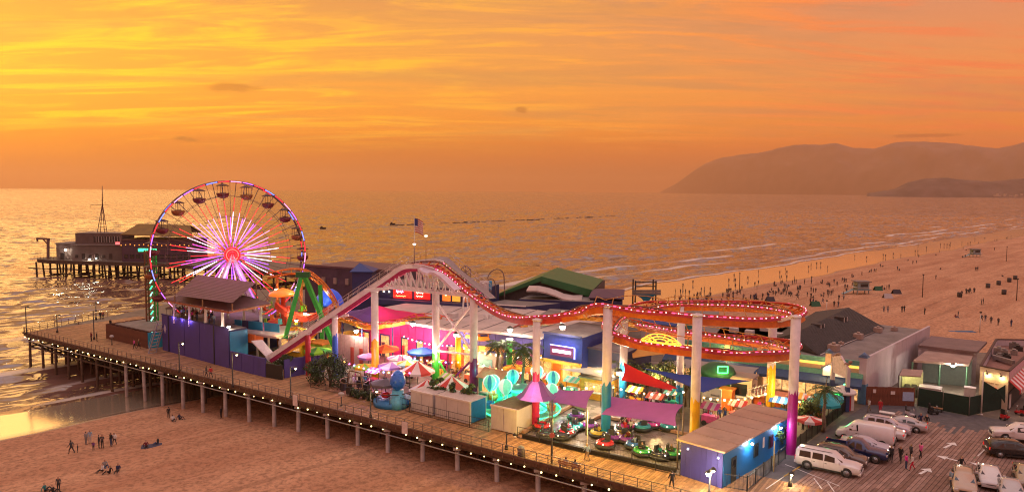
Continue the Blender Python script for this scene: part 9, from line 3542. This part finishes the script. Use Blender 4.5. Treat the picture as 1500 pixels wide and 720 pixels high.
	# ---- lamp posts and poles on the boardwalk
def lamp_post(base, h, label, arm=1.0, lit=True, power=55, head=(0, -1, 0)):
	t=thing('lamp_post', label, 'lamp post', base)
	mb=MB()
	mb.lathe(base, [(0.2, 0), (0.18, 0.35), (0.09, 0.5), (0.07, h), (0.02, h+0.05)], 8)
	mb.build('post', steel_d, t)
	tip=base+U*arm+ZUP*(h+0.1)
	mb=MB()
	mb.tube([base+ZUP*(h-0.1), base+U*arm*.5+ZUP*(h+0.12), tip], 0.035, 5)
	mb.build('arm', steel_d, t)
	mb=MB()
	mb.lathe((tip.x, tip.y, tip.z-0.1), [(0.24, 0), (0.16, 0.18), (0.03, 0.26)], 10)
	mb.build('shade', steel_d, t)
	mb=MB()
	mb.ball((tip.x, tip.y, tip.z-0.16), 0.13, 8, 5)
	mb.build('bulb', E('post_bulb' if lit else 'post_bulb_off', (1.0, 0.80, 0.45), 12.0 if lit else 0.3), t)
	if lit:
		lamp('post_light', tip-ZUP*0.45, (1.0, 0.74, 0.36), power, 0.15, t)
	return t
for px, py, yt, lit, lb in((39, 489, 449, False, 'thin lamp post at the seaward corner of the pier'), (141, 468, 441, True, 'lit lamp post by the far railing at the pier end'), (138, 497, 455, False, 'lamp post on the railing near the brown fence'), (84, 487, 461, False, 'lamp post left of the boardwalk end, beyond the railing'), (263, 545, 501, True, 'lit lamp post in front of the tall violet wall'), (341, 567, 517, True, 'lit lamp post at the left end of the low violet wall'), (426, 584, 537, True, 'lit lamp post before the black gate'), (543, 612, 570, True, 'lit lamp post by the clipped hedge'), (742, 658, 634, False, 'short dark lamp post on the boardwalk edge')):
	b_=P(px, py)
	hh=PY(px, yt, b_.y).z
	lamp_post(b_, hh, lb, 1.0, lit)
b_=P(1039, 726)
lamp_post(b_, 2.4, 'bright lamp post in front of the violet hut at the bottom edge', 0.3, True, 420)
floodlamp(PY(1038, 693, b_.y), 'dazzling white floodlight in front of the violet hut', 260, (1, 0.92, 0.7), 0.22)
p=PY(1157, 716, 62.0)
t=lamp_post(Vector((p.x, p.y, 0)), 1.2, 'low dazzling bollard lamp on the asphalt at the bottom edge', 0.1, True, 200)
b_=P(808, 679)
t=thing('grey_pole', 'tall grey pole with a round red sign on the boardwalk edge', 'pole', b_)
mb=MB()
mb.cyl(b_, (b_.x, b_.y, PY(808, 585, b_.y).z), 0.11, 0.09, 10)
mb.build('shaft', M('pole_grey', (0.16, 0.17, 0.16), 0.5, metal=0.4), t)
mb=MB()
mb.cyl((b_.x, b_.y-0.13, PY(808, 636, b_.y).z), (b_.x, b_.y-0.16, PY(808, 636, b_.y).z), 0.26, n=14)
mb.build('round_sign', M('sign_coral', (0.5, 0.12, 0.10), 0.5), t)
b_=P(860, 668)
t=thing('pale_pole', 'thin pale pole in front of the bumper cars', 'pole', b_)
mb=MB()
mb.cyl(b_, (b_.x, b_.y, PY(859, 600, b_.y).z), 0.05, n=8)
mb.build('shaft', M('pole_pale', (0.6, 0.55, 0.5), 0.5), t)
b_=P(1133, 690)
t=thing('pale_pole', 'thin yellowish pole on the ramp by the round clipped bush', 'pole', b_)
mb=MB()
mb.cyl(b_, (b_.x, b_.y, PY(1134, 645, b_.y).z), 0.05, n=8)
mb.build('shaft', M('pole_yellowish', (0.5, 0.36, 0.12), 0.5), t)
# signs on the railing, bin, coin telescopes
for i, (k, lb)in enumerate(((edge_pt(64.8, -0.30), 'white notice board hung on the railing left of the containers'), (edge_pt(84.2, -0.30), 'white notice board hung on the railing below the containers'))):
	p, d=k
	px_=[(433, 600), (592, 640)][i]
	c=min((edge_pt(q, -0.32)[0]for q in np.arange(10, EDGE_L, 0.5)), key=lambda r:abs(math.atan2(r.x, r.y)-math.atan2(P(px_[0], px_[1]).x, P(px_[0], px_[1]).y)))
	t=thing('notice_board', lb, 'sign', c)
	mb=MB()
	mb.box((c.x, c.y-0.05, 0.15), (0.85, 0.05, 1.35), UA)
	mb.build('board', trim_w, t)
	mb=MB()
	mb.box((c.x, c.y-0.02, 0.15), (0.95, 0.04, 1.45), UA)
	mb.build('frame', rail_m, t)
b_=P(763, 668)
t=thing('litter_bin', 'round grey litter bin on the boardwalk', 'bin', b_)
mb=MB()
mb.lathe(b_, [(0.33, 0), (0.36, 0.9), (0.30, 1.0), (0.12, 1.12), (0.01, 1.14)], 12)
mb.build('body', M('bin_grey', (0.17, 0.16, 0.16), 0.6), t)
for px, py, lb in((500, 594, 'pale coin telescope on the boardwalk by the clipped hedge'), (164, 505, 'pale coin telescope before the brown board fence')):
	b_=P(px, py)
	t=thing('coin_telescope', lb, 'telescope', b_)
	mb=MB()
	mb.lathe(b_, [(0.2, 0), (0.12, 0.1), (0.07, 0.25), (0.07, 1.15)], 8)
	mb.build('stand', steel_d, t)
	mb=MB()
	mb.ball((b_.x, b_.y, 1.45), 0.30, 10, 6, 0, (1.3, .8, .9))
	mb.build('head', M('scope_grey', (0.4, 0.37, 0.36), 0.4), t)
for px, py, lb in((325, 559, 'dark bench on the boardwalk near the low violet wall'), (112, 474, 'pale bench at the seaward end of the boardwalk')):
	b_=P(px, py)
	t=thing('deck_bench', lb, 'bench', b_)
	for k in range(3):
		mb=MB()
		mb.bar(b_-U*.9+V*(k*.16)+ZUP*.45, b_+U*.9+V*(k*.16)+ZUP*.45, .13, .05)
		mb.build('slat', wood[2], t)
	for s_ in(-.8, .8):
		mb=MB()
		mb.bar(b_+U*s_, b_+U*s_+ZUP*.42, .07, .07)
		mb.build('leg', black_m, t)
		# ---- beach: lifeguard towers, posts, bins, tents, goal posts, breakwater
lg_w=M('tower_pale_blue', (0.22, 0.30, 0.33), 0.7, var=0.15)
for px, py, lb, s_ in((1261, 430, 'pale blue lifeguard tower nearest the shingle roof', 1.0), (1428, 376, 'farther pale blue lifeguard tower near the right edge', 1.0)):
	b_=Pbeach(px, py)
	t=thing('lifeguard_tower', lb, 'lifeguard tower', b_)
	h0=1.3
	mb=MB()
	mb.box((b_.x, b_.y, b_.z+h0+1.25), (3.4, 3.0, 2.3))
	mb.build('cabin', lg_w, t)
	mb=MB()
	mb.box((b_.x, b_.y, b_.z+h0+2.5), (4.4, 3.8, 0.22))
	mb.build('roof', greyroof, t)
	mb=MB()
	mb.box((b_.x, b_.y, b_.z+h0), (4.8, 3.6, 0.18))
	mb.build('deck', lg_w, t)
	mb=MB()
	mb.box((b_.x-1.72, b_.y-0.3, b_.z+h0+1.4), (0.06, 1.8, 1.0))
	mb.box((b_.x+0.2, b_.y-1.52, b_.z+h0+1.4), (2.2, 0.06, 0.9))
	mb.build('window', glass_d, t)
	for dx in(-1.7, 1.7):
		for dy in(-1.2, 1.2):
			mb=MB()
			mb.bar((b_.x+dx, b_.y+dy, b_.z-0.3), (b_.x+dx, b_.y+dy, b_.z+h0), 0.2, 0.2)
			mb.build('leg', lg_w, t)
	mb=MB()
	mb.bar((b_.x-2.4, b_.y, b_.z+h0), (b_.x-6.0, b_.y-1.0, b_.z+0.1), 1.1, 0.12)
	mb.build('ramp', lg_w, t)
	mb=MB()
	mb.box((b_.x, b_.y, b_.z+h0+0.75), (4.7, 3.5, 0.06))
	mb.build('rail', trim_w, t)
for px, y0, y1, lb, lit in((1351, 435, 402, 'thin dark post standing on the beach between the two lifeguard towers', 0), (1489, 440, 408, 'dark post with a box on the beach at the right edge', 0), (1474, 383, 361, 'dark post on the beach right of the farther tower', 0), (1434, 505, 457, 'pale tall post on the beach behind the flat roofs', 1), (1210, 468, 440, 'pale post on the beach behind the shingle roof', 1), (1083, 425, 400, 'dark post near the wet sand left of the beach crowd', 0)):
	b_=Pbeach(px, y0)if not lit else PY(px, y0, 150 if px>1300 else 175)
	if lit:
		b_.z=ground(b_.x, b_.y)
	t=thing('beach_post', lb, 'post', b_)
	tp=PY(px, y1, b_.y)
	mb=MB()
	mb.cyl(b_-ZUP*0.3, (b_.x, b_.y, tp.z), 0.13, 0.10, 7)
	mb.build('shaft', M('pole_pale', (0.6, 0.55, 0.5), 0.5)if lit else bark, t)
	mb=MB()
	mb.box((b_.x, b_.y, tp.z), (0.35, 0.35, 0.3))
	mb.build('cap', steel_d, t)
bin_mb=MB()
bin_mb.lathe((0, 0, 0), [(0.45, 0), (0.5, 0.15), (0.5, 1.1), (0.42, 1.12), (0.40, 0.95)], 12)
bin_me=bin_mb.mesh('beach_bin', M('barrel_dark', (0.05, 0.04, 0.04), 0.7))
for x, y in((1195, 585), (1285, 560), (1375, 535), (1425, 515), (955, 662), (1330, 640)):
	b_=Pbeach(1240+x/K_, 320+y/K_)
	o=link('beach_bin', bin_me)
	o.location=b_
	o.scale=(1.25, 1.25, 1.25)
	tag(o, 'dark round litter barrel standing on the far beach', 'bin', 'litter barrels on the far beach')
for px, py, cm, lb in((1313, 430, fab('tentdark', (0.05, 0.04, 0.05)), 'dark beach tent beside the blue lifeguard tower'), (1286, 425, fab('tentgreen', (0.03, 0.10, 0.05)), 'small green parasol beside the blue lifeguard tower'), (1128, 441, fab('tentdark', (0.05, 0.04, 0.05)), 'dark beach tent in the middle of the beach crowd'), (1194, 448, fab('tentgreen', (0.03, 0.10, 0.05)), 'dark green beach tent above the shingle roof'), (1300, 436, fab('tentwhite', (0.4, 0.36, 0.36)), 'pale low windbreak below the dark beach tent')):
	b_=Pbeach(px, py)
	t=thing('beach_tent', lb, 'tent', b_)
	mb=MB()
	w_=1.3
	q_=[b_+Vector((-w_, -.8, 0)), b_+Vector((w_, -.8, 0)), b_+Vector((w_, .8, 0)), b_+Vector((-w_, .8, 0))]
	r_=[b_+Vector((-w_*.8, 0, 1.3)), b_+Vector((w_*.8, 0, 1.3))]
	mb.poly([q_[0], q_[1], r_[1], r_[0]], .04)
	mb.poly([q_[2], q_[3], r_[0], r_[1]], .04)
	mb.poly([q_[1], q_[2], r_[1]], .04)
	mb.build('fabric', cm, t)
	mb=MB()
	mb.cyl(r_[0], r_[1], 0.03, n=5)
	mb.build('ridge_pole', steel_d, t)
b_=PY(1412, 497, 150)
b_.z=ground(b_.x, b_.y)
wallbox([(b_.x-2.6, b_.y), (b_.x+2.6, b_.y), (b_.x+2.6, b_.y+1.5), (b_.x-2.6, b_.y+1.5)], b_.z, PY(1412, 491, 150).z, 'tarp_cover', M('tarp_blue', (0.01, 0.10, 0.24), 0.7), None)
tag(sc.objects[-1], 'bright blue tarpaulin cover on the sand behind the flat tan roofs', 'tarpaulin')
# rock breakwater out at sea
brk=MB()
q0, q1=P(560, 331, SEA), P(905, 316.5, SEA)
rs=random.Random(77)
for i in range(260):
	t_=rs.random()
	p=q0.lerp(q1, t_)
	if 0.12<t_<0.16:
		continue
	s_=rs.uniform(0.8, 2.0)
	brk.ball((p.x+rs.uniform(-2, 2), p.y+rs.uniform(-6, 6), SEA+rs.uniform(-1.0, 0.2)), s_, 6, 4, 0, (rs.uniform(1.2, 2.4), 1, 0.5))
o=brk.build('breakwater_rocks', M('rock_wet_dark', (0.07, 0.05, 0.045), 0.8, var=0.4))
tag(o, 'long low dark line of breakwater rocks far out on the sea', 'breakwater', kind='stuff')
# moored boat specks
for px, py, lb in((575, 329, 'tiny dark boat left end of the breakwater'), (473, 335.5, 'tiny dark boat far left of the breakwater, by the ferris wheel')):
	p=P(px, py, SEA)
	t=thing('small_boat', lb, 'boat', p)
	mb=MB()
	mb.add([(p.x+x*3, p.y+y*1.2, p.z+z)for x, y, z in((-1, 0, 1.6), (-.8, -1, 1.3), (.8, -1, 1.3), (1, 0, 1.7), (.8, 1, 1.3), (-.8, 1, 1.3), (-.7, 0, -.4), (.7, 0, -.4))], [(0, 1, 6), (1, 2, 7, 6), (2, 3, 7), (3, 4, 7), (4, 5, 6, 7), (5, 0, 6), (0, 5, 4, 3, 2, 1)])
	mb.build('hull', M('rock_wet_dark', (0.07, 0.05, 0.045), 0.8), t)
	mb=MB()
	mb.box((p.x-1, p.y, p.z+1.9), (1.6, 1.2, 1.0))
	mb.build('cabin', M('rock_wet_dark', (0.07, 0.05, 0.045), 0.8), t)
	# houses on the far headland
hm=M('house_pale', (0.55, 0.45, 0.38), 0.8)
rs=random.Random(9)
for i in range(34):
	px=rs.choice((rs.uniform(1322, 1346), rs.uniform(1330, 1345), rs.uniform(1455, 1500)))
	py=rs.uniform(282, 286)if px<1400 else rs.uniform(284.5, 287.5)
	p=PY(px, py, 7300 if px>1400 else 8300)
	mb=MB()
	w_=rs.uniform(9, 22)
	mb.box((p.x, p.y, p.z), (w_, w_*0.8, 13))
	o=mb.build('coast_house', hm)
	tag(o, 'tiny pale house on the shore of the far headland', 'house', 'houses along the far headland')
